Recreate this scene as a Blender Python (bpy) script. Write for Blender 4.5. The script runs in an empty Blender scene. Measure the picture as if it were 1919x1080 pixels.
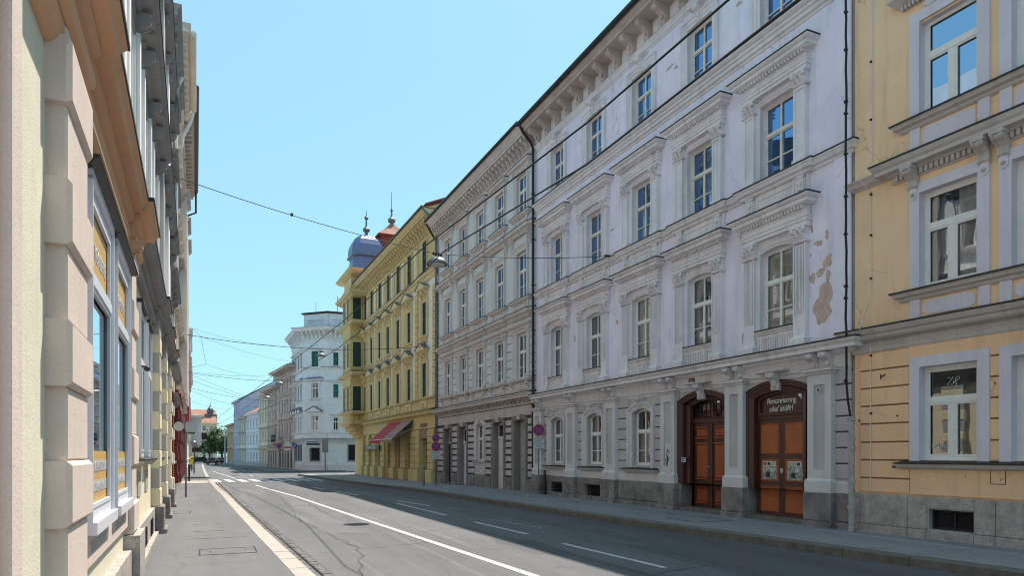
import bpy, math, random
from math import sin, cos, pi, radians, atan2, hypot
SC = bpy.context.scene
COL = SC.collection
# ------------------------------------------------------------------ camera, world, sun, exposure
cam_d = bpy.data.cameras.new('camera'); cam = bpy.data.objects.new('camera', cam_d); COL.objects.link(cam)
cam_d.sensor_width = 36.0; cam_d.lens = 23.994; cam_d.shift_y = 0.1626; cam_d.shift_x = 0.0
cam_d.clip_start = 0.05; cam_d.clip_end = 3000
cam.location = (0, 0, 1.65); cam.rotation_euler = (radians(90), 0, -radians(24.1))
SC.camera = cam
SUN_AZ, SUN_EL = 47.0, 61.5          # azimuth clockwise from +Y (the street direction), elevation
w = bpy.data.worlds.new('World'); SC.world = w; w.use_nodes = True
nt = w.node_tree; nt.nodes.clear()
sky = nt.nodes.new('ShaderNodeTexSky'); sky.sky_type = 'NISHITA'; sky.sun_disc = False
sky.sun_elevation = radians(SUN_EL); sky.sun_rotation = radians(SUN_AZ)
sky.altitude = 300; sky.air_density = 1.0; sky.dust_density = 0.8; sky.ozone_density = 1.2
gm = nt.nodes.new('ShaderNodeGamma'); gm.inputs['Gamma'].default_value = 0.35
vm = nt.nodes.new('ShaderNodeVectorMath'); vm.operation = 'MULTIPLY'; vm.inputs[1].default_value = (.84, 1.38, 1.52)
bgn = nt.nodes.new('ShaderNodeBackground'); bgn.inputs['Strength'].default_value = 0.12
wo = nt.nodes.new('ShaderNodeOutputWorld')
nt.links.new(sky.outputs[0], gm.inputs[0]); nt.links.new(gm.outputs[0], vm.inputs[0]); nt.links.new(vm.outputs[0], bgn.inputs[0]); nt.links.new(bgn.outputs[0], wo.inputs[0])
sl = bpy.data.lights.new('sun', 'SUN'); sl.energy = 2.3; sl.angle = radians(0.53); sl.color = (1.0, 0.91, 0.80)
so = bpy.data.objects.new('sun', sl); COL.objects.link(so)
so.rotation_euler = (radians(90 - SUN_EL), 0, radians(180 - SUN_AZ)); so.location = (20, 20, 40)
SC.view_settings.view_transform = 'Standard'; SC.view_settings.look = 'None'
SC.view_settings.exposure = 1.64; SC.view_settings.gamma = 1.0; SC.view_settings.use_curve_mapping = False
SC.cycles.max_bounces = 8; SC.cycles.diffuse_bounces = 6; SC.cycles.glossy_bounces = 4
SC.cycles.transparent_max_bounces = 12; SC.cycles.use_denoising = True
SC.cycles.filter_width = 1.05; SC.cycles.caustics_reflective = False; SC.cycles.caustics_refractive = False
R = random.Random(7)

# ------------------------------------------------------------------ materials
def new_mat(name):
    m = bpy.data.materials.new(name); m.use_nodes = True
    n = m.node_tree.nodes; n.clear()
    out = n.new('ShaderNodeOutputMaterial'); b = n.new('ShaderNodeBsdfPrincipled')
    m.node_tree.links.new(b.outputs[0], out.inputs[0])
    return m, n, m.node_tree.links, b
def noise(n, l, vec, scale, detail=4, rough=0.55):
    t = n.new('ShaderNodeTexNoise'); t.inputs['Scale'].default_value = scale
    t.inputs['Detail'].default_value = detail; t.inputs['Roughness'].default_value = rough
    l.new(vec, t.inputs['Vector']); return t.outputs['Fac']
def ramp(n, l, fac, a, b, ca=(0, 0, 0, 1), cb=(1, 1, 1, 1)):
    r = n.new('ShaderNodeValToRGB'); r.color_ramp.elements[0].position = a; r.color_ramp.elements[1].position = b
    r.color_ramp.elements[0].color = ca; r.color_ramp.elements[1].color = cb
    l.new(fac, r.inputs[0]); return r.outputs[0]
def mixc(n, l, fac, a, b, mode='MIX'):
    x = n.new('ShaderNodeMix'); x.data_type = 'RGBA'; x.blend_type = mode
    if isinstance(fac, float): x.inputs[0].default_value = fac
    else: l.new(fac, x.inputs[0])
    for s, v in ((6, a), (7, b)):
        if isinstance(v, tuple): x.inputs[s].default_value = (*v[:3], 1)
        else: l.new(v, x.inputs[s])
    return x.outputs[2]
def mapped(n, l, sc):
    g = n.new('ShaderNodeNewGeometry'); mp = n.new('ShaderNodeMapping'); mp.inputs['Scale'].default_value = sc
    l.new(g.outputs['Position'], mp.inputs['Vector']); return mp.outputs[0]
def mul(c, k): return tuple(min(1, v * k) for v in c[:3])
def stucco(name, col, var=0.14, dirt=0.35, bump=0.25, rough=0.9, fine=60, dirtcol=None, crack=0.0, dscale=1.0):
    m, n, l, b = new_mat(name)
    p = mapped(n, l, (1, 1, 1)); st = mapped(n, l, (2.2 * dscale, 2.2 * dscale, .28 * dscale))
    c = mixc(n, l, ramp(n, l, noise(n, l, p, 0.9 * dscale, 5), .3, .72), mul(col, 1 - var), mul(col, 1 + var * .5))
    dc = dirtcol or mul(col, .45)
    d = ramp(n, l, noise(n, l, st, 1.3, 7, .65), .52, .80)
    dm = n.new('ShaderNodeMath'); dm.operation = 'MULTIPLY'; l.new(d, dm.inputs[0]); dm.inputs[1].default_value = dirt
    c = mixc(n, l, dm.outputs[0], c, dc)
    g = ramp(n, l, noise(n, l, p, 11, 5, .7), .35, .75)
    c = mixc(n, l, g, c, mul(col, 1.0 - var * .6), 'MIX') if False else c
    bl = ramp(n, l, noise(n, l, mapped(n, l, (.8, .8, 1.1)), .85 * dscale, 6, .62), .545, .565)
    bm = n.new('ShaderNodeMath'); bm.operation = 'MULTIPLY'; l.new(bl, bm.inputs[0]); bm.inputs[1].default_value = min(.8, var * 5)
    c = mixc(n, l, bm.outputs[0], c, mul(col, .90))
    st2 = mapped(n, l, (5, 5, .35)); d2 = ramp(n, l, noise(n, l, st2, 1.0, 5, .7), .56, .74)
    dm2 = n.new('ShaderNodeMath'); dm2.operation = 'MULTIPLY'; l.new(d2, dm2.inputs[0]); dm2.inputs[1].default_value = dirt * .55
    c = mixc(n, l, dm2.outputs[0], c, dc)
    sp = noise(n, l, p, fine, 3, .7)
    c2 = mixc(n, l, .10, c, ramp(n, l, sp, .2, .8), 'OVERLAY')
    if crack:
        v = n.new('ShaderNodeTexVoronoi'); v.feature = 'DISTANCE_TO_EDGE'; v.inputs['Scale'].default_value = .7
        wv = n.new('ShaderNodeVectorMath'); wv.operation = 'ADD'
        nn = n.new('ShaderNodeTexNoise'); nn.inputs['Scale'].default_value = 1.6; nn.inputs['Detail'].default_value = 5
        l.new(p, nn.inputs['Vector']); l.new(p, wv.inputs[0]); l.new(nn.outputs['Color'], wv.inputs[1]); l.new(wv.outputs[0], v.inputs['Vector'])
        ck = ramp(n, l, v.outputs['Distance'], .0, .012, (1, 1, 1, 1), (0, 0, 0, 1))
        mk = ramp(n, l, noise(n, l, p, .6, 2), .5, .6)
        mm = n.new('ShaderNodeMath'); mm.operation = 'MULTIPLY'; l.new(ck, mm.inputs[0]); l.new(mk, mm.inputs[1])
        m2 = n.new('ShaderNodeMath'); m2.operation = 'MULTIPLY'; l.new(mm.outputs[0], m2.inputs[0]); m2.inputs[1].default_value = crack
        c2 = mixc(n, l, m2.outputs[0], c2, mul(col, .4))
    l.new(c2, b.inputs['Base Color']); b.inputs['Roughness'].default_value = rough
    b.inputs['Specular IOR Level'].default_value = 0.35
    bp = n.new('ShaderNodeBump'); bp.inputs['Strength'].default_value = bump; bp.inputs['Distance'].default_value = .012
    ad = n.new('ShaderNodeMath'); ad.operation = 'ADD'; l.new(noise(n, l, p, 9, 5, .6), ad.inputs[0]); l.new(sp, ad.inputs[1])
    l.new(ad.outputs[0], bp.inputs['Height']); l.new(bp.outputs[0], b.inputs['Normal'])
    return m
def plain(name, col, rough=.6, metal=0.0, spec=.4, var=.12, bump=.05, scale=8):
    m, n, l, b = new_mat(name)
    p = mapped(n, l, (1, 1, 1))
    c = mixc(n, l, ramp(n, l, noise(n, l, p, scale, 5, .6), .3, .75), mul(col, 1 - var), mul(col, 1 + var))
    l.new(c, b.inputs['Base Color']); b.inputs['Roughness'].default_value = rough; b.inputs['Metallic'].default_value = metal
    b.inputs['Specular IOR Level'].default_value = spec
    if bump:
        bp = n.new('ShaderNodeBump'); bp.inputs['Strength'].default_value = bump * 4; bp.inputs['Distance'].default_value = .004
        l.new(noise(n, l, p, scale * 5, 4, .6), bp.inputs['Height']); l.new(bp.outputs[0], b.inputs['Normal'])
    return m
def stone(name, ca, cb, scale=3.0, rough=.85, speck=120, stain=None, bump=.5):
    m, n, l, b = new_mat(name)
    p = mapped(n, l, (1, 1, 1)); st = mapped(n, l, (1.6, 1.6, .5))
    c = mixc(n, l, ramp(n, l, noise(n, l, p, scale, 6, .65), .34, .68), ca, cb)
    c = mixc(n, l, .35, c, ramp(n, l, noise(n, l, p, speck, 2, .8), .35, .65), 'OVERLAY')
    if stain:
        c = mixc(n, l, ramp(n, l, noise(n, l, st, 1.1, 6, .7), .57, .62), c, stain)
    l.new(c, b.inputs['Base Color']); b.inputs['Roughness'].default_value = rough
    b.inputs['Specular IOR Level'].default_value = .3
    bp = n.new('ShaderNodeBump'); bp.inputs['Strength'].default_value = bump; bp.inputs['Distance'].default_value = .01
    l.new(noise(n, l, p, 26, 6, .7), bp.inputs['Height']); l.new(bp.outputs[0], b.inputs['Normal'])
    return m
def asphalt(name, ca, cb, crackk=.45, speck=.45):
    m, n, l, b = new_mat(name)
    p = mapped(n, l, (1, 1, 1)); lane = mapped(n, l, (1.0, .07, 1))
    c = mixc(n, l, ramp(n, l, noise(n, l, p, .22, 6, .6), .3, .7), ca, cb)
    c = mixc(n, l, ramp(n, l, noise(n, l, lane, .9, 5, .6), .45, .75), c, mul(ca, .8))
    c = mixc(n, l, speck, c, ramp(n, l, noise(n, l, p, 85, 3, .85), .36, .66), 'OVERLAY')
    c = mixc(n, l, ramp(n, l, noise(n, l, p, 2.6, 7, .75), .6, .75), c, mul(cb, 1.12))
    c = mixc(n, l, ramp(n, l, noise(n, l, p, 1.3, 3, .5), .66, .74), c, mul(ca, .72))
    c = mixc(n, l, ramp(n, l, noise(n, l, mapped(n, l, (1.4, .05, 1)), 1.6, 4, .5), .60, .72), c, mul(cb, 1.14))
    v = n.new('ShaderNodeTexVoronoi'); v.feature = 'DISTANCE_TO_EDGE'; v.inputs['Scale'].default_value = .22
    wv = n.new('ShaderNodeVectorMath'); wv.operation = 'ADD'
    nn = n.new('ShaderNodeTexNoise'); nn.inputs['Scale'].default_value = .9; nn.inputs['Detail'].default_value = 6
    l.new(p, nn.inputs['Vector']); l.new(p, wv.inputs[0]); l.new(nn.outputs['Color'], wv.inputs[1]); l.new(wv.outputs[0], v.inputs['Vector'])
    ck = ramp(n, l, v.outputs['Distance'], 0, .005, (1, 1, 1, 1), (0, 0, 0, 1))
    mm = n.new('ShaderNodeMath'); mm.operation = 'MULTIPLY'; l.new(ck, mm.inputs[0]); mm.inputs[1].default_value = crackk
    c = mixc(n, l, mm.outputs[0], c, mul(ca, .4))
    l.new(c, b.inputs['Base Color']); b.inputs['Roughness'].default_value = .82; b.inputs['Specular IOR Level'].default_value = .35
    bp = n.new('ShaderNodeBump'); bp.inputs['Strength'].default_value = .55; bp.inputs['Distance'].default_value = .006
    l.new(noise(n, l, p, 120, 3, .8), bp.inputs['Height']); l.new(bp.outputs[0], b.inputs['Normal'])
    return m
def roof_tiles(name, ca, cb):
    m, n, l, b = new_mat(name)
    p = mapped(n, l, (1, 1, 1))
    br = n.new('ShaderNodeTexBrick'); br.inputs['Scale'].default_value = 1.0
    br.inputs['Brick Width'].default_value = .3; br.inputs['Row Height'].default_value = .25; br.inputs['Mortar Size'].default_value = .012
    br.inputs['Color1'].default_value = (*ca, 1); br.inputs['Color2'].default_value = (*cb, 1); br.inputs['Mortar'].default_value = (*mul(ca, .4), 1)
    sx = n.new('ShaderNodeSeparateXYZ'); cx = n.new('ShaderNodeCombineXYZ'); ad = n.new('ShaderNodeMath'); ad.operation = 'ADD'
    l.new(p, sx.inputs[0]); l.new(sx.outputs[0], ad.inputs[0]); l.new(sx.outputs[1], ad.inputs[1]); l.new(ad.outputs[0], cx.inputs[0]); l.new(sx.outputs[2], cx.inputs[1])
    l.new(cx.outputs[0], br.inputs['Vector'])
    c = mixc(n, l, ramp(n, l, noise(n, l, p, 1.2, 5), .4, .7), br.outputs['Color'], mul(cb, .6))
    l.new(c, b.inputs['Base Color']); b.inputs['Roughness'].default_value = .85
    return m
def glass(name, refl=.35, tint=(.93, .95, .95), wav=.10, gc=(.96, .98, 1)):
    m = bpy.data.materials.new(name); m.use_nodes = True; n = m.node_tree.nodes; l = m.node_tree.links; n.clear()
    out = n.new('ShaderNodeOutputMaterial'); g = n.new('ShaderNodeBsdfGlossy'); t = n.new('ShaderNodeBsdfTransparent'); mx = n.new('ShaderNodeMixShader')
    g.inputs['Roughness'].default_value = .015; g.inputs['Color'].default_value = (*gc, 1); t.inputs['Color'].default_value = (*tint, 1)
    lw = n.new('ShaderNodeLayerWeight'); lw.inputs['Blend'].default_value = .35
    mr = n.new('ShaderNodeMapRange'); mr.inputs['To Min'].default_value = refl; mr.inputs['To Max'].default_value = 1.0
    l.new(lw.outputs['Fresnel'], mr.inputs['Value']); l.new(mr.outputs[0], mx.inputs[0]); l.new(t.outputs[0], mx.inputs[1]); l.new(g.outputs[0], mx.inputs[2])
    p = mapped(n, l, (1, 1, 1)); bp = n.new('ShaderNodeBump'); bp.inputs['Strength'].default_value = wav; bp.inputs['Distance'].default_value = .02
    l.new(noise(n, l, p, 1.7, 1, .3), bp.inputs['Height']); l.new(bp.outputs[0], g.inputs['Normal'])
    l.new(mx.outputs[0], out.inputs[0])
    return m
M = {}
def MT(k): return M[k]
M['lav'] = stucco('lavender_stucco', (0.9, 0.85, 0.99), .11, .45, .5, crack=.6, dirtcol=(.40, .38, .44))
M['lavtrim'] = stucco('pale_lavender_moulding', (0.82, 0.78, 0.8), .12, .6, .2, dirtcol=(.27, .24, .22))
M['lavgrey'] = stucco('grey_rusticated_stucco', (0.56, 0.53, 0.52), .10, .45, .35, dirtcol=(.17, .16, .15))
M['lavgreytrim'] = stucco('light_grey_moulding', (0.7, 0.665, 0.665), .08, .42, .2, dirtcol=(.22, .21, .2))
M['bare'] = stone('bare_old_plaster', (.50, .35, .29), (.68, .53, .46), 6, bump=1.0)
M['plinth'] = stone('dark_weathered_stone', (.15, .138, .128), (.33, .30, .28), 2.2, stain=(.32, .29, .26))
M['plinth2'] = stone('grey_granite', (.33, .29, .265), (.52, .47, .43), 5, speck=70)
M['yel'] = stucco('ochre_stucco', (1.0, 0.68, 0.42), .09, .40, .35, dirtcol=(.34, .22, .11), crack=.55)
M['yeldk'] = stucco('orange_ochre_stucco', (1.0, 0.62, 0.37), .08, .32, .3, dirtcol=(.32, .2, .1), crack=.5)
M['yeltrim'] = stucco('lilac_grey_window_surround', (0.75, 0.69, 0.76), .07, .34, .2, dirtcol=(.3, .27, .24))
M['yelcorn'] = stucco('weathered_grey_cornice', (0.6, 0.54, 0.51), .12, .5, .3, dirtcol=(.22, .19, .16))
M['grn'] = stucco('grey_green_stucco', (0.7, 0.73, 0.75), .08, .40, .3, dirtcol=(.24, .25, .25))
M['grntrim'] = stucco('beige_grey_moulding', (0.7, 0.645, 0.62), .10, .42, .2, dirtcol=(.2, .17, .15))
M['grnbase'] = stucco('dark_beige_block', (0.6, 0.54, 0.52), .12, .45, .3, dirtcol=(.15, .13, .12))
M['surrdk'] = stucco('shade_toned_door_surround', (.27, .235, .22), .12, .4, .3)  # shade of the door reveals put into the surround colour
M['groove'] = stucco('joint_shade_render', (.11, .085, .08), .2, .3, .3)  # joint colour darkened so shallow grooves look shaded
M['ygroove'] = stucco('brown_joint_shade_render', (0.26, 0.15, 0.085), .2, .3, .3)  # groove shade painted into the joints of the ochre house
M['gold'] = stucco('yellow_ochre_stucco', (0.68, 0.55, 0.26), .08, .40, .25, dirtcol=(.27, .21, .08))
M['goldtrim'] = stucco('pale_yellow_moulding', (0.74, 0.63, 0.36), .08, .35, .2, dirtcol=(.26, .2, .09))
M['goldpale'] = stucco('chalky_white_stucco', (0.86, 0.84, 0.78), .08, .3, .2)
M['white'] = stucco('cool_white_stucco', (0.72, 0.75, 0.78), .07, .28, .2, dirtcol=(.36, .37, .4))
M['whitetrim'] = stucco('white_moulding', (0.76, 0.78, 0.8), .06, .35, .2, dirtcol=(.33, .33, .35))
M['brown'] = stucco('brown_grey_stucco', (0.54, 0.45, 0.4), .15, .5, .3, dirtcol=(.14, .11, .1))
M['browntrim'] = stucco('weathered_brown_moulding', (0.62, 0.53, 0.48), .15, .55, .3, dirtcol=(.15, .12, .1))
M['cream'] = stucco('cream_stucco', (0.74, 0.66, 0.54), .08, .3, .2)
M['palelav'] = stucco('pale_lavender_render', (0.56, 0.55, 0.68), .06, .3, .2)
M['farorange'] = stucco('faded_orange_stucco', (.60, .44, .27), .08, .3, .2)
M['faryellow'] = stucco('pale_yellow_stucco', (0.92, 0.8, 0.55), .08, .3, .2)
M['lyel'] = stucco('pale_lemon_stucco', (0.74, 0.7, 0.56), .08, .42, .35, dirtcol=(.5, .45, .3), dscale=1.5)
M['pink'] = stucco('dusty_pink_render', (0.69, 0.575, 0.51), .06, .30, .35, dirtcol=(.42, .33, .28), dscale=1.5)
M['tan'] = stucco('tan_brown_painted_cornice', (0.7, 0.42, 0.26), .07, .3, .25, dirtcol=(.3, .18, .1), dscale=1.5)
M['lcream'] = stucco('cream_yellow_render', (0.84, 0.74, 0.54), .07, .35, .3, dirtcol=(.42, .32, .2))
M['lgrey'] = stucco('warm_grey_render', (0.44, 0.42, 0.4), .08, .35, .3)
M['lgreydk'] = stucco('dark_grey_cornice', (0.33, 0.32, 0.31), .1, .35, .3)
M['lpale'] = stucco('pale_grey_render', (0.88, 0.86, 0.85), .07, .3, .25)
M['lbeige'] = stucco('beige_render', (0.82, 0.73, 0.64), .08, .4, .25)
M['lred'] = stucco('dark_red_render', (.20, .05, .045), .15, .3, .3)
M['lredbr'] = plain('bright_red_paint', (.42, .03, .03), .5)
M['wframe'] = plain('white_window_paint', (0.84, 0.82, 0.78), .45, spec=.4, var=.06)
M['wframe2'] = plain('aged_cream_window_paint', (0.76, 0.71, 0.65), .5, var=.12)
M['graypaint'] = plain('cool_grey_paint', (0.68, 0.69, 0.74), .4, var=.05)
M['green'] = plain('dark_green_shutter_paint', (.022, .06, .055), .45, var=.25)
M['green2'] = plain('teal_green_shutter_paint', (.03, .17, .14), .5, var=.2)
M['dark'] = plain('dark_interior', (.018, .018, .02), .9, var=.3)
M['room'] = plain('dim_room', (.06, .055, .05), .9, var=.3)
M['curtain'] = plain('white_net_curtain', (.62, .62, .60), .9, var=.08, bump=0)
M['blind'] = plain('cream_roller_blind', (.80, .76, .62), .9, var=.06, bump=0)
M['glass'] = glass('window_glass', .20)
M['glass2'] = glass('blue_mirroring_window_glass', .55, tint=(.45, .55, .7), gc=(.32, .55, .95))
M['glass3'] = glass('sky_mirroring_pane', .62, tint=(.5, .6, .7), gc=(.55, .76, 1.0), wav=.1)
M['glass5'] = glass('pale_sky_mirroring_shop_glass', .86, tint=(.5, .6, .7), gc=(.86, .95, 1.0), wav=.06)
M['glass4'] = glass('upper_window_pane', .20, gc=(.8, .88, 1))
M['doorbrown'] = plain('dark_brown_gloss_paint', (0.085, 0.03, 0.022), .38, spec=.5, var=.2)
M['dooror_'] = plain('orange_brown_varnished_wood', (0.56, 0.15, 0.045), .42, spec=.4, var=.22, scale=5)
M['dooror2_'] = plain('light_orange_brown_wood', (0.58, 0.19, 0.06), .5, spec=.3, var=.12, scale=5)
M['dooror'] = stucco('worn_red_brown_wood', (0.42, 0.1, 0.035), .2, .6, .15, .5, dirtcol=(.16, .05, .02), dscale=3)
M['dooror2'] = stucco('worn_orange_brown_wood', (0.46, 0.135, 0.045), .16, .5, .15, .55, dirtcol=(.22, .07, .03), dscale=3)
M['doorgrey'] = plain('grey_green_door_paint', (.40, .40, .36), .5, var=.15)
M['metal'] = plain('brushed_metal', (.5, .5, .5), .35, 1.0)
M['darkmetal'] = plain('dark_painted_metal', (.03, .03, .033), .45, .3)
M['zinc'] = plain('weathered_zinc', (.20, .205, .22), .5, .5, var=.25)
M['iron'] = plain('cast_iron_grey_paint', (.42, .41, .38), .6, .0, var=.3, bump=.2)
M['rustpipe'] = plain('brown_metal_gutter', (.10, .075, .065), .5, .3, var=.3)
M['flash'] = plain('dark_sheet_metal_flashing', (.045, .043, .045), .55, .3, var=.3)
M['bluezinc'] = plain('blue_grey_dome_metal', (0.17, 0.2, 0.33), .42, .35, var=.2)
M['redtile'] = roof_tiles('weathered_red_tiles', (.36, .13, .08), (.48, .24, .17))
M['greytile'] = roof_tiles('grey_slates', (.16, .15, .16), (.22, .2, .2))
M['redwall'] = plain('rust_red_wall', (.30, .07, .05), .8)
M['awnred'] = plain('faded_red_awning_cloth', (0.42, 0.055, 0.06), .85, var=.1)
M['awnpink'] = plain('pale_pink_awning_cloth', (0.36, 0.22, 0.2), .85, var=.1)
M['blacksign'] = plain('black_sign_board', (.02, .02, .025), .4)
M['whitesign'] = plain('white_sign_enamel', (0.6, 0.6, 0.61), .35, var=.04)
M['bluesign'] = plain('blue_sign_enamel', (.025, .05, .30), .35, var=.06)
M['redsign'] = plain('red_sign_enamel', (.55, .03, .035), .35, var=.06)
M['ink'] = plain('black_ink', (.03, .03, .03), .6)
M['whitepaint'] = plain('white_letter_paint', (.75, .73, .68), .5, var=.1)
M['poster'] = stone('collage_of_printed_posters', (.12, .16, .18), (.62, .58, .50), 14, speck=40, bump=.0)
M['orangefilm'] = plain('ochre_window_film', (.60, .38, .13), .5, var=.06)
M['asphalt'] = asphalt('road_asphalt', (.118, .119, .126), (.160, .161, .168))
M['asphalt2'] = asphalt('patched_asphalt', (.098, .098, .106), (.125, .125, .132), .4)
M['pave'] = asphalt('pavement_asphalt', (.135, .137, .142), (.168, .170, .175), .35, .2)
M['pave2'] = asphalt('dark_pavement_asphalt', (.25, .245, .255), (.31, .305, .315), .35, .2)
M['seam'] = plain('bitumen_joint', (.055, .055, .06), .7)
M['mark'] = stucco('worn_white_road_paint', (.58, .58, .59), .12, .6, .2, dirtcol=(.2, .2, .205), dscale=2.5)
M['kerb'] = stone('pale_granite_kerb', (.37, .33, .30), (.47, .42, .385), 4, speck=90)
M['kerb2'] = stone('grey_brown_kerb', (.13, .115, .10), (.20, .18, .16), 4, speck=90)
M['cobble'] = stone('grey_setts', (.12, .115, .108), (.21, .20, .19), 9, speck=60)
M['bark'] = stone('tree_bark', (.06, .045, .035), (.14, .11, .085), 8)
def leafmat(name, a, b2):
    m, n, l, b = new_mat(name)
    p = mapped(n, l, (1, 1, 1)); l.new(mixc(n, l, ramp(n, l, noise(n, l, p, .9, 4), .35, .65), a, b2), b.inputs['Base Color'])
    b.inputs['Roughness'].default_value = .6
    return m
M['leaf'] = leafmat('green_leaves', (.035, .085, .02), (.085, .15, .035))
M['leaf2'] = leafmat('pale_blossom_leaves', (.12, .19, .06), (.30, .32, .2))
M['carpaint'] = plain('dark_car_paint', (.03, .035, .045), .25, .3, .6, var=.05, bump=0)
M['carpaint2'] = plain('silver_car_paint', (.35, .36, .38), .3, .6, .6, var=.05, bump=0)
M['rubber'] = plain('black_rubber', (.02, .02, .02), .8)
M['skin'] = plain('skin', (.45, .28, .2), .6)
M['yelpaint'] = plain('yellow_postbox_paint', (.75, .50, .03), .45)

# ------------------------------------------------------------------ mesh builder
class MB:
    def __init__(s): s.v = []; s.f = []; s.m = []; s.mats = []; s.ox = s.oy = s.oz = 0.0
    def mi(s, k):
        if k not in s.mats: s.mats.append(k)
        return s.mats.index(k)
    def add(s, vs, fs, k):
        o = len(s.v); s.v += [(x + s.ox, y + s.oy, z + s.oz) for x, y, z in vs]; i = s.mi(k)
        for f in fs: s.f.append([o + a for a in f]); s.m.append(i)
    def box(s, x0, x1, y0, y1, z0, z1, k):
        s.add([(x0, y0, z0), (x1, y0, z0), (x1, y1, z0), (x0, y1, z0), (x0, y0, z1), (x1, y0, z1), (x1, y1, z1), (x0, y1, z1)],
              [(3, 2, 1, 0), (4, 5, 6, 7), (0, 1, 5, 4), (1, 2, 6, 5), (2, 3, 7, 6), (3, 0, 4, 7)], k)
    def cham(s, x0, x1, y0, y1, z0, z1, c, k):          # block whose street face (y0) has chamfered edges
        s.add([(x0, y1, z0), (x1, y1, z0), (x1, y1, z1), (x0, y1, z1), (x0, y0 + c, z0), (x1, y0 + c, z0), (x1, y0 + c, z1), (x0, y0 + c, z1),
               (x0 + c, y0, z0 + c), (x1 - c, y0, z0 + c), (x1 - c, y0, z1 - c), (x0 + c, y0, z1 - c)],
              [(0, 1, 5, 4), (1, 2, 6, 5), (2, 3, 7, 6), (3, 0, 4, 7), (4, 5, 9, 8), (5, 6, 10, 9), (6, 7, 11, 10), (7, 4, 8, 11), (8, 9, 10, 11)], k)
    def mold(s, x0, x1, prof, k, l=1, r=1, y=0.0, xb=0.0):
        if k == 'flash' and len(prof) == 3: prof = [prof[0], (prof[1][0], prof[1][1] + .022), (prof[2][0], prof[2][1] + .022)]
        # prof [(p, z)] bottom to top; p = projection towards the street; ends return to the wall (l, r = 1) or are cut flat (0)
        n = len(prof); vs = []
        for p, z in prof: vs.append((x0 - (p - xb if l else 0), y - p, z))
        for p, z in prof: vs.append((x1 + (p - xb if r else 0), y - p, z))
        fs = [(i, n + i, n + i + 1, i + 1) for i in range(n - 1)]
        for side, on, xx in ((0, l, x0), (1, r, x1)):
            o = len(vs)
            for p, z in prof: vs.append(((xx - p + xb if side == 0 else xx + p - xb) if on else xx, y + .02, z))
            b = 0 if side == 0 else n
            for i in range(n - 1): fs.append((o + i, b + i, b + i + 1, o + i + 1) if side == 0 else (b + i, o + i, o + i + 1, b + i + 1))
        s.add(vs, fs, k)
        # lids
        for (p, z), fl in ((prof[-1], 1), (prof[0], 0)):
            a, c = x0 - (p - xb if l else 0), x1 + (p - xb if r else 0)
            q = [(a, y - p, z), (c, y - p, z), (c, y + .02, z), (a, y + .02, z)]
            s.add(q, [(0, 1, 2, 3) if fl else (3, 2, 1, 0)], k)
    def prism(s, poly, a, b, k, axis='x'):               # poly in the two other axes
        n = len(poly)
        def P(t, u, v): return (t, u, v) if axis == 'x' else ((u, t, v) if axis == 'y' else (u, v, t))
        vs = [P(a, u, v) for u, v in poly] + [P(b, u, v) for u, v in poly]
        s.add(vs, [tuple(range(n))[::-1], tuple(range(n, 2 * n))] + [(i, (i + 1) % n, n + (i + 1) % n, n + i) for i in range(n)], k)
    def sweep(s, path, prof, k, closed=False):           # path in (x, z); prof [(offset outward, projection)]
        prof = [(-.004, p) if (p < 0 and abs(o) < 1e-6) else (o, p) for o, p in prof]
        n = len(path); P = []
        for i in range(n):
            if closed: a, b = path[i - 1], path[(i + 1) % n]
            else: a, b = path[max(0, i - 1)], path[min(n - 1, i + 1)]
            c = path[i]
            d1 = (c[0] - a[0], c[1] - a[1]); d2 = (b[0] - c[0], b[1] - c[1])
            L1 = hypot(*d1) or 1; L2 = hypot(*d2) or 1
            if L1 < 1e-6 or (not closed and i == 0): n1 = n2 = (-d2[1] / L2, d2[0] / L2)
            elif not closed and i == n - 1: n1 = n2 = (-d1[1] / L1, d1[0] / L1)
            else: n1 = (-d1[1] / L1, d1[0] / L1); n2 = (-d2[1] / L2, d2[0] / L2)
            mx, mz = n1[0] + n2[0], n1[1] + n2[1]; q = mx * mx + mz * mz
            mx, mz = 2 * mx / q, 2 * mz / q
            P.append([(c[0] + mx * o, -p, c[1] + mz * o) for o, p in prof])
        m = len(prof); vs = [v for r in P for v in r]; fs = []
        for i in range(n if closed else n - 1):
            j = (i + 1) % n
            for q in range(m - 1): fs.append((i * m + q, j * m + q, j * m + q + 1, i * m + q + 1))
        s.add(vs, fs, k)
        if not closed:
            s.add(P[0], [tuple(range(m))], k); s.add(P[-1], [tuple(range(m))[::-1]], k)
    def tube(s, pts, r, k, n=8, caps=True):
        rings = []
        for i, p in enumerate(pts):
            a = pts[max(0, i - 1)]; b = pts[min(len(pts) - 1, i + 1)]
            d = [b[j] - a[j] for j in range(3)]; L = math.sqrt(sum(x * x for x in d)) or 1; d = [x / L for x in d]
            up = (0, 0, 1) if abs(d[2]) < .9 else (1, 0, 0)
            u = [d[1] * up[2] - d[2] * up[1], d[2] * up[0] - d[0] * up[2], d[0] * up[1] - d[1] * up[0]]; L = math.sqrt(sum(x * x for x in u)); u = [x / L for x in u]
            v = [d[1] * u[2] - d[2] * u[1], d[2] * u[0] - d[0] * u[2], d[0] * u[1] - d[1] * u[0]]
            rr = r[i] if isinstance(r, (list, tuple)) else r
            rings.append([tuple(p[j] + rr * (cos(2 * pi * q / n) * u[j] + sin(2 * pi * q / n) * v[j]) for j in range(3)) for q in range(n)])
        vs = [q for rg in rings for q in rg]; fs = []
        for i in range(len(pts) - 1):
            for q in range(n): fs.append((i * n + q, i * n + (q + 1) % n, (i + 1) * n + (q + 1) % n, (i + 1) * n + q))
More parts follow.
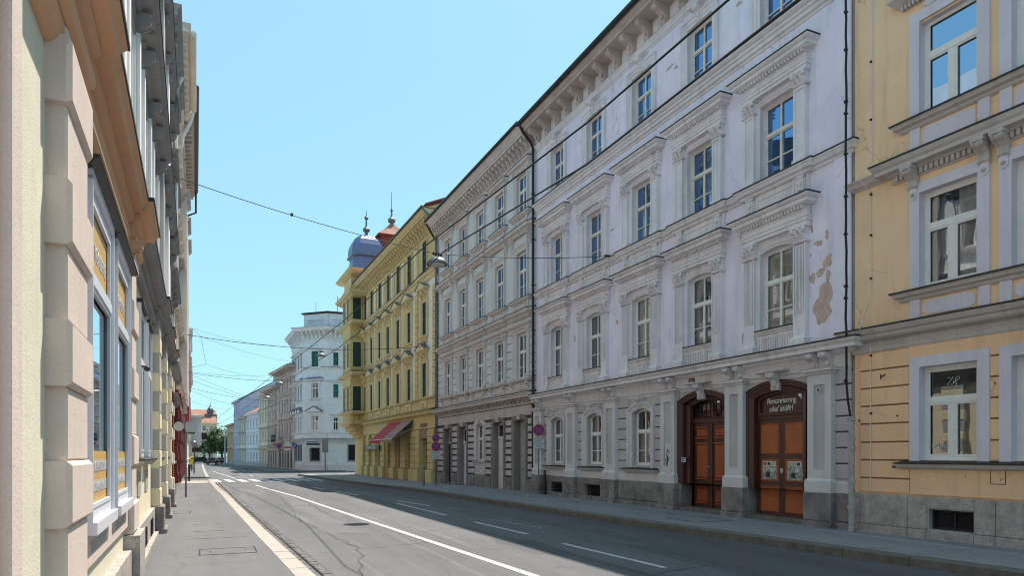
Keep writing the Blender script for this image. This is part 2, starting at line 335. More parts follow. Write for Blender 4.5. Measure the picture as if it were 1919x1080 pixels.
        if caps: fs += [tuple(range(n))[::-1], tuple(range((len(pts) - 1) * n, len(pts) * n))]
        s.add(vs, fs, k)
    def lathe(s, prof, k, n=12, c=(0, 0)):               # prof [(r, z)]
        vs = []; fs = []
        for r, z in prof:
            for q in range(n): vs.append((c[0] + r * cos(2 * pi * q / n), c[1] + r * sin(2 * pi * q / n), z))
        for i in range(len(prof) - 1):
            for q in range(n): fs.append((i * n + q, i * n + (q + 1) % n, (i + 1) * n + (q + 1) % n, (i + 1) * n + q))
        fs += [tuple(range(n))[::-1], tuple(range((len(prof) - 1) * n, len(prof) * n))]
        s.add(vs, fs, k)
    def ball(s, c, r, k, n=8, sq=(1, 1, 1)):
        pr = []; vs = []; fs = []
        m = max(4, n // 2)
        for i in range(1, m):
            a = pi * i / m
            for q in range(n): vs.append((c[0] + r * sq[0] * sin(a) * cos(2 * pi * q / n), c[1] + r * sq[1] * sin(a) * sin(2 * pi * q / n), c[2] + r * sq[2] * cos(a)))
        t = len(vs); vs += [(c[0], c[1], c[2] + r * sq[2]), (c[0], c[1], c[2] - r * sq[2])]
        for q in range(n): fs.append((t, q, (q + 1) % n)); fs.append((t + 1, (m - 2) * n + (q + 1) % n, (m - 2) * n + q))
        for i in range(m - 2):
            for q in range(n): fs.append((i * n + q, (i + 1) * n + q, (i + 1) * n + (q + 1) % n, i * n + (q + 1) % n))
        s.add(vs, fs, k)
    def mesh(s, name, smooth=False):
        me = bpy.data.meshes.new(name); me.from_pydata(s.v, [], s.f)
        for k in s.mats: me.materials.append(M[k])
        me.polygons.foreach_set('material_index', s.m)
        if smooth:
            me.polygons.foreach_set('use_smooth', [True] * len(s.f))
            try: me.set_sharp_from_angle(angle=radians(35))
            except Exception: pass
        me.update(); return me
def put(name, me, parent=None, loc=(0, 0, 0), rot=(0, 0, 0), label=None):
    o = bpy.data.objects.new(name, me); COL.objects.link(o); o.location = loc; o.rotation_euler = rot
    if parent: o.parent = parent
    if label: o['label'] = label
    return o
def part(name, mb, parent, loc=(0, 0, 0), smooth=False, label=None, rot=(0, 0, 0)): return put(name, mb.mesh(name, smooth), parent, loc, rot, label)
def thing(name, label, cat, loc=(0, 0, 0), rz=0.0, group=None, me=None):
    o = bpy.data.objects.new(name, me); COL.objects.link(o); o.location = loc; o.rotation_euler = (0, 0, rz)
    o['label'] = label; o['category'] = cat
    if group: o['group'] = group
    return o
def struct(name, mb, smooth=False, kind='structure'):
    o = put(name, mb.mesh(name, smooth)); o['kind'] = kind; return o

# ------------------------------------------------------------------ facade kit (x right seen from the street, y into the house, z up)
def arc(w, zs, rise, n=8, cx=0.0):                       # points from left to right over a segmental arch
    if rise <= 1e-4: return [(cx - w / 2, zs), (cx + w / 2, zs)]
    r = (w * w / 4 + rise * rise) / (2 * rise); a = math.asin(min(1, w / 2 / r))
    if rise > w / 2: a = pi - a
    return [(cx + r * sin(-a + 2 * a * i / n), zs + rise - r + r * cos(-a + 2 * a * i / n)) for i in range(n + 1)]
def opening_path(w, z0, zs, rise, cx=0.0): return [(cx - w / 2, z0)] + arc(w, zs, rise, 8, cx) + [(cx + w / 2, z0)]
def wall_with_holes(mb, x0, x1, z0, z1, holes, k, depth=.3, kr=None, y=0.0):
    # holes (cx, w, z0, ztop, rise)
    kr = kr or k
    H = [(c - ww / 2, c + ww / 2, a, b) for c, ww, a, b, r in holes]
    xs = sorted({x0, x1, *[h[0] for h in H], *[h[1] for h in H]}); zs = sorted({z0, z1, *[h[2] for h in H], *[h[3] for h in H]})
    xs = [v for v in xs if x0 - 1e-6 <= v <= x1 + 1e-6]; zs = [v for v in zs if z0 - 1e-6 <= v <= z1 + 1e-6]
    for i in range(len(xs) - 1):
        for j in range(len(zs) - 1):
            mx, mz = (xs[i] + xs[i + 1]) / 2, (zs[j] + zs[j + 1]) / 2
            if any(h[0] < mx < h[1] and h[2] < mz < h[3] for h in H): continue
            mb.add([(xs[i], y, zs[j]), (xs[i + 1], y, zs[j]), (xs[i + 1], y, zs[j + 1]), (xs[i], y, zs[j + 1])], [(0, 1, 2, 3)], k)
    for c, ww, a, b, r in holes:
        A = arc(ww, b - r, r, 8, c); P = [(c - ww / 2, a)] + A + [(c + ww / 2, a)]
        for p, q in zip(P, P[1:]): mb.add([(p[0], y, p[1]), (q[0], y, q[1]), (q[0], y + depth, q[1]), (p[0], y + depth, p[1])], [(0, 1, 2, 3)], kr)
        mb.add([(c - ww / 2, y, a), (c + ww / 2, y, a), (c + ww / 2, y + depth, a), (c - ww / 2, y + depth, a)], [(0, 1, 2, 3)], kr)
        if r > 1e-4:
            for p, q in zip(A, A[1:]): mb.add([(p[0], y, p[1]), (q[0], y, q[1]), (q[0], y, b), (p[0], y, b)], [(0, 1, 2, 3)], k)
def body(mb, W, D, z0, z1, k, inner='room', yi=.9, roofk=None):
    mb.add([(0, 0, z0), (0, D, z0), (0, D, z1), (0, 0, z1)], [(0, 1, 2, 3)], k)
    mb.add([(W, 0, z0), (W, D, z0), (W, D, z1), (W, 0, z1)], [(0, 1, 2, 3)], k)
    mb.add([(0, D, z0), (W, D, z0), (W, D, z1), (0, D, z1)], [(0, 1, 2, 3)], k)
def interior(parent, W, z0, z1, floors, yi=1.0):
    mb = MB(); mb.add([(.02, yi, z0), (W - .02, yi, z0), (W - .02, yi, z1), (.02, yi, z1)], [(0, 1, 2, 3)], 'room')
    for z in floors: mb.add([(.02, .32, z), (W - .02, .32, z), (W - .02, yi, z), (.02, yi, z)], [(0, 1, 2, 3)], 'room')
    part('interior', mb, parent)
def grid_frame(mb, w, z0, z1, y, bars, k='wframe', t=.055, dep=.05, rise=0):
    # bars: list of ('h', z, x0, x1, t) / ('v', x, z0, z1, t)
    mb.box(-w / 2, -w / 2 + t, y, y + dep, z0, z1, k); mb.box(w / 2 - t, w / 2, y, y + dep, z0, z1, k)
    mb.box(-w / 2 + t, w / 2 - t, y, y + dep, z0, z0 + t, k)
    if rise > 0:
        P = arc(w, z1 - rise, rise)
        for p, q in zip(P, P[1:]):
            mb.add([(p[0], y, p[1] - t), (q[0], y, q[1] - t), (q[0], y, q[1]), (p[0], y, p[1]), (p[0], y + dep, p[1] - t), (q[0], y + dep, q[1] - t)], [(0, 1, 2, 3), (0, 4, 5, 1)], k)
    else: mb.box(-w / 2 + t, w / 2 - t, y, y + dep, z1 - t, z1, k)
    for b in bars:
        if b[0] == 'h': mb.box(b[2], b[3], y - b[5], y + dep - .01, b[1] - b[4] / 2, b[1] + b[4] / 2, k)
        else: mb.box(b[1] - b[4] / 2, b[1] + b[4] / 2, y - b[5], y + dep - .012, b[2], b[3], k)
WK = {}
def window_kit(key, w, h, style, k='wframe', rise=0, y=.16, gk='glass', t=.055):
    mb = MB(); hw = w / 2 - t
    if style == 'cross6':        # upper pair of lights over two casements with a low glazing bar
        zt = h * .60
        bars = [('h', zt, -hw, hw, .085, .02), ('v', 0, t, zt - .04, .075, .012), ('v', 0, zt + .04, h - t, .045, .006), ('h', zt * .44, -hw, hw, .028, .002)]
    elif style == 'tee':
        zt = h * .63
        bars = [('h', zt, -hw, hw, .10, .02), ('v', 0, t, zt - .05, .11, .012)]
    elif style == 'cross4':
        zt = h * .66
        bars = [('h', zt, -hw, hw, .07, .015), ('v', 0, t, zt - .03, .06, .01), ('v', 0, zt + .03, h - t, .04, .005)]
    elif style == 'shop':
        zt = h * .72; bars = [('h', zt, -hw, hw, .09, .02)]
    else: bars = [('v', 0, t, h - t, .06, .01)]
    grid_frame(mb, w, 0, h, y, bars, k, t, rise=rise)
    if style in ('tee', 'shop'):                           # separate sash rims
        zt = bars[0][1]
        for (a, b, c, d) in ([(-hw, hw, zt + .05, h - t), (-hw, -.055, t, zt - .05), (.055, hw, t, zt - .05)] if style == 'tee' else [(-hw, hw, zt + .045, h - t), (-hw, hw, t, zt - .045)]):
            for q in ((a, a + .035, c, d), (b - .035, b, c, d), (a + .035, b - .035, c, c + .035), (a + .035, b - .035, d - .035, d)): mb.box(q[0], q[1], y - .008, y + .02, q[2], q[3], k)
    if style in ('cross6', 'cross4'):                      # rims of the sashes, slightly recessed
        zt = bars[0][1]
        for (a, b, c, d) in [(-hw, 0, t, zt - .04), (0, hw, t, zt - .04), (-hw, hw, zt + .04, h - t)]:
            for q in ((a, a + .03, c, d), (b - .03, b, c, d), (a + .03, b - .03, c, c + .03), (a + .03, b - .03, d - .03, d)): mb.box(q[0], q[1], y + .012, y + .03, q[2], q[3], k)
    fr = mb.mesh('window')
    g = MB(); g.add([(-w / 2 + .01, y + .035, .01), (w / 2 - .01, y + .035, .01), (w / 2 - .01, y + .035, h - .01), (-w / 2 + .01, y + .035, h - .01)], [(0, 1, 2, 3)], gk); gl = g.mesh('pane')
    cs = []
    for s2 in range(4):
        if s2 == 3:
            c = MB(); c.box(-w / 2 + .04, w / 2 - .04, y + .09, y + .10, h * .04, h - .03, 'blind'); cs.append(c.mesh('blind')); continue
        c = MB(); rr = random.Random(s2 + 3)
        spans = [(-w / 2 + .03, -w * .22), (w * .2, w / 2 - .03)] if s2 == 0 else ([(-w / 2 + .03, w / 2 - .03)] if s2 == 1 else [(-w / 2 + .03, -w * .34), (w * .05, w / 2 - .05)])
        for a, b in spans:
            n = max(6, int((b - a) / .035)); vs = []
            for i in range(n + 1):
                xx = a + (b - a) * i / n; yy = y + .12 + (.018 if i % 2 else -.012) * (.6 + .6 * rr.random())
                vs += [(xx, yy, .03), (xx, yy, h - .03 if s2 != 1 else h * .55)]
            c.add(vs, [(2 * i, 2 * i + 2, 2 * i + 3, 2 * i + 1) for i in range(n)], 'curtain')
        cs.append(c.mesh('curtain'))
    WK[key] = (fr, gl, cs, w, h)
def put_window(parent, key, cx, z0, cur=None, dy=0.0):
    fr, gl, cs, w, h = WK[key]
    o = put('window', fr, parent, (cx, dy, z0)); put('pane', gl, o)
    if cur is not None: put('blind' if cur == 3 else 'curtain', cs[cur], o)
    return o
def bracket_poly(p, h, y=0.0, z=0.0):                    # side outline of an S-shaped console, top at z
    return [(y + .0, z - h), (y - p * .22, z - h), (y - p * .36, z - h * .88), (y - p * .30, z - h * .72), (y - p * .36, z - h * .55), (y - p * .62, z - h * .38),
            (y - p * .9, z - h * .30), (y - p, z - h * .18), (y - p * .96, z - h * .06), (y - p * 1.0, z), (y, z)]
def bracket(mb, cx, w, p, h, z, k, y=0.0, ribs=True, leaf=True):
    mb.prism(bracket_poly(p, h, y, z), cx - w / 2, cx + w / 2, k)
    if ribs:
        for s2 in (-1, 1): mb.prism(bracket_poly(p + .02, h + .01, y, z), cx + s2 * w * .38 - w * .1, cx + s2 * w * .38 + w * .1, k)
    if leaf:
        mb.ball((cx, y - p * .42, z - h * .62), w * .28, k, 8, (1, .9, 1.5)); mb.ball((cx, y - p * .86, z - h * .22), w * .26, k, 8)
def capital(mb, cx, w, z0, z1, p, k):
    h = z1 - z0; rr = random.Random(int(cx * 91 + z0 * 7))
    mb.box(cx - w * .46, cx + w * .46, -p * .8, .02, z0, z1, k)
    mb.mold(cx - w / 2, cx + w / 2, [(p, z1 - h * .14), (p + .04, z1 - h * .1), (p + .04, z1)], k, xb=p)
    mb.mold(cx - w / 2, cx + w / 2, [(p * .8, z0), (p + .015, z0 + .02), (p * .8, z0 + .045)], k, xb=p * .8)
    for r in range(2):
        nn = 3 - r
        for i in range(nn):
            x = cx + (i - (nn - 1) / 2) * w / 3
            zz = z0 + h * (.14 + .34 * r)
            mb.prism([(-p * .8, zz), (-p - .03, zz + h * .14), (-p - .07, zz + h * .30), (-p - .03, zz + h * .36), (-p * .8, zz + h * .28)], x - w * .12, x + w * .12, k)
    for s2 in (-1, 1):
        x = cx + s2 * w * .40
        mb.ball((x, -p - .035, z1 - h * .26), h * .15, k, 8, (1, .8, 1)); mb.ball((x, -p - .05, z1 - h * .26), h * .07, k, 6)
    mb.ball((cx, -p - .04, z1 - h * .2), h * .09, k, 6)
def dentils(mb, x0, x1, z0, z1, p0, p1, k, pitch=.075, wd=.04, y=0.0):
    n = int((x1 - x0) / pitch); s = (x1 - x0) / n
    for i in range(n): mb.box(x0 + s * i + (s - wd) / 2, x0 + s * i + (s + wd) / 2, y - p1, y - p0, z0, z1, k)
def courses(mb, segs, zs, proud, gap, k, c=.012, kg=None):
    for a, b in segs:
        if kg:
            for z in zs[1:-1]: mb.box(a, b, -proud * .3, .004, z - gap / 2, z + gap / 2, kg)  # strips in the joints, coloured dark to deepen their shade
        for z0, z1 in zip(zs, zs[1:]): mb.cham(a, b, -proud, .01, z0 + gap / 2, z1 - gap / 2, c, k)
def course_parts(parent, segs, zs, proud, gap, k, c=.012, name='rusticated_block_course', kg=None):
    for a, b in segs: s = MB(); courses(s, [(a, b)], zs, proud, gap, k, c, kg); part(name, s, parent)
def downpipe(parent, x, ztop, y=-.1, r=.055, k='darkmetal', swan=None, zbot=.15, ik=None, iz=0):
    mb = MB(); pts = [(x, y, zbot), (x, y, ztop)]
    if swan: pts += [(x + swan[0] * .25, y - swan[1] * .2, ztop + .18), (x + swan[0] * .8, y - swan[1] * .8, ztop + swan[2] - .2), (x + swan[0], y - swan[1], ztop + swan[2])]
    mb.tube(pts, r, k, 10)
    z = zbot + 1
    while z < ztop - .3:
        mb.tube([(x, y, z), (x, y, z + .05)], r * 1.35, k, 10); mb.box(x - .012, x + .012, y, .02, z + .01, z + .04, k); z += 1.9
    o = part('downpipe', mb, parent, smooth=True)
    if ik:
        m2 = MB(); m2.tube([(x, y, .12), (x, y, iz)], r * 1.4, ik, 10)
        for zz in (.5, iz * .55, iz - .1): m2.tube([(x, y, zz), (x, y, zz + .07)], r * 1.75, ik, 10)
        part('pipe_foot', m2, o, smooth=True)
    return o
def text_mesh(txt, size, k, depth=.004, shear=0.0, align='CENTER', space=1.0):
    cu = bpy.data.curves.new('lettering', 'FONT'); cu.body = txt; cu.size = size; cu.extrude = depth; cu.align_x = align; cu.shear = shear; cu.space_character = space
    ob = bpy.data.objects.new('lettering', cu); COL.objects.link(ob)
    dg = bpy.context.evaluated_depsgraph_get(); me = bpy.data.meshes.new_from_object(ob.evaluated_get(dg))
    bpy.data.objects.remove(ob); me.materials.clear(); me.materials.append(M[k]); return me
def gz(y):                                               # the street drops a little with distance
    pts = [(-50, 0), (30, 0), (40, -.1), (60, -.18), (85, -.31), (130, -.36), (400, -.38)]
    for (a, za), (b, zb) in zip(pts, pts[1:]):
        if y <= b: return za + (zb - za) * (y - a) / (b - a)
    return -.38
# ================================================================== lavender house
def entablature(mb, x0, x1, z0, z1, p, k, kd=None, pw=.12):
    # architrave, frieze and a dentilled hood over a window: wall face at y=0
    h = z1 - z0
    mb.mold(x0, x1, [(pw, z0), (pw, z0 + h * .12), (pw + .03, z0 + h * .14), (pw + .03, z0 + h * .24), (pw + .05, z0 + h * .27), (pw + .05, z0 + h * .31), (pw, z0 + h * .33), (pw, z0 + h * .56)], k)
    dentils(mb, x0 - pw, x1 + pw, z0 + h * .565, z0 + h * .655, pw - .02, pw + .10, k, .095, .055)
    mb.mold(x0, x1, [(pw + .01, z0 + h * .56), (pw + .01, z0 + h * .66), (pw + .11, z0 + h * .66), (pw + .13, z0 + h * .69), (p * .8, z0 + h * .71), (p * .8, z0 + h * .84), (p * .9, z0 + h * .86), (p, z0 + h * .93), (p, z0 + h * .97)], k)
    mb.mold(x0, x1, [(p + .015, z0 + h * .972), (p + .015, z1 - .01), (0, z1 + .05)], 'flash')
BAY = [1.9, 4.72, 7.62, 10.42, 13.23]
W1 = 15.35
lav = thing('apartment_house', 'pale lavender four-storey house with peeling plaster patches and two brown wooden doors', 'apartment building', (12.6, 25.7, 0), -pi / 2)
window_kit('lavg', 1.0, 1.80, 'cross6', 'wframe', rise=.14, gk='glass', y=.15)
window_kit('lav1', 1.06, 1.98, 'cross6', 'wframe', rise=.08, gk='glass4', y=.15)
window_kit('lav2', 1.06, 1.86, 'cross6', 'wframe2', gk='glass2', y=.15)
window_kit('lav3', 1.04, 1.66, 'cross6', 'wframe2', gk='glass2', y=.15)
D1, D2 = (10.52, 1.74), (13.25, 1.78)
mb = MB()
gh = [(BAY[i], 1.0, 1.3, 3.10, .14) for i in range(3)]
dh = [(D1[0], D1[1], 0.0, 3.28, .19), (D2[0], D2[1], 0.0, 3.30, .19)]
wall_with_holes(mb, 0, W1, .8, 4.0, [(c, ww, max(.8, a), b, r) for c, ww, a, b, r in gh + dh], 'lavgrey', .36)
wall_with_holes(mb, 0, W1, 4.0, 8.2, [(c, 1.06, 4.70, 6.68, .08) for c in BAY], 'lav', .3)
wall_with_holes(mb, 0, W1, 8.2, 11.8, [(c, 1.06, 8.44, 10.30, 0) for c in BAY], 'lav', .3)
wall_with_holes(mb, 0, W1, 11.8, 15.4, [(c, 1.04, 12.12, 13.78, 0) for c in BAY], 'lav', .3)
body(mb, W1, 12, 0, 15.4, 'lav')
mb.box(W1 - .42, W1, -.05, .02, 4.12, 8.1, 'lav'); mb.box(W1 - .42, W1, -.05, .02, 8.36, 11.68, 'lav'); mb.box(W1 - .42, W1, -.05, .02, 12.0, 14.3, 'lav')
part('wall', mb, lav)
interior(lav, W1, .2, 15.2, [1.2, 4.0, 8.2, 11.8])
# stone plinth with cellar openings
mb = MB()
ce = [(1.93, .95, .13, .55, 0), (4.7, 1.0, .10, .56, 0)]
wall_with_holes(mb, 0, W1, -.25, .8, ce + [(D1[0], D1[1], -.25, .8, 0), (D2[0], D2[1], -.25, .8, 0)], 'plinth', .4, y=-.06)
mb.add([(0, -.06, .8), (W1, -.06, .8), (W1, .01, .8), (0, .01, .8)], [(0, 1, 2, 3)], 'plinth')
rr = random.Random(4)
PIL = [(.42, .72), (3.2, .72), (5.93, .72), (9.13, .68), (11.92, .66), (14.62, .64)]
segs = []; cuts = sorted([(c - ww / 2 - .07, c + ww / 2 + .07) for c, ww in PIL] + [(D1[0] - D1[1] / 2, D1[0] + D1[1] / 2), (D2[0] - D2[1] / 2, D2[0] + D2[1] / 2)])
x = 0
for a, b in cuts + [(W1, W1)]:
    if a - x > .12: segs.append((x, a))
    x = b
for a, b in segs: mb.cham(a + .004, b - .004, -.13, -.05, -.25, .17, .015, 'plinth')
for a, b in segs:
    if b - a < 1.2:
        mb.cham(a + .004, b - .004, -.10, -.05, .185, .78, .015, 'plinth')
    elif any(a < c[0] < b for c in ce):
        c = [c for c in ce if a < c[0] < b][0]
        mb.cham(a + .004, c[0] - .52, -.10, -.05, .185, .78, .015, 'plinth'); mb.cham(c[0] + .54, b - .004, -.10, -.05, .185, .78, .015, 'plinth'); mb.cham(c[0] - .51, c[0] + .53, -.10, -.05, .58, .78, .012, 'plinth')
    else:
        m_ = (a + b) / 2 - .2; mb.cham(a + .004, m_ - .006, -.10, -.05, .185, .78, .015, 'plinth'); mb.cham(m_ + .006, b - .004, -.10, -.05, .185, .78, .015, 'plinth')
for c, ww in PIL:
    mb.cham(c - ww / 2 - .06, c + ww / 2 + .06, -.24, -.05, .17, .80, .015, 'plinth'); mb.cham(c - ww / 2 - .075, c + ww / 2 + .075, -.27, -.05, -.25, .165, .015, 'plinth')
part('plinth', mb, lav)
for c in ce:
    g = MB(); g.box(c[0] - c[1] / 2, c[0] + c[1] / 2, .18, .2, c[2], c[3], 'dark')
    for i in range(9): xx = c[0] - c[1] / 2 + c[1] * (i + .5) / 9; g.box(xx - .008, xx + .008, .0, .02, c[2], c[3], 'darkmetal')
    for i in range(3): zz = c[2] + (c[3] - c[2]) * (i + .5) / 3; g.box(c[0] - c[1] / 2, c[0] + c[1] / 2, .02, .03, zz - .01, zz + .01, 'darkmetal')
    part('cellar_grille', g, lav)
# base band, rusticated courses
mb = MB(); wsegs = []
cuts = sorted([(c - ww / 2 + .02, c + ww / 2 - .02) for c, ww in PIL] + [(D1[0] - 1.0, D1[0] + 1.0), (D2[0] - .98, D2[0] + .98)])
x = 0
for a, b in cuts + [(W1, W1)]:
    if a - x > .05: wsegs.append((x, a))
    x = b
for a, b in wsegs: mb = MB(); mb.mold(a, b, [(.05, .80), (.05, 1.02), (.03, 1.05), (.0, 1.07)], 'lavgreytrim', 0, 0); part('base_band', mb, lav)
zs = [1.10 + .345 * i for i in range(8)]
for a, b in wsegs:
    hit = [c for c in BAY[:3] if a < c < b]
    course_parts(lav, [(a, hit[0] - .70), (hit[0] + .70, b)] if hit else [(a, b)], zs, .035, .032, 'lavgrey', kg='groove')
# ground-floor pilasters
for c, ww in PIL:
    mb = MB(); h0, h1 = .80, 3.42; p = .16
    mb.mold(c - ww / 2 - .0, c + ww / 2 + .0, [(p + .045, h0), (p + .045, h0 + .25), (p + .02, h0 + .285), (p, h0 + .3)], 'lavgreytrim', xb=p)
    a, b = c - ww / 2, c + ww / 2; fw = .17
    mb.box(a, a + fw, -p, .01, h0 + .3, h1, 'lavgreytrim'); mb.box(b - fw, b, -p, .01, h0 + .3, h1, 'lavgreytrim')
    mb.box(a + fw, b - fw, -p, .01, h0 + .3, h0 + .5, 'lavgreytrim'); mb.box(a + fw, b - fw, -p, .01, h1 - .22, h1, 'lavgreytrim')
    mb.box(a + fw, b - fw, -p + .045, .01, h0 + .5, h1 - .22, 'lavgrey')
    mb.mold(a, b, [(p, h1), (p + .04, h1 + .02), (p + .04, h1 + .05), (p + .09, h1 + .08), (p + .09, h1 + .13), (p + .11, h1 + .15)], 'lavgreytrim', xb=p)
    o = part('pilaster', mb, lav)
    for s2 in (-1, 1):
        q = MB(); bracket(q, 0, .19, .30, .36, 0, 'lavgreytrim', 0); put('console', q.mesh('console', True), o, (c + s2 * .19, 0, 3.90))
# main ground cornice
mb = MB()
mb.mold(0, W1, [(.02, 3.44), (.03, 3.52), (.06, 3.55), (.06, 3.84)], 'lavgreytrim', 0, 0)
mb.mold(0, W1, [(.07, 3.845), (.10, 3.88), (.12, 3.92), (.30, 3.93), (.30, 4.02), (.33, 4.03), (.37, 4.08), (.37, 4.105)], 'lavtrim', 0, 1)
mb.mold(0, W1, [(.385, 4.106), (.385, 4.118), (0, 4.17)], 'flash', 0, 1)
part('ground_cornice', mb, lav)
# windows of the ground floor with arched surrounds
for i in range(3):
    c = BAY[i]; put_window(lav, 'lavg', c, 1.3, (2, 0, 1)[i])
    s = MB(); s.sweep(opening_path(1.0, 1.18, 2.96, .14), [(0, -.03), (0, .04), (.05, .06), (.12, .06), (.14, .09), (.19, .11), (.23, .11), (.23, 0)], 'lavgreytrim')
    bracket(s, 0, .20, .21, .34, 3.46, 'lavgreytrim')
    o = put('window_surround', s.mesh('window_surround'), lav, (c, 0, 0))
    s = MB(); s.mold(c - .72, c + .72, [(.10, 1.07), (.12, 1.10), (.17, 1.13), (.19, 1.165)], 'lavgreytrim'); s.mold(c - .72, c + .72, [(.205, 1.167), (.205, 1.178), (0, 1.21)], 'flash'); part('sill', s, lav)
# first and second floor bays
def lav_bay(c, fl):
    if fl == 1: z0, zt, zc, ph = 4.14, 4.70, 6.52, (6.92, 7.56)
    else: z0, zt, zc, ph = 8.38, 8.44, 10.14, (10.50, 11.12)
    k = 'lavtrim'; px = .80; pw = .36 if fl == 1 else .34
    put_window(lav, 'lav1' if fl == 1 else 'lav2', c, zt, R.choice([0, 0, 2]) if fl == 2 else [0, 2, 3, 0, 3][BAY.index(c)])
    s = MB()
    if fl == 1: s.sweep(opening_path(1.06, zt - .02, 6.60, .08), [(0, -.06), (0, .02), (.025, .04), (.06, .04), (.07, .06), (.10, .065), (.10, 0)], k)
    else: s.sweep(opening_path(1.06, zt - .02, 10.30, 0), [(0, -.06), (0, .02), (.025, .04), (.06, .04), (.07, .06), (.10, .065), (.10, 0)], k)
    if fl == 1: s.box(-.64, .64, -.02, .01, 6.68, 6.93, k)
    put('window_surround', s.mesh('window_surround'), lav, (c, 0, 0))
    for s2 in (-1, 1):
        q = MB(); a, b = -pw / 2, pw / 2; p = .13
        if fl == 1:
            q.box(a - .04, b + .04, -p - .08, .01, z0, z0 + .17, k); q.mold(a - .0, b + .0, [(p + .08, z0 + .17), (p + .05, z0 + .2), (p + .05, z0 + .22), (p + .02, z0 + .24)], k, xb=p + .03)
            q.box(a, b, -p, .01, z0 + .24, z0 + .72, k); zz = z0 + .72
        else:
            q.box(a - .02, b + .02, -p - .03, .01, z0, z0 + .10, k); zz = z0 + .10
        # fluted shaft
        q.box(a + .004, b - .004, -p + .03, .01, zz, zc, k)
        nfl = 6 if fl == 1 else 0
        if nfl:
            q.box(a, a + .035, -p, .0, zz, zc, k); q.box(b - .035, b, -p, .0, zz, zc, k)
            for j in range(nfl):
                xx = a + .06 + (pw - .12) * (j + .5) / nfl; q.box(xx - .012, xx + .012, -p, .0, zz + .05, zc - .05, k)
        else:
            q.box(a, a + .05, -p, 0, zz, zc, k); q.box(b - .05, b, -p, 0, zz, zc, k); q.box(a + .05, b - .05, -p, 0, zz, zz + .05, k); q.box(a + .05, b - .05, -p, 0, zc - .05, zc, k)
        o = put('pilaster', q.mesh('pilaster'), lav, (c + s2 * px, 0, 0))
        q = MB(); capital(q, 0, pw + .06, zc, ph[0], .15, k); put('capital', q.mesh('capital'), o)
    s = MB(); entablature(s, -.88, .88, ph[0], ph[1], .40, k, pw=.15); put('hood', s.mesh('hood'), lav, (c, 0, 0))
    if fl == 1:
        s = MB(); s.box(-.60, .60, -.05, .01, 4.14, 4.58, k)
        s.mold(-.60, .60, [(.06, 4.56), (.10, 4.60), (.10, 4.63), (.14, 4.65), (.14, 4.68)], k, 0, 0); s.mold(-.6, .6, [(.15, 4.681), (.15, 4.69), (0, 4.71)], 'flash', 0, 0)
        s.box(-.60, .60, -.075, -.05, 4.14, 4.22, k); s.box(-.60, .60, -.075, -.05, 4.50, 4.56, k)
        for j in range(15):
            xx = -.52 + 1.04 * j / 14; s.box(xx - .016, xx + .016, -.075, -.05, 4.22, 4.50, k)
        put('apron', s.mesh('apron'), lav, (c, 0, 0))
    else:
        s = MB(); s.box(-1.02, 1.02, -.05, .01, 7.58, 8.12, k)
        s.sweep([(-.58, 7.70), (-.58, 7.98), (.58, 7.98), (.58, 7.70)], [(-.03, .05), (-.02, .07), (.02, .07), (.03, .05)], k, True)
        for s2 in (-1, 1):
            s.box(s2 * .80 - .13, s2 * .80 + .13, -.09, -.05, 7.66, 8.06, k); s.box(s2 * .80 - .10, s2 * .80 + .10, -.11, -.09, 7.69, 8.03, k)
            s.ball((s2 * .80, -.12, 7.90), .07, k, 8, (1, .6, 1)); s.ball((s2 * .80, -.12, 7.78), .05, k, 8, (1, .6, 1.3)); s.box(s2 * .8 - .13, s2 * .8 + .13, -.13, -.05, 8.03, 8.08, k)
        put('apron', s.mesh('apron'), lav, (c, 0, 0))
for c in BAY: lav_bay(c, 1); lav_bay(c, 2)
# string courses (the lower one breaks forward under each window)
mb = MB(); P0 = [(.03, 8.10), (.05, 8.13), (.05, 8.17), (.11, 8.20), (.13, 8.26), (.16, 8.30), (.16, 8.33)]
xs = [0]
for c in BAY: xs += [c - 1.06, c + 1.06]
xs.append(W1)
for i in range(0, len(xs), 2): mb.mold(xs[i], xs[i + 1], P0, 'lavtrim', 0, 1 if i == len(xs) - 2 else 0); mb.mold(xs[i], xs[i + 1], [(.17, 8.331), (.17, 8.34), (0, 8.38)], 'flash', 0, 1 if i == len(xs) - 2 else 0)
for c in BAY: mb.mold(c - 1.0, c + 1.0, [(p + .075, z) for p, z in P0], 'lavtrim'); mb.mold(c - 1.0, c + 1.0, [(.25, 8.332), (.25, 8.341), (0, 8.385)], 'flash')
part('string_course', mb, lav)
mb = MB(); mb.mold(0, W1, [(.02, 11.66), (.03, 11.72), (.08, 11.75), (.08, 11.83), (.12, 11.86), (.12, 11.92), (.17, 11.95), (.21, 12.0), (.21, 12.03)], 'lavtrim', 0, 1); mb.mold(0, W1, [(.225, 12.031), (.225, 12.042), (0, 12.09)], 'flash', 0, 1)
part('string_course', mb, lav)
for i, c in enumerate(BAY):
    put_window(lav, 'lav3', c, 12.12, None if i % 2 else 0)
    s = MB(); s.sweep([(-.52, 12.08), (-.52, 13.78), (.52, 13.78), (.52, 12.08)], [(0, -.06), (0, .03), (.10, .03), (.11, .05), (.20, .05), (.22, .08), (.26, .08), (.26, 0)], 'lavtrim')
    bracket(s, 0, .20, .20, .42, 14.22, 'lavtrim'); s.mold(-.16, .16, [(.14, 14.2), (.2, 14.23), (.2, 14.27)], 'lavtrim')
    put('window_surround', s.mesh('window_surround'), lav, (c, 0, 0))
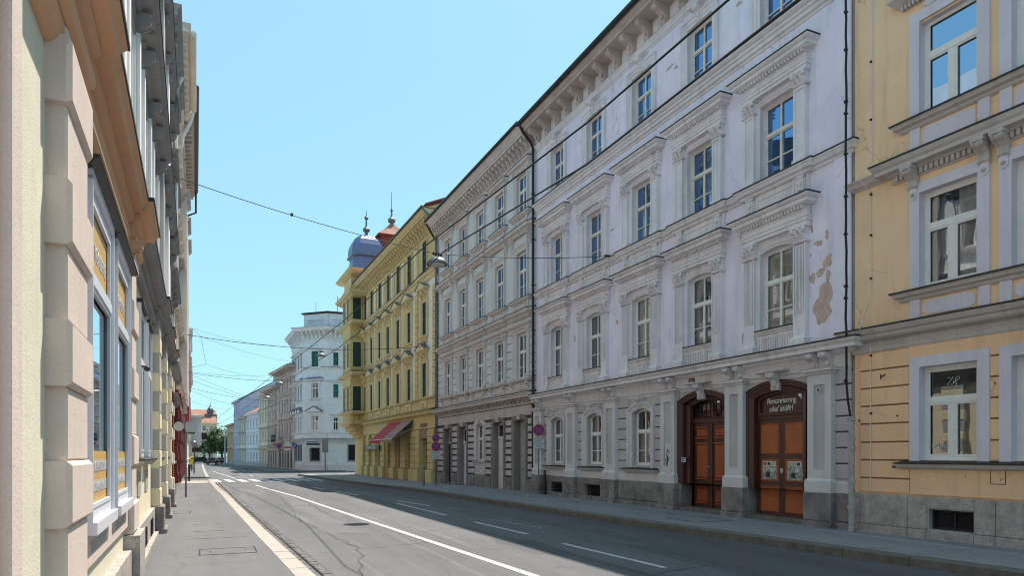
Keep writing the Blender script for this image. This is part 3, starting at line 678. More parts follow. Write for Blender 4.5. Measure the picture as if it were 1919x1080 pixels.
# eaves: bed mould, big modillions, soffit, gutter
mb = MB(); mb.mold(0, W1, [(.02, 14.26), (.03, 14.31), (.07, 14.34), (.07, 14.40), (.10, 14.44), (.13, 14.47), (.13, 14.50)], 'lavtrim', 0, 0)
mb.box(0, W1, -.03, .01, 14.5, 15.08, 'browntrim')
nb = 18
for i in range(nb):
    x = W1 * (i + .5) / nb; bracket(mb, x, .22, .52, .56, 15.06, 'browntrim', -.02)
    mb.box(x + .17, x + W1 / nb - .17, -.045, -.03, 14.62, 14.96, 'lavtrim')
mb.mold(0, W1, [(.03, 15.06), (.62, 15.065), (.62, 15.16), (.66, 15.18), (.74, 15.26), (.76, 15.32)], 'browntrim', 0, 0)
part('eaves_cornice', mb, lav)
mb = MB(); mb.tube([(-.05, -.84, 15.33), (W1, -.84, 15.33)], .085, 'darkmetal', 10); mb.tube([(-.05, -.84, 15.42), (W1, -.84, 15.42)], .018, 'darkmetal', 6)
part('gutter', mb, lav)
mb = MB(); mb.add([(0, -.76, 15.34), (W1, -.76, 15.34), (W1, 6, 18.6), (0, 6, 18.6), (W1, 12, 15.4), (0, 12, 15.4)], [(0, 1, 2, 3), (3, 2, 4, 5), (0, 3, 5), (1, 4, 2)], 'greytile'); part('roof', mb, lav)
downpipe(lav, .0, 14.5, -.14, .06, 'darkmetal', (.05, .62, .75), .12)
# double doors
def portal(c, w, zs, rise, depth):
    s = MB(); s.sweep(opening_path(w, .80, zs, rise, c), [(-.0, -depth), (-.0, .00), (.03, .02), (.07, .02), (.09, .05), (.13, .05), (.15, .08), (.15, .0)], 'doorbrown')
    s.sweep(opening_path(w - .02, .80, zs - .01, rise, c), [(-.10, -depth), (-.10, -depth + .12), (.01, -depth + .16), (.01, -depth + .02)], 'doorbrown')
    s.box(c - w / 2 - .15, c - w / 2 + .10, .08, .12, .14, .80, 'doorbrown') if False else None
    return part('portal_frame', s, lav)
def quoin_key(c, z, k='lavgreytrim'):
    s = MB(); bracket(s, 0, .26, .26, .42, 0, k); s.mold(-.17, .17, [(.24, -.01), (.29, .02), (.29, .05)], k); return put('keystone', s.mesh('keystone'), lav, (c, 0, z))
portal(D1[0], D1[1], 3.09, .19, .30); portal(D2[0], D2[1], 3.11, .19, .12)
quoin_key(D1[0], 3.60); quoin_key(D2[0], 3.62)
for c, w_, dep in ((D1[0], D1[1], .30), (D2[0], D2[1], .12)):
    mb = MB(); mb.box(c - w_ / 2 - .02, c + w_ / 2 + .02, -.12, .5, -.2, .14, 'kerb2'); part('doorstep', mb, lav)
# left door: carved, recessed, glazed fanlight
c, dw, y = D1[0], D1[1] - .2, .34
for s2 in (-1, 1):
    q = MB(); a, b = (0.008, dw / 2) if s2 > 0 else (-dw / 2, -.008)
    q.box(a, b, y, y + .05, .14, 2.55, 'doorbrown'); cx = (a + b) / 2; hw = (b - a) / 2 - .10
    for z0, z1 in ((.24, .74), (.92, 1.98), (2.08, 2.44)):
        q.cham(cx - hw, cx + hw, y - .02, y, z0, z1, .018, 'doorbrown'); q.cham(cx - hw + .05, cx + hw - .05, y - .045, y - .019, z0 + .06, z1 - .06, .03, 'dooror')
        for zz in (z0 + .0, z1 - .05): q.cham(cx - hw + .02, cx + hw - .02, y - .06, y - .018, zz, zz + .05, .015, 'dooror')
    o = put('door_leaf', q.mesh('door_leaf'), lav, (c, 0, 0))
    if s2 < 0:
        h = MB(); h.box(-.055, -.02, y - .015, y, 1.12, 1.42, 'metal'); h.tube([(-.04, y - .01, 1.3), (-.04, y - .06, 1.3), (-.13, y - .06, 1.3)], .011, 'metal', 8); put('handle', h.mesh('handle'), o)
mb = MB(); mb.box(c - .045, c + .045, y - .03, y, .14, 2.50, 'doorbrown'); mb.box(c - dw / 2, c + dw / 2, y - .05, y + .05, 2.55, 2.68, 'doorbrown'); mb.mold(c - dw / 2, c + dw / 2, [(.04, 2.64), (.07, 2.68), (.07, 2.70)], 'doorbrown', 0, 0, y=y)
mb.box(c - .03, c + .03, y, y + .04, 2.7, 3.28, 'doorbrown')
for s2 in (-1, 1):
    mb.box(c + s2 * .42 - .34, c + s2 * .42 + .34, y + .01, y + .03, 2.80, 2.82, 'doorbrown'); mb.box(c + s2 * .42 - .34, c + s2 * .42 + .34, y + .01, y + .03, 3.06, 3.08, 'doorbrown')
    for t in (-.30, -.10, .12, .32): mb.box(c + s2 * .42 + t - .01, c + s2 * .42 + t + .01, y + .01, y + .03, 2.7, 3.25, 'doorbrown')
o = part('fanlight', mb, lav); g = MB(); g.box(c - dw / 2, c + dw / 2, y + .035, y + .042, 2.68, 3.27, 'glass'); part('pane', g, o)
# right door: flat orange panels, posters and a lettered board
c, dw, y = D2[0], D2[1] - .2, .15
for s2 in (-1, 1):
    q = MB(); a, b = (0.006, dw / 2) if s2 > 0 else (-dw / 2, -.006)
    q.box(a, b, y, y + .05, .14, 2.52, 'doorbrown'); cx = (a + b) / 2; hw = (b - a) / 2 - .105
    for z0, z1 in ((.24, .86), (.99, 1.52), (1.66, 2.40)):
        q.sweep([(cx - hw, z0), (cx - hw, z1), (cx + hw, z1), (cx + hw, z0)], [(-.03, -y), (-.02, -y + .012), (.0, -y + .012), (.01, -y)], 'dooror', True)
        q.box(cx - hw + .02, cx + hw - .02, y - .004, y, z0 + .02, z1 - .02, 'dooror2')
    o = put('door_leaf', q.mesh('door_leaf'), lav, (c, 0, 0))
    q = MB(); q.box(cx - hw + .06, cx + hw - .05, y - .008, y - .005, 1.03, 1.38, 'poster'); q.box(cx - hw + .08, cx + hw - .08, y - .010, y - .008, 1.36, 1.48, 'whitesign')
    for j in range(3): q.box(cx - hw + .10 + j * .13, cx - hw + .19 + j * .13, y - .012, y - .010, 1.38, 1.45, ('redsign', 'ink', 'orangefilm')[j] if s2 < 0 else ('orangefilm', 'poster', 'ink')[j])
    q.box(cx - .10, cx + .02, y - .011, y - .008, 1.08, 1.2, 'blacksign'); q.box(cx + .03, cx + .13, y - .011, y - .008, 1.22, 1.31, 'whitesign')
    put('poster', q.mesh('poster'), o)
mb = MB(); mb.box(c - dw / 2, c + dw / 2, y - .03, y + .05, 2.52, 2.60, 'doorbrown'); mb.mold(c - dw / 2, c + dw / 2, [(.03, 2.58), (.05, 2.60), (.05, 2.62)], 'doorbrown', 0, 0, y=y)
pth = [(c - dw / 2 + .01, 2.62)] + arc(dw - .02, 3.10, .16, 8, c) + [(c + dw / 2 - .01, 2.62)]
mb.add([(p[0], y + .02, p[1]) for p in pth], [tuple(range(len(pth)))[::-1]], 'doorbrown')
mb.sweep([(c - dw / 2 + .10, 2.68)] + arc(dw - .2, 3.0, .14, 8, c) + [(c + dw / 2 - .10, 2.68)], [(-.015, -.13), (0, -.10), (.05, -.10), (.06, -.17)], 'doorbrown', True)
o = part('overpanel', mb, lav)
put('lettering', text_mesh('Renonriernng', .20, 'whitepaint', .006, .12, space=.84), o, (c - .03, y + .008, 2.90), (pi / 2, 0, 0))
put('lettering', text_mesh("olas' \u00e4t\u00fcf\u00efrl", .20, 'whitepaint', .006, .12, space=.90), o, (c - .04, y + .008, 2.705), (pi / 2, 0, 0))
mb = MB(); mb.box(c - .04, c + .03, y - .012, y, 1.20, 1.31, 'whitesign'); mb.box(c - .012, c + .004, y - .014, y - .012, 1.235, 1.275, 'ink'); part('notice', mb, lav)
mb = MB(); mb.tube([(13.25 + .80, -.10, 3.02), (13.25 + .80, -.125, 3.02)], .04, 'whitepaint', 10); mb.box(14.07, 14.09, -.12, -.10, 2.93, 3.0, 'whitepaint'); part('lamp_holder', mb, lav)
mb = MB(); mb.box(9.10, 9.32, -.20, -.185, 1.05, 1.9, 'lavgreytrim'); mb.box(9.08, 9.34, -.19, -.16, 1.05, 1.95, 'lavtrim')
rr = random.Random(9)
for i in range(24): xx = 9.21 + rr.gauss(0, .035); zz = 1.5 + rr.gauss(0, .14); mb.box(xx - .012, xx + .012, -.206, -.2, zz - .03, zz + .03, 'ink')
part('intercom_panel', mb, lav)
mb = MB(); mb.box(9.62, 9.80, -.02, .0, 1.42, 1.56, 'whitesign')
mb.box(9.64, 9.78, -.024, -.02, 1.50, 1.53, 'bluesign'); mb.box(9.64, 9.74, -.024, -.02, 1.45, 1.47, 'ink'); part('name_plate', mb, lav)
mb = MB(); mb.box(10.02, 10.26, -.085, -.06, 3.60, 3.80, 'doorbrown'); o = part('number_plate', mb, lav); put('lettering', text_mesh('34', .14, 'lavgreytrim', .003), o, (10.14, -.088, 3.65), (pi / 2, 0, 0))
mb = MB(); mb.tube([(14.62, -.165, 3.08), (14.62, -.18, 3.08)], .05, 'whitesign', 12); mb.tube([(14.62, -.18, 3.08), (14.62, -.184, 3.08)], .03, 'ink', 10); part('hydrant_mark', mb, lav)
# bare plaster patches: irregular shallow slabs with ragged outlines
def blotch(mb, cx, cz, rx, rz, k, seed, n=26, d=.006, jag=.25):
    rr = random.Random(seed); ph = [rr.uniform(0, 6.28) for _ in range(5)]; P = []
    for i in range(n):
        a = 2 * pi * i / n
        q = 1 + jag * (.5 * sin(2 * a + ph[0]) + .35 * sin(3 * a + ph[1]) + .3 * sin(5 * a + ph[2]) + .22 * sin(8 * a + ph[3])) + rr.uniform(-.06, .06)
        P.append((cx + rx * q * cos(a), cz + rz * q * sin(a)))
    m = [(cx + (x - cx) * .93, cz + (z - cz) * .93) for x, z in P]
    vs = [(x, -.001, z) for x, z in P] + [(x, -d, z) for x, z in m] + [(cx, -d, cz)]
    mb.add(vs, [(i, (i + 1) % n, n + (i + 1) % n, n + i) for i in range(n)] + [(n + i, n + (i + 1) % n, 2 * n) for i in range(n)], k)
for i, (x, z, rx, rz, js) in enumerate([(14.60, 5.02, .26, .42, .35), (14.72, 5.95, .10, .17, .4), (14.73, 5.62, .06, .13, .3), (14.52, 5.75, .13, .09, .4), (14.30, 5.66, .10, .10, .35), (14.47, 6.42, .10, .07, .4), (14.70, 6.55, .05, .10, .3),
                                     (14.27, 6.95, .04, .2, .6), (12.08, 7.30, .09, .12, .4), (12.10, 4.62, .06, .12, .5), (6.2, 6.1, .06, .08, .4), (9.2, 7.4, .05, .07, .4), (9.06, 13.2, .16, .05, .5), (9.35, 13.05, .10, .05, .5), (11.95, 13.35, .12, .05, .5), (3.3, 6.0, .07, .13, .3), (5.9, 9.3, .13, .04, .4)]):
    mb = MB(); blotch(mb, x, z, rx, rz, 'bare', i + 20, jag=js); part('bare_plaster_patch', mb, lav)
mb = MB(); blotch(mb, 11.75, 12.03, .28, .05, 'rustpipe', 99, d=.23); part('broken_moulding', mb, lav) if False else None
# black cable clipped to the corner, pale cast-iron standpipe at its foot
cb = thing('cable_bundle', 'black cable with clips running up the seam between lavender and ochre houses', 'cable', (12.45, 10.28, 0), -pi / 2)
mb = MB(); rr = random.Random(5); pts = []
z = 2.45
while z < 16: pts.append((.0 + rr.uniform(-.012, .012) + (.10 if z < 3.0 else 0) * (3.0 - z) / .55, -.13, z)); z += .35
mb.tube(pts, .017, 'darkmetal', 8); mb.tube([(p[0] + .028, p[1], p[2]) for p in pts], .009, 'darkmetal', 6)
part('cable', mb, cb, smooth=True)
z = 3.2; i = 0
while z < 16:
    q = MB(); q.ball((0, -.15, 0), .04, 'darkmetal', 8); q.box(-.03, .03, -.15, -.10, -.015, .015, 'darkmetal'); put('clip', q.mesh('clip', True), cb, (.01, 0, z)); z += [.9, .85, .25, 1.1, .8][i % 5]; i += 1
sp = thing('standpipe', 'pale cast iron pipe foot below the black cable between the two houses', 'pipe', (12.45, 10.27, 0), -pi / 2)
mb = MB(); mb.tube([(.11, -.10, .0), (.11, -.10, 2.42)], .062, 'iron', 12); part('tube', mb, sp, smooth=True)
for zz in (.5, 1.05, 1.75, 1.95, 2.36): q = MB(); q.tube([(.11, -.10, zz), (.11, -.10, zz + .07)], .082, 'iron', 12); part('collar', q, sp, smooth=True)

# ================================================================== ochre house on the right
W0 = 13.0
och = thing('apartment_house', 'ochre yellow house with lilac grey window surrounds, granite plinth and a scratched window tag', 'apartment building', (12.6, 10.28, 0), -pi / 2 + .023)
window_kit('ochg', 1.08, 1.80, 'tee', 'wframe', y=.12, gk='glass', t=.075)
window_kit('och1', 1.08, 1.86, 'tee', 'wframe', y=.12, gk='glass', t=.075); window_kit('och2', 1.08, 1.86, 'tee', 'wframe', y=.12, gk='glass3', t=.075)
OB = [1.98, 3.62, 6.3, 7.94, 10.6, 12.0][:5]
mb = MB()
wall_with_holes(mb, 0, W0, .84, 4.05, [(c, 1.08, 1.54, 3.34, 0) for c in OB], 'yeldk', .3, 'yeltrim')
wall_with_holes(mb, 0, W0, 4.05, 7.3, [(c, 1.08, 4.86, 6.72, 0) for c in OB], 'yel', .3, 'yeltrim')
wall_with_holes(mb, 0, W0, 7.3, 10.8, [(c, 1.08, 8.20, 10.0, 0) for c in OB], 'yel', .3, 'yeltrim')
wall_with_holes(mb, 0, W0, 10.8, 15.0, [(c, 1.08, 11.6, 13.4, 0) for c in OB], 'yel', .3, 'yeltrim')
body(mb, W0, 12, 0, 15, 'yel')
part('wall', mb, och); interior(och, W0, .2, 15, [1.2, 4.0, 7.3, 10.8])
course_parts(och, [(.14, 1.22)], [.86, 1.16, 1.53, 1.9, 2.28, 2.65, 3.02, 3.39, 3.76], .03, .03, 'yeldk', .008, kg='ygroove')
course_parts(och, [(2.72, 2.88), (4.4, 5.5), (7.1, 7.2), (8.8, 9.8)], [1.53, 1.9, 2.28, 2.65, 3.02, 3.39, 3.76], .03, .03, 'yeldk', .008, kg='ygroove')
mb = MB(); mb.box(1.245, W0, -.03, .01, .87, 1.42, 'yeldk'); part('parapet_band', mb, och)
mb = MB(); mb.box(1.22, 4.4, -.028, .01, 3.47, 3.76, 'yeldk'); part('frieze_band', mb, och)
mb = MB(); mb.box(0, .12, -.01, .005, .86, 4.0, 'yeldk'); part('corner_strip', mb, och)
mb = MB(); g0 = [(2.05, .82, .22, .60, 0)]
wall_with_holes(mb, 0, W0, -.25, .84, g0, 'plinth2', .3, y=-.055)
mb.add([(0, -.055, .84), (W0, -.055, .84), (W0, .01, .84), (0, .01, .84)], [(0, 1, 2, 3)], 'plinth2')
xs = [.03, .16, 1.22, 1.6, 2.48, 2.84, 4.0, 5.2, 6.4, 7.7, 9.0, 10.4, 11.8, 13.0]
for a, b in zip(xs, xs[1:]):
    if a == 1.6: mb.cham(a + .004, b - .004, -.085, -.05, .62, .83, .006, 'plinth2'); mb.cham(a + .004, b - .004, -.10, -.05, -.25, .19, .006, 'plinth2')
    else: mb.cham(a + .004, b - .004, -.085, -.05, .21, .83, .006, 'plinth2'); mb.cham(a + .004, b - .004, -.10, -.05, -.25, .20, .006, 'plinth2')
part('plinth', mb, och)
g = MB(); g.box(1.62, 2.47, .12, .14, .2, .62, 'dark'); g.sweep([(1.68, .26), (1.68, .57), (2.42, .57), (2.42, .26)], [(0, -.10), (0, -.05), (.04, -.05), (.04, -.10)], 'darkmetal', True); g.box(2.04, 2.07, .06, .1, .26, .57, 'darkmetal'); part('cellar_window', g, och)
mb = MB(); mb.mold(0, W0, [(.03, 3.76), (.05, 3.80), (.05, 3.84), (.02, 3.86), (.02, 3.98), (.16, 4.02), (.19, 4.06), (.19, 4.10), (.24, 4.13), (.28, 4.20), (.28, 4.22)], 'yelcorn'); mb.mold(0, W0, [(.295, 4.221), (.295, 4.233), (0, 4.28)], 'flash')
part('ground_cornice', mb, och)
mb = MB(); mb.mold(0, .86, [(.02, 7.20), (.04, 7.23), (.10, 7.27), (.12, 7.33), (.16, 7.38), (.16, 7.40)], 'yelcorn', 1, 0)
mb.mold(.90, W0, [(.03, 7.06), (.05, 7.09)], 'yelcorn'); dentils(mb, .95, W0, 7.09, 7.20, .02, .10, 'yelcorn', .10, .06)
mb.mold(.90, W0, [(.03, 7.085), (.04, 7.19), (.10, 7.21), (.12, 7.24), (.26, 7.26), (.26, 7.33), (.30, 7.37), (.33, 7.43), (.33, 7.45)], 'yelcorn'); mb.mold(.9, W0, [(.345, 7.451), (.345, 7.463), (0, 7.51)], 'flash')
part('string_course', mb, och)
mb = MB(); mb.mold(0, W0, [(.03, 14.2), (.1, 14.3), (.5, 14.4), (.6, 14.6), (.6, 14.7)], 'yelcorn'); part('eaves_cornice', mb, och)
mb = MB(); mb.add([(0, -.6, 14.72), (W0, -.6, 14.72), (W0, 6, 18), (0, 6, 18), (W0, 12, 15), (0, 12, 15)], [(0, 1, 2, 3), (3, 2, 4, 5), (0, 3, 5), (1, 4, 2)], 'redtile'); part('roof', mb, och)
def plaque(mb, x0, x1, z0, z1, k, y=-.02):               # panel with notched corners
    r = .07; P = [(x0 + r, z0), (x1 - r, z0), (x1 - r, z0 + r * .5), (x1 - r * .5, z0 + r * .6), (x1, z0 + r), (x1, z1 - r), (x1 - r * .5, z1 - r * .6), (x1 - r, z1 - r * .5), (x1 - r, z1), (x0 + r, z1), (x0 + r, z1 - r * .5), (x0 + r * .5, z1 - r * .6), (x0, z1 - r), (x0, z0 + r), (x0 + r * .5, z0 + r * .6), (x0 + r, z0 + r * .5)]
    mb.prism([(a, b) for a, b in P], y, .0, k, 'y')
for i, c in enumerate(OB):
    put_window(och, 'ochg', c, 1.54, 1 if i == 1 else None)
    s = MB(); s.sweep([(-.54, 1.52), (-.54, 3.34), (.54, 3.34), (.54, 1.52)], [(0, -.10), (0, .055), (.20, .055), (.20, 0)], 'yeltrim'); put('window_surround', s.mesh('window_surround'), och, (c, 0, 0))
    put_window(och, 'och1', c, 4.86, 2 if i != 1 else 0); put_window(och, 'och2', c, 8.18, None); put_window(och, 'och1', c, 11.56, None)
    for z0, z1 in ((4.84, 6.72), (8.18, 10.04)):
        s = MB(); s.sweep([(-.54, z0), (-.54, z1), (.54, z1), (.54, z0)], [(0, -.12), (0, .05), (.20, .05), (.20, 0)], 'yeltrim'); put('window_surround', s.mesh('window_surround'), och, (c, 0, 0))
    for zb, zt in ((4.26, 4.66), (7.48, 8.0)):
        s = MB(); s.box(-.49, .49, -.004, .01, zb, zt, 'yel')
        for s2 in (-1, 1): s.box(s2 * .64 - .10, s2 * .64 + .10, -.04, .01, zb, zt, 'yeltrim')
        plaque(s, -.49, .49, zb + .07 * (1 if zb < 5 else 1.2), zt - .05, 'yeltrim')
        put('apron_panel', s.mesh('apron_panel'), och, (c, 0, 0))
    for s2 in (-1, 1):
        s = MB(); bracket(s, 0, .20, .28, .40, 7.22, 'yelcorn', 0, True, False); s.box(-.12, .12, -.30, 0, 7.18, 7.24, 'yelcorn')
        s.prism([(-.08, 6.84), (.08, 6.84), (.08, 6.70)] + [(.08 * cos(a), 6.70 - .09 * sin(a)) for a in (0, .8, 1.57, 2.34, pi)], -.07, 0, 'yeltrim', 'y'); s.ball((0, -.08, 6.71), .04, 'yelcorn', 8)
        put('console', s.mesh('console'), och, (c + s2 * .66, 0, 0))
for a, b, zz, in ((OB[0] - .90, OB[1] + .90, 4.82), (OB[2] - .9, OB[3] + .9, 4.82), (OB[0] - .90, OB[1] + .90, 8.16), (OB[2] - .9, OB[3] + .9, 8.16)):
    s = MB(); s.mold(a, b, [(.03, zz - .17), (.06, zz - .14), (.07, zz - .10), (.13, zz - .07), (.15, zz - .02), (.17, zz)], 'yelcorn'); s.mold(a, b, [(.185, zz + .001), (.185, zz + .012), (0, zz + .04)], 'flash'); part('sill', s, och)
for a, b in ((OB[0] - .86, OB[1] + .86), (OB[2] - .86, OB[3] + .86), (OB[4] - .86, W0)):
    s = MB(); s.mold(a, b, [(.03, 1.36), (.10, 1.38), (.13, 1.42), (.13, 1.46)], 'yelcorn'); s.mold(a, b, [(.16, 1.461), (.16, 1.48), (0, 1.53)], 'darkmetal'); part('sill', s, och)
s = MB(); s.mold(OB[0] - .92, OB[1] + .92, [(.03, 10.5), (.1, 10.55), (.2, 10.65), (.2, 10.7)], 'yelcorn'); dentils(s, OB[0] - .9, OB[1] + .9, 10.42, 10.5, .0, .1, 'yelcorn'); plaque(s, OB[0] - .49, OB[0] + .49, 10.27, 10.42, 'yeltrim', -.03); part('hood', s, och)
# thin conduit with junction dots, small wall fittings
mb = MB(); mb.tube([(.40, -.045, .86), (.40, -.045, 4.0), (.36, -.33, 4.22), (.22, -.06, 4.5), (.40, -.045, 4.9), (.38, -.02, 7.1), (.22, -.20, 7.42), (.42, -.02, 7.75), (.42, -.02, 14)], .009, 'graypaint', 6)
o = part('lightning_conductor', mb, och)
for zz in (2.5, 3.7, 5.3, 6.2, 7.05, 8.6, 9.8, 11.2): q = MB(); q.ball((.40, -.04, zz), .028, 'darkmetal', 8); part('clamp', q, o, smooth=True)
mb = MB()
for x, z, r in ((.98, 2.42, .022), (.12, 2.36, .02), (2.8, 2.9, .015), (2.9, 1.2, .012), (1.6, 1.2, .01), (2.3, 1.25, .012)): mb.ball((x, -.03, z), r, 'darkmetal', 6)
mb.tube([(.62, -.03, 3.28), (.66, -.09, 3.24), (.66, -.09, 3.18)], .012, 'darkmetal', 6); mb.tube([(.72, -.03, 3.28), (.66, -.09, 3.22)], .012, 'darkmetal', 6)
part('wall_hook', mb, och)
mb = MB(); blotch(mb, .92, 1.40, .055, .035, 'rustpipe', 3, d=.034); part('chipped_spot', mb, och)
mb = MB(); mb.sweep([(2.74, 1.13), (2.74, 1.36), (2.97, 1.36), (2.97, 1.13)], [(0, .03), (.0, .034), (.012, .034), (.012, .03)], 'groove', True); part('hatch', mb, och)
def squiggle(pts, r, k): m_ = MB(); m_.tube([(a, 0, b) for a, b in pts], r, k, 5); return m_.mesh('scribble')
q = put('graffiti', squiggle([(-.09, .06), (.02, .08), (-.10, -.07), (.0, -.05), (.02, -.04), (.03, .02), (.035, -.04), (.06, .0), (.07, .06), (.12, .09), (.14, .05), (.08, .01), (.07, -.02), (.08, -.09)], .006, 'whitepaint'), och, (1.98, .10, 3.02))
q = MB(); rr = random.Random(12)
for i in range(9):
    x0 = -.13 + i * .036
    q.tube([(x0 + rr.uniform(-.02, .02), 0, rr.uniform(-.06, .07)) for _ in range(5)], .004, 'whitepaint', 5)
put('graffiti', q.mesh('scribble'), och, (1.74, .10, 1.80))
# ================================================================== grey-green house
W2 = 13.3
grn = thing('apartment_house', 'narrow grey green house with dark rusticated ground floor between yellow and lavender houses', 'apartment building', (12.6, 39.0, -.03), -pi / 2)
GB = [1.9, 4.4, 6.9, 9.4, 11.9]
window_kit('grn1', 1.0, 1.98, 'cross6', 'wframe', y=.09, gk='glass4')
window_kit('grn3', 1.0, 1.75, 'cross6', 'wframe', y=.09, gk='glass2')
window_kit('grn2', 1.0, 1.98, 'cross6', 'wframe', y=.09, gk='glass2')
window_kit('grng', 1.0, 1.85, 'cross6', 'wframe', y=.10, rise=.08, gk='glass')
mb = MB()
gd = [(1.95, 1.15, .05, 3.15, .10), (4.45, 1.15, .05, 3.18, .10), (6.95, 1.0, 1.35, 3.2, .08), (9.35, 1.2, .05, 3.2, .10), (11.75, 1.15, .05, 3.22, .10)]
wall_with_holes(mb, 0, W2, -.2, 3.85, gd, 'groove', .3, 'grnbase')
wall_with_holes(mb, 0, W2, 3.85, 7.6, [(c, 1.0, 5.0, 7.0, 0) for c in GB], 'grn', .35, 'grntrim')
wall_with_holes(mb, 0, W2, 7.6, 11.3, [(c, 1.0, 8.55, 10.55, 0) for c in GB], 'grn', .35, 'grntrim')
wall_with_holes(mb, 0, W2, 11.3, 15.0, [(c, 1.0, 12.2, 13.95, 0) for c in GB], 'grn', .35, 'grntrim')
body(mb, W2, 12, -.2, 15, 'grn'); part('wall', mb, grn); interior(grn, W2, .1, 14.9, [3.9, 7.6, 11.3])
gseg = [(.0, 1.12), (2.78, 3.62), (5.28, 6.22), (7.68, 8.48), (10.22, 10.92), (12.58, W2)]
for a, b in gseg: course_parts(grn, [(a + .03, b - .03)], [.66 + .325 * i for i in range(9)], .07, .09, 'grnbase', .02)
for a, b in [(.03, 2.3), (2.36, 4.9), (4.96, 6.2), (6.26, 7.6), (7.66, 8.7), (8.76, 10.0), (10.06, 10.9), (10.96, W2 - .03)]: mb = MB(); mb.cham(a, b, -.06, .01, 3.36, 3.80, .02, 'grnbase'); part('frieze_block', mb, grn)
mb = MB()
for a, b in gseg: mb.cham(a + .01, b - .01, -.12, .01, -.3, .62, .02, 'plinth'); part('plinth_block', mb, grn); mb = MB()
mb.cham(6.25, 7.65, -.06, .01, .64, 1.22, .01, 'grnbase'); mb.cham(6.3, 7.6, -.08, .0, -.3, .62, .02, 'plinth')
part('plinth', mb, grn)
for i, (c, w_, a, b, r) in enumerate(gd):
    s = MB(); s.sweep(opening_path(w_, a, b - r, r, 0), [(-.0, -.28), (0, .05), (.06, .09), (.22, .09), (.22, 0)], 'grntrim' if i == 2 else 'surrdk'); s.cham(-.12, .12, -.16, 0, b - .02, b + .22, .03, 'grnbase')
    put('window_surround' if i == 2 else 'door_surround', s.mesh('surround'), grn, (c, 0, 0))
put_window(grn, 'grng', 6.95, 1.35)
s = MB(); s.mold(6.2, 7.7, [(.05, 1.22), (.10, 1.26), (.13, 1.31), (.13, 1.33)], 'grntrim'); part('sill', s, grn)
def plain_door(parent, c, w, z0, z1, y, k, split=0.0, glassz=None):
    s = MB(); zt = glassz or z1
    s.box(-w / 2, w / 2, y, y + .05, z0, zt, k)
    for a, b in ((z0 + .15, z0 + .8), (z0 + .95, zt - .15)):
        for s2 in (-1, 1): s.cham(s2 * w * .25 - w * .18, s2 * w * .25 + w * .18, y - .02, y, a, b, .015, k)
    s.box(-.012, .012, y - .025, y, z0, zt, 'darkmetal')
    o = put('door', s.mesh('door'), parent, (c, 0, 0))
    if glassz:
        s = MB(); s.box(-w / 2, w / 2, y - .03, y + .04, zt, zt + .09, 'wframe'); s.box(-.025, .025, y, y + .04, zt + .09, z1, 'wframe'); s.box(-w / 2, -w / 2 + .06, y, y + .04, zt + .09, z1, 'wframe'); s.box(w / 2 - .06, w / 2, y, y + .04, zt + .09, z1, 'wframe'); s.box(-w / 2, w / 2, y, y + .04, z1 - .07, z1, 'wframe')
        q = put('fanlight', s.mesh('fanlight'), parent, (c, 0, 0)); g = MB(); g.box(-w / 2, w / 2, y + .02, y + .026, zt + .05, z1, 'glass'); put('pane', g.mesh('pane'), q)
    h = MB(); h.box(.03, .06, y - .035, y - .02, z0 + .95, z0 + 1.15, 'metal'); h.tube([(.045, y - .03, z0 + 1.08), (.045, y - .07, z0 + 1.08), (.14, y - .07, z0 + 1.08)], .01, 'metal', 6); put('handle', h.mesh('handle'), o)
    return o
plain_door(grn, 1.95, 1.15, .05, 3.1, .22, 'darkmetal', glassz=2.3); plain_door(grn, 4.45, 1.15, .05, 3.1, .22, 'graypaint', glassz=2.3)
plain_door(grn, 9.35, 1.2, .05, 3.15, .22, 'wframe2', glassz=2.45); plain_door(grn, 11.75, 1.15, .05, 3.2, .25, 'doorgrey')
mb = MB(); mb.box(11.2, 11.5, .30, .40, .1, 1.3, 'metal'); part('meter_box', mb, grn)
mb = MB(); MOD = .0
mb.mold(0, W2, [(.05, 3.84), (.07, 3.88), (.10, 3.92)], 'grntrim', 0, 0); n = 30
for i in range(n): x = W2 * (i + .5) / n; bracket(mb, x, .20, .26, .22, 4.13, 'browntrim', -.02, False, True)
mb.mold(0, W2, [(.04, 4.12), (.34, 4.13), (.34, 4.21), (.38, 4.23), (.42, 4.29), (.42, 4.31)], 'grntrim', 0, 0); mb.mold(0, W2, [(.435, 4.311), (.435, 4.322), (0, 4.38)], 'flash', 0, 0)
part('ground_cornice', mb, grn)
def rustic_between(parent, cs, W, hw, zs, pr, k, x0=0.0):
    xs = [x0] + [v for c in cs for v in (c - hw, c + hw)] + [W]
    for i in range(0, len(xs), 2):
        if xs[i + 1] - xs[i] > .08: course_parts(parent, [(xs[i], xs[i + 1])], zs, pr, .03, k, .01, kg='groove')
rustic_between(grn, GB, W2, .88, [4.42 + .38 * i for i in range(9)], .03, 'grn')
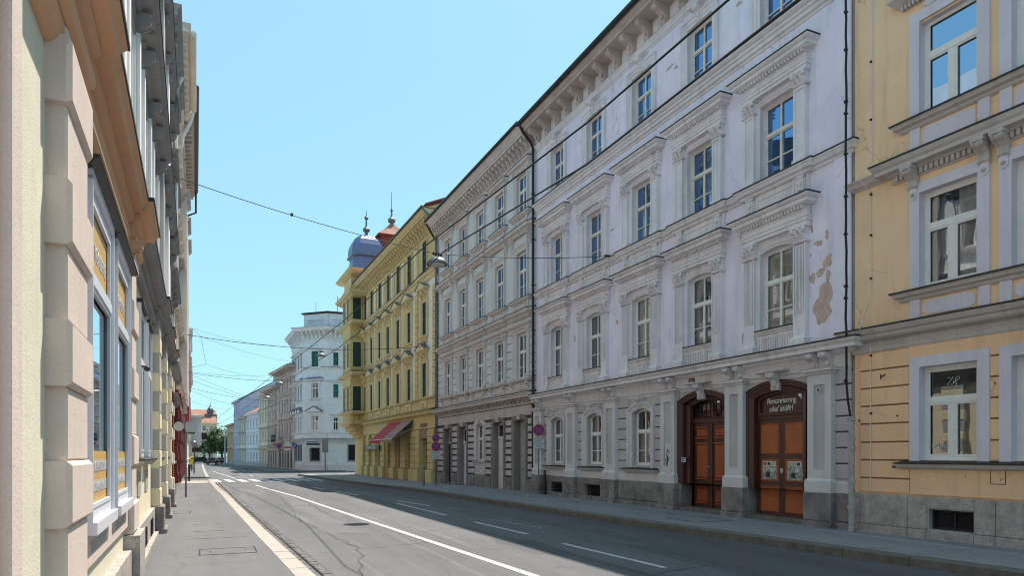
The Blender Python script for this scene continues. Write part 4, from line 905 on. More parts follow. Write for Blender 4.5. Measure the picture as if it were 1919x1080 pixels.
for c in GB:
    put_window(grn, 'grn1', c, 5.0, 2); put_window(grn, 'grn2', c, 8.55, 0); put_window(grn, 'grn3', c, 12.2, 2)
    for z0, z1 in ((5.0, 7.0), (8.55, 10.55), (12.2, 13.95)):
        s = MB(); s.sweep([(-.5, z0), (-.5, z1), (.5, z1), (.5, z0)], [(0, -.12), (0, .04), (.05, .06), (.15, .06), (.17, .09), (.21, .09), (.21, 0)], 'grntrim')
        put('window_surround', s.mesh('window_surround'), grn, (c, 0, 0))
    s = MB()
    # first floor: pilaster strips with small capitals and a straight hood; consoled sill with a panel
    for s2 in (-1, 1): s.box(s2 * .79 - .08, s2 * .79 + .08, -.10, .01, 5.02, 6.98, 'grntrim'); s.box(s2 * .79 - .11, s2 * .79 + .11, -.14, .01, 6.95, 7.15, 'grntrim'); s.ball((s2 * .79, -.16, 7.05), .07, 'grntrim', 8); s.ball((s2 * .79, -.14, 5.06), .11, 'grntrim', 8)
    s.mold(-.88, .88, [(.10, 7.14), (.12, 7.18), (.12, 7.24), (.20, 7.27), (.24, 7.32), (.24, 7.35)], 'grntrim')
    put('hood', s.mesh('hood'), grn, (c, 0, 0)); s = MB()
    s.box(-.9, .9, -.06, .01, 4.42, 4.84, 'grn'); s.box(-.55, .55, -.09, -.05, 4.50, 4.76, 'grntrim')
    for s2 in (-1, 1): bracket(s, s2 * .78, .14, .20, .38, 4.83, 'grntrim')
    s.mold(-.92, .92, [(.10, 4.82), (.20, 4.85), (.24, 4.92), (.24, 4.96)], 'grntrim')
    put('apron', s.mesh('apron'), grn, (c, 0, 0)); s = MB()
    s.box(-.95, .95, -.04, .01, 7.96, 8.28, 'grn'); s.box(-.5, .5, -.08, -.04, 8.02, 8.22, 'grntrim'); s.box(-.78, -.58, -.08, .0, 7.96, 8.3, 'grntrim'); s.box(.58, .78, -.08, .0, 7.96, 8.3, 'grntrim')
    s.mold(-.82, .82, [(.08, 8.28), (.12, 8.32), (.20, 8.38), (.20, 8.44)], 'grntrim'); s.mold(-.82, .82, [(.21, 8.441), (.21, 8.45), (0, 8.48)], 'flash')
    put('apron', s.mesh('apron'), grn, (c, 0, 0))
    for s2 in (-1, 1): s = MB(); bracket(s, 0, .17, .22, .62, 11.32, 'grntrim'); put('console', s.mesh('console'), grn, (c + s2 * .88, 0, 0))
    s = MB(); s.box(-.7, .7, -.08, .0, 10.78, 11.1, 'grntrim'); s.box(-.6, .6, -.10, -.08, 10.84, 11.04, 'grn')
    put('frieze_panel', s.mesh('frieze_panel'), grn, (c, 0, 0)); s = MB(); s.box(-.5, .5, -.03, .0, 11.72, 12.02, 'grntrim')
    s.box(-.66, -.5, -.09, .0, 11.72, 12.02, 'grntrim'); s.box(.5, .66, -.09, .0, 11.72, 12.02, 'grntrim'); s.box(-.42, .42, -.08, .0, 11.74, 11.94, 'grntrim')
    s.mold(-.80, .80, [(.08, 12.0), (.12, 12.04), (.20, 12.10), (.20, 12.16)], 'grntrim'); s.mold(-.80, .80, [(.21, 12.161), (.21, 12.17), (0, 12.2)], 'flash')
    put('apron', s.mesh('apron'), grn, (c, 0, 0)); s = MB()
    for s2 in (-1, 1): bracket(s, s2 * .80, .12, .13, .45, 14.22, 'grntrim', 0, False)
    s.mold(-.82, .82, [(.06, 14.16), (.12, 14.24), (.22, 14.27), (.26, 14.34), (.26, 14.37)], 'grntrim'); s.mold(-.82, .82, [(.27, 14.371), (.27, 14.38), (0, 14.43)], 'flash')
    put('hood', s.mesh('hood'), grn, (c, 0, 0))
for z in (7.62, 11.28):
    s = MB(); P = [(.03, z - .02), (.05, z + .02), (.10, z + .06), (.12, z + .10), (.22, z + .13), (.26, z + .22), (.26, z + .25)]
    s.mold(0, W2, P, 'grntrim', 0, 0); s.mold(0, W2, [(.27, z + .251), (.27, z + .26), (0, z + .31)], 'flash', 0, 0)
    for c in GB: s.mold(c - .84, c + .84, [(p + .08, q) for p, q in P], 'grntrim'); s.mold(c - .84, c + .84, [(.35, z + .252), (.35, z + .262), (0, z + .315)], 'flash')
    part('string_course', s, grn)
mb = MB(); mb.mold(0, W2, [(.02, 14.50), (.05, 14.55), (.08, 14.58), (.08, 14.64), (.12, 14.68)], 'grntrim', 0, 0); mb.box(0, W2, -.05, .01, 14.68, 15.1, 'browntrim'); n = 34
for i in range(n): x = W2 * (i + .5) / n; bracket(mb, x, .20, .44, .40, 15.08, 'grntrim', -.04, False, True)
mb.mold(0, W2, [(.05, 15.08), (.55, 15.09), (.55, 15.18), (.60, 15.20), (.74, 15.40), (.78, 15.46)], 'grntrim', 0, 0); part('eaves_cornice', mb, grn)
mb = MB(); mb.tube([(0, -.82, 15.48), (W2 - .1, -.82, 15.48)], .07, 'darkmetal', 8); part('gutter', mb, grn)
mb = MB(); mb.add([(0, -.78, 15.47), (W2, -.78, 15.47), (W2, 6, 18.6), (0, 6, 18.6), (W2, 12, 15.4), (0, 12, 15.4)], [(0, 1, 2, 3), (3, 2, 4, 5), (0, 3, 5), (1, 4, 2)], 'greytile'); part('roof', mb, grn)
downpipe(grn, .02, 14.4, -.13, .06, 'darkmetal', (.02, .6, .95), .1)
# ================================================================== yellow house with corner turret
W3 = 20.0
gol = thing('apartment_house', 'mustard yellow house with green shutters, red awning and domed corner turret', 'apartment building', (12.6, 39.02, -.1), -pi / 2 + .011)
# local x runs towards the camera, so x=0 is the far end
gol.location = (12.6 - .011 * 20 - .0, 59.0, -.1)
GX = [1.4, 3.0, 5.75, 8.4, 11.2, 14.0, 17.45]
GX = [59.0 - v for v in (58.4, 56.0, 53.25, 50.6, 47.8, 45.0, 41.6)]
mb = MB()
gop = [(v, w_, .1, 3.25, 0) for v, w_ in ((1.05, 1.0), (3.15, .9), (5.7, 1.15), (8.75, 1.45), (11.7, 1.15), (14.2, 1.2), (17.5, 1.35))]
wall_with_holes(mb, 0, W3, -.2, 4.4, gop, 'gold', .6)
for z0, z1, a, b in ((4.4, 8.3, 5.38, 7.5), (8.3, 12.8, 9.25, 11.35), (12.8, 16.0, 13.25, 15.2)): wall_with_holes(mb, 0, W3, z0, z1, [(v, .92, a, b, 0) for v in GX], 'goldpale' if z0 in (4.4, 8.3) else 'gold', .3, 'gold')
body(mb, W3, 14, -.2, 16, 'gold'); part('wall', mb, gol); interior(gol, W3, .1, 15.9, [4.4, 8.3, 12.8])
mb = MB()
for v, w_, a, b, r in gop:
    mb.box(v - w_ / 2, v + w_ / 2, .3, .35, 2.6, 2.68, 'wframe2'); mb.box(v - w_ / 2, v - w_ / 2 + .07, .3, .36, .1, 3.25, 'darkmetal'); mb.box(v + .02, v + .07, .3, .36, .1, 3.25, 'darkmetal'); mb.box(v - w_ / 2, v + w_ / 2, .3, .36, .1, .6, 'gold')
o = part('shopfront', mb, gol)
g = MB()
for v, w_, a, b, r in gop: g.box(v - w_ / 2, v + w_ / 2, .33, .34, .6, 3.25, 'glass')
part('pane', g, o)
piers = []; x = 0
for v, w_, a, b, r in gop: piers.append((x, v - w_ / 2)); x = v + w_ / 2
piers.append((x, W3))
mb = MB()
for a, b in piers:
    c_ = (a + b) / 2; ww = min(b - a - .1, 1.15) if b - a < 2 else .9
    for cc in ([c_] if b - a < 1.9 else [a + .5, b - .5]):
        mb = MB(); mb.cham(cc - ww / 2 - .05, cc + ww / 2 + .05, -.34, .01, -.3, .78, .03, 'gold')
        courses(mb, [(cc - ww / 2, cc + ww / 2)], [.80 + .40 * i for i in range(7)], .22, .05, 'gold', .03)
        mb.box(cc - ww / 2 + .03, cc + ww / 2 - .03, -.17, .01, .8, 3.3, 'gold'); part('rusticated_pier', mb, gol)
mb = MB(); mb.mold(0, W3, [(.05, 3.3), (.18, 3.36), (.18, 3.42), (.10, 3.44), (.10, 4.12), (.15, 4.16), (.2, 4.2), (.36, 4.24), (.36, 4.34), (.44, 4.42), (.44, 4.45)], 'gold', 0, 0); mb.mold(0, W3, [(.455, 4.451), (.455, 4.465), (0, 4.54)], 'flash', 0, 0)
part('ground_cornice', mb, gol)
mb = MB(); mb.mold(0, W3, [(.03, 4.55), (.10, 4.58), (.10, 4.66), (.03, 4.68), (.03, 5.12), (.06, 5.16), (.16, 5.22), (.18, 5.3)], 'gold', 0, 0)
for v in GX: mb.box(v - .62, v + .62, -.12, -.02, 4.68, 5.14, 'goldtrim'); mb.box(v - .16, v + .16, -.16, -.12, 4.78, 5.05, 'gold'); mb.ball((v, -.17, 4.92), .09, 'goldtrim', 8)
part('balustrade_band', mb, gol)
mb = MB(); mb.mold(0, W3, [(.03, 12.55), (.06, 12.6), (.10, 12.84), (.20, 12.9), (.24, 13.0), (.24, 13.04)], 'goldtrim', 0, 0); mb.mold(0, W3, [(.255, 13.041), (.255, 13.05), (0, 13.1)], 'flash', 0, 0)
for v in GX: mb.box(v - .55, v + .55, -.09, 0, 12.28, 12.52, 'goldtrim'); [mb.ball((v + t * .13, -.10, 12.4), .06, 'gold', 6) for t in (-3, -2, -1, 0, 1, 2, 3)]
part('string_course', mb, gol)
q = GX + [W3 + 1]
for a, b in zip(q, q[1:]):
    m_ = (a + b) / 2 if b <= W3 else None
    if m_:
        mb = MB(); mb.box(m_ - .36, m_ - .08, -.07, .01, 13.1, 15.1, 'goldpale'); part('pilaster_strip', mb, gol)
        mb = MB(); mb.box(m_ + .08, m_ + .36, -.07, .01, 13.1, 15.1, 'goldtrim'); part('pilaster_strip', mb, gol)
        for z0, z1 in ((5.34, 8.6), (9.0, 12.2)): mb = MB(); mb.box(m_ - .22, m_ + .22, -.05, .01, z0, z1, 'gold'); part('pilaster_strip', mb, gol)
course_parts(gol, [(15.5, 16.1), (19.2, W3)], [5.34 + .42 * i for i in range(17)], .10, .04, 'gold', .02)
window_kit('gol', .92, 2.12, 'plain2', 'green', y=.18, gk='glass'); WK['gol'] = (WK['gol'][0], WK['gol'][1], WK['gol'][2], .92, 2.12)
def shutter_mesh(w, h, k, y=.03, op=0):
    s = MB()
    for s2 in (-1, 1):
        a, b = (0.008, w / 2 - .01) if s2 > 0 else (-w / 2 + .01, -.008)
        s.box(a, a + .05, y, y + .04, 0, h, k); s.box(b - .05, b, y, y + .04, 0, h, k)
        for zz in (0, h * .48, h - .07): s.box(a + .05, b - .05, y, y + .04, zz, zz + .07, k)
        n = int(h / .075)
        for i in range(n):
            zz = .02 + h * i / n; s.add([(a + .05, y + .005, zz), (b - .05, y + .005, zz), (b - .05, y + .035, zz + .06), (a + .05, y + .035, zz + .06)], [(0, 1, 2, 3)], k)
    return s.mesh('shutters')
sh_g = shutter_mesh(.92, 2.12, 'green')
hood_g = MB()
hood_g.sweep([(-.46, 0), (-.46, 2.12), (.46, 2.12), (.46, 0)], [(0, -.1), (0, .07), (.10, .07), (.12, .10), (.18, .10), (.18, 0)], 'goldtrim')
for s2 in (-1, 1): hood_g.box(s2 * .72 - .09, s2 * .72 + .09, -.13, 0, -.1, 2.3, 'goldtrim'); bracket(hood_g, s2 * .62, .16, .30, .42, 2.78, 'goldtrim')
hood_g.box(-.62, .62, -.12, 0, 2.32, 2.78, 'gold'); [hood_g.ball((t * .16, -.15, 2.5 + .1 * (1 - abs(t) / 2)), .09, 'goldtrim', 8) for t in (-2, -1, 0, 1, 2)]
hood_g.ball((0, -.2, 2.66), .16, 'goldtrim', 8)
hood_g.mold(-.62, .62, [(.10, 2.78), (.30, 2.82), (.34, 2.88)], 'goldtrim')
hood_g.prism([(-.98, 2.88), (.98, 2.88), (.98, 2.94), (0, 3.34), (-.98, 2.94)], -.36, 0, 'goldtrim', 'y'); hood_g.prism([(-1.0, 2.945), (0, 3.35), (1.0, 2.945), (1.0, 2.975), (0, 3.39), (-1.0, 2.975)], -.40, 0, 'zinc', 'y')
hood_gm = hood_g.mesh('hood')
fr_g = MB(); fr_g.sweep([(-.46, 0), (-.46, 1.95), (.46, 1.95), (.46, 0)], [(0, -.1), (0, .05), (.12, .05), (.16, .08), (.16, 0)], 'goldtrim'); fr_gm = fr_g.mesh('window_surround'); sh_g3 = shutter_mesh(.92, 1.95, 'green')
for v in GX:
    for z in (5.38, 9.23): put('shutters', sh_g, gol, (v, 0, z)); put('hood', hood_gm, gol, (v, 0, z))
    put('shutters', sh_g3, gol, (v, 0, 13.25)); put('window_surround', fr_gm, gol, (v, 0, 13.25))
    s = MB(); s.box(-.58, .58, -.10, 0, 8.78, 9.08, 'goldtrim'); s.mold(-.6, .6, [(.10, 9.08), (.2, 9.12), (.22, 9.2)], 'goldtrim'); [s.ball((t * .15, -.12, 8.93), .07, 'gold', 6) for t in (-3, -2, -1, 0, 1, 2, 3)]; put('apron', s.mesh('apron'), gol, (v, 0, 0))
mb = MB(); mb.box(0, W3, -.05, 0, 15.3, 16.0, 'gold'); mb.mold(0, W3, [(.03, 15.22), (.08, 15.26), (.10, 15.32)], 'goldtrim', 0, 0); n = 34
for i in range(n): bracket(mb, W3 * (i + .5) / n, .24, .60, .66, 16.02, 'goldtrim', -.04, False, True)
mb.mold(0, W3, [(.05, 16.0), (.78, 16.02), (.78, 16.14), (.84, 16.16), (.95, 16.34), (.98, 16.38)], 'goldtrim', 0, 0); part('eaves_cornice', mb, gol)
mb = MB(); mb.tube([(0, -1.0, 16.42), (W3, -1.0, 16.42)], .08, 'rustpipe', 8); part('gutter', mb, gol)
mb = MB(); mb.add([(0, -.98, 16.4), (W3, -.98, 16.4), (W3, 7, 19.4), (0, 7, 19.4), (W3, 14, 16.4), (0, 14, 16.4)], [(0, 1, 2, 3), (3, 2, 4, 5), (0, 3, 5), (1, 4, 2)], 'redtile')
mb.prism([(-.6, 16.42), (7, 19.75), (14, 16.42)], W3 - .3, W3 + .06, 'gold'); mb.prism([(-.8, 16.5), (7, 19.9), (7, 20.0), (-.8, 16.62)], W3 - .4, W3 + .1, 'redwall'); part('roof', mb, gol)
downpipe(gol, W3 + .1, 15.6, -.13, .06, 'zinc', (-.1, .85, .75), .1)
# turret: canted oriel on corbels, attic storey, metal dome with finial
tx0, tx1, tp = -3.4, 0.0, 1.15
mb = MB()
mb.box(tx0 - .2, 0, 0, 6, -.2, 16, 'gold')
for a, b, pr in ((3.2, 3.5, .35), (3.5, 3.8, .65), (3.8, 4.15, .95), (4.15, 4.45, tp + .1)): mb.box(tx0 + (tp - pr) * .35, tx1 - (tp - pr) * .35, -pr, .05, a, b, 'gold')
mb.mold(tx0, tx1, [(tp, 4.3), (tp + .18, 4.4), (tp + .24, 4.55)], 'goldtrim')
mb.box(tx0, tx1, -tp, .05, 4.5, 16.2, 'gold')
for z in (5.2, 8.5, 12.9): mb.mold(tx0, tx1, [(tp + .02, z), (tp + .14, z + .08), (tp + .2, z + .18), (tp + .2, z + .22)], 'goldtrim'); mb.mold(tx0, tx1, [(tp + .21, z + .221), (tp + .21, z + .23), (tp, z + .27)], 'flash')
for z in (4.62,):
    for i in range(7): mb.box(tx0 + .2 + i * .5, tx0 + .38 + i * .5, -tp - .08, -tp, z, z + .5, 'goldtrim')
    for i in range(3): mb.box(tx1, tx1 + .08, -tp + .1 + i * .4, -tp + .25 + i * .4, z, z + .5, 'goldtrim')
for i, z in enumerate([5.5, 6.2, 6.9, 7.6, 9.0, 9.7, 10.4, 11.1, 11.8]): mb.box(tx0 - .012, tx1 + .012, -tp - .012, .0, z, z + .03, 'groove')
mb.mold(tx0, tx1, [(tp + .03, 15.2), (tp + .1, 15.3), (tp + .3, 15.4), (tp + .4, 15.6), (tp + .4, 15.65)], 'goldtrim')
mb.box(tx0 + .2, tx1 - .2, -tp + .1, 1.4, 15.6, 17.2, 'goldtrim'); mb.mold(tx0 + .1, tx1 - .1, [(tp, 17.1), (tp + .25, 17.25), (tp + .4, 17.45)], 'goldtrim')
mb.box(tx0 - .3, tx1 + .3, -tp - .3, 1.6, 17.3, 17.5, 'goldtrim')
tur = part('turret', mb, gol)
for z in (5.5, 9.3, 13.3):
    hh = 2.1 if z < 13 else 1.9
    s = MB(); s.sweep([(-.34, 0), (-.34, hh), (.34, hh), (.34, 0)], [(0, .0), (0, .05), (.12, .05), (.12, 0)], 'goldtrim'); s.box(-.34, .34, -.02, 0, 0, hh, 'green'); s.box(-.015, .015, -.04, -.02, 0, hh, 'green'); me = s.mesh('turret_window')
    for xx in (tx0 + .85, tx1 - .85): put('turret_window', me, tur, (xx, -tp - .002, z))
    put('turret_window', me, tur, (tx1 + .002, -tp + .55, z), (0, 0, pi / 2))
dome = MB(); cx, cy = (tx0 + tx1) / 2, .6
def sq_rings(mb, prof, cx, cy, k, n=4, rot=pi / 4, chamf=.35):
    rings = []
    for r, z in prof:
        pts = []
        for sx, sy in ((1, 1), (-1, 1), (-1, -1), (1, -1)):
            c_ = r * chamf
            a = (cx + sx * r, cy + sy * (r - c_)); b = (cx + sx * (r - c_), cy + sy * r)
            pts += [a, b] if sx * sy > 0 else [b, a]
        rings.append([(x_, y_, z) for x_, y_ in pts])
    vs = [v for r_ in rings for v in r_]; m_ = 8
    fs = [(i * m_ + q, i * m_ + (q + 1) % m_, (i + 1) * m_ + (q + 1) % m_, (i + 1) * m_ + q) for i in range(len(rings) - 1) for q in range(m_)]
    fs += [tuple(range(m_))[::-1], tuple(range((len(rings) - 1) * m_, len(rings) * m_))]
    mb.add(vs, fs, k)
sq_rings(dome, [(r_ * .92, z_) for r_, z_ in [(1.72, 17.5), (1.62, 17.75), (1.45, 18.6), (1.42, 19.0), (1.66, 19.1), (1.66, 19.22), (1.55, 19.26), (1.58, 19.6), (1.5, 20.1), (1.25, 20.6), (.85, 20.95), (.4, 21.15), (.12, 21.3)]], cx, cy, 'bluezinc')
d_ = part('dome', dome, gol)
f = MB(); f.lathe([(.12, 21.25), (.16, 21.5), (.30, 21.62), (.32, 21.78), (.16, 21.95), (.09, 22.1), (.07, 22.6), (.17, 22.7), (.19, 22.82), (.1, 22.95), (.03, 23.1), (.02, 23.5)], 'zinc', 12, (cx, cy)); part('finial', f, d_, smooth=True)
pv = MB(); px_, py_ = -2.5, 3.1
pv.box(px_ - 1.2, px_ + 1.2, py_ - 1.2, py_ + 1.2, 16, 21.4, 'redwall')
pv.add([(px_ - 1.6, py_ - 1.6, 21.4), (px_ + 1.6, py_ - 1.6, 21.4), (px_ + 1.6, py_ + 1.6, 21.4), (px_ - 1.6, py_ + 1.6, 21.4), (px_ - .8, py_ - .8, 22.1), (px_ + .8, py_ - .8, 22.1), (px_ + .8, py_ + .8, 22.1), (px_ - .8, py_ + .8, 22.1), (px_, py_, 23.0)],
       [(0, 1, 5, 4), (1, 2, 6, 5), (2, 3, 7, 6), (3, 0, 4, 7), (4, 5, 8), (5, 6, 8), (6, 7, 8), (7, 4, 8), (3, 2, 1, 0)], 'redtile')
pv_ = part('tiled_pavilion', pv, gol); f = MB(); f.lathe([(.14, 22.5), (.16, 22.9), (.34, 23.05), (.36, 23.25), (.16, 23.45), (.09, 23.6), (.07, 24.0), (.15, 24.1), (.03, 24.3), (.02, 25.8)], 'zinc', 10, (px_, py_)); part('finial', f, pv_, smooth=True)
# awnings and shop sign
def awning(x0, x1, zt, zb, out, k, label, name='awning'):
    s = MB(); n = 8; y0 = -.22
    vs = []
    for i in range(n + 1):
        t = i / n; vs += [(x0 + (x1 - x0) * t, y0, zt), (x0 + (x1 - x0) * t, y0 - out, zb + .012 * sin(t * 9)), (x0 + (x1 - x0) * t, y0 - out - .01, zb - .22 + .02 * (i % 2))]
    fs = []
    for i in range(n): fs += [(3 * i, 3 * i + 3, 3 * i + 4, 3 * i + 1), (3 * i + 1, 3 * i + 4, 3 * i + 5, 3 * i + 2)]
    s.add(vs, fs, k); s.add([(v[0], v[1], v[2] - .012) for v in vs], fs, k)
    s.tube([(x0, y0 - out, zb), (x1, y0 - out, zb)], .03, 'whitepaint', 6); s.box(x0, x1, y0 - .02, y0 + .12, zt - .04, zt + .08, k)
    for xx in (x0 + .05, x1 - .05): s.tube([(xx, y0, zt - .5), (xx, y0 - out * .5, (zt + zb) / 2 - .22), (xx, y0 - out, zb)], .018, 'metal', 6)
    return part(name, s, gol, label=label)
awning(9.0, 12.55, 3.95, 2.75, 1.35, 'awnred', 'faded red fabric awning'); awning(12.62, 15.25, 3.95, 2.75, 1.35, 'awnpink', 'pale pink fabric awning')
mb = MB(); mb.box(2.0, 7.2, -.46, -.36, 2.12, 2.46, 'blacksign'); o = part('shop_sign', mb, gol); put('lettering', text_mesh('MA SANCHE RMANE', .36, 'whitepaint', .01), o, (4.6, -.47, 2.16), (pi / 2, 0, 0))
mb = MB(); mb.box(16.7, 18.3, -.1, -.04, 2.75, 3.7, 'awnpink'); part('blind_box', mb, gol)
# ================================================================== simple houses farther away
def shed_roof(W, D, z, zr, k, over=.3):
    mb = MB(); mb.add([(0, -over, z), (W, -over, z), (W, D / 2, zr), (0, D / 2, zr), (W, D + over, z), (0, D + over, z)], [(0, 1, 2, 3), (3, 2, 4, 5), (0, 3, 5), (1, 4, 2), (0, 5, 4, 1)], k); return mb
def house(label, loc, rz, W, D, floors, zeave, zr, k, kt, cols, roofk='greytile', gk=None, hoods=True, wk='wframe', ww=1.0, wh=1.8, shut=None, cur=True, cat='apartment building', over=.5, plinthk='plinth2', gopen=None, modil=True, group=None, name='town_house', detail=True, cyl=.2, pil=False, seed=1):
    # floors: list of sill heights; floors[0] is the ground floor
    h = thing(name, label, cat, loc, rz, group); mb = MB(); rr = random.Random(seed)
    lev = [-.4] + [f - .85 for f in floors[1:]] + [zeave]; gk = gk or k
    for i, f in enumerate(floors):
        hh = wh if i < len(floors) - 1 else wh * .92
        cs = cols if not (i == 0 and gopen) else gopen
        holes = [(c, ww if not (i == 0 and gopen) else ww * 1.2, f if not (i == 0 and gopen) else .1, f + hh, 0) for c in cs]
        wall_with_holes(mb, 0, W, lev[i], lev[i + 1], holes, gk if i == 0 else k, cyl)
    body(mb, W, D, -.4, zeave, k); part('wall', mb, h); interior(h, W, 0, zeave - .1, [v for v in lev[1:-1]], .8)
    if detail:
        s = MB(); z = lev[1]; s.mold(0, W, [(.04, z - .35), (.10, z - .3), (.10, z - .15), (.28, z - .1), (.34, z + .02)], kt, 0, 0)
        for z in lev[2:-1]: s.mold(0, W, [(.03, z - .1), (.12, z - .04), (.14, z + .06)], kt, 0, 0)
        part('string_course', s, h)
        s = MB(); s.mold(0, W, [(.04, zeave - .8), (.1, zeave - .74), (.05, zeave - .7), (.06, zeave - .3), (over, zeave - .28), (over, zeave - .12), (over + .12, zeave + .02)], kt)
        if modil:
            n = max(3, int(W / .62))
            for i in range(n): bracket(s, W * (i + .5) / n, .2, over * .85, .4, zeave - .27, kt, -.05, False, False)
        part('eaves_cornice', s, h)
        s = MB(); s.box(0, W, -.08, .0, -.5, .6, plinthk); 
        if not gopen: part('plinth', s, h)
        course_parts(h, [(0, .45), (W - .45, W)], [.7 + .4 * i for i in range(int((zeave - 1.6) / .4))], .06, .03, kt, .01)
        if pil:
            for a, b in zip(cols, cols[1:]): s = MB(); s.box((a + b) / 2 - .2, (a + b) / 2 + .2, -.1, 0, lev[1] + .1, zeave - .8, kt); part('pilaster_strip', s, h)
    wkey = (ww, wh, wk)
    for q in ((wkey, wh), ((ww, wh * .92, wk), wh * .92)):
        if q[0] not in WK: window_kit(q[0], ww, q[1], 'cross4', wk, y=.12, t=.06)
    skey = ('s', ww, wh, shut)
    if shut and skey not in WK: WK[skey] = shutter_mesh(ww, wh, shut, y=.06); WK[skey + (1,)] = shutter_mesh(ww, wh * .92, shut, y=.06)
    hk = ('h', ww, kt, hoods)
    if hk not in WK:
        s = MB(); s.sweep([(-ww / 2, 0), (-ww / 2, wh), (ww / 2, wh), (ww / 2, 0)], [(0, .0), (0, .04), (.14, .06), (.18, .06), (.18, 0)], kt); s.mold(-ww / 2 - .22, ww / 2 + .22, [(.05, -.16), (.16, -.1), (.18, -.02)], kt)
        if hoods:
            s.box(-ww / 2 - .15, ww / 2 + .15, -.08, 0, wh + .15, wh + .34, kt); s.mold(-ww / 2 - .2, ww / 2 + .2, [(.1, wh + .34), (.26, wh + .4), (.32, wh + .48)], kt)
            for s2 in (-1, 1): bracket(s, s2 * (ww / 2 + .14), .14, .22, .36, wh + .36, kt, 0, False, False)
            if hoods == 'gable': s.prism([(-ww / 2 - .5, wh + .48), (ww / 2 + .5, wh + .48), (0, wh + .95)], -.28, 0, kt, 'y')
        WK[hk] = s.mesh('window_surround')
    for i, f in enumerate(floors):
        top = i == len(floors) - 1
        cs = cols if not (i == 0 and gopen) else gopen
        for c in cs:
            if i == 0 and gopen:
                s = MB(); s.box(-ww * .6, ww * .6, .15, .18, .1, f + wh, 'doorbrown' if rr.random() < .4 else 'dark'); s.box(-.03, .03, .12, .15, .1, f + wh, wk); s.box(-ww * .6, ww * .6, .12, .15, f + wh * .72, f + wh * .72 + .07, wk); put('door', s.mesh('door'), h, (c, 0, 0)); continue
            if shut and i > 0 and rr.random() < .7: put('shutters', WK[skey + (1,)] if top else WK[skey], h, (c, 0, f))
            else: put_window(h, (ww, wh * .92, wk) if top else wkey, c, f, rr.choice([0, 2, None]) if cur else None)
            if detail: put('window_surround', WK[hk], h, (c, 0, f - (wh * .08 if top else 0)))
    part('roof', shed_roof(W, D, zeave + .02, zr, roofk, over + .1), h)
    return h
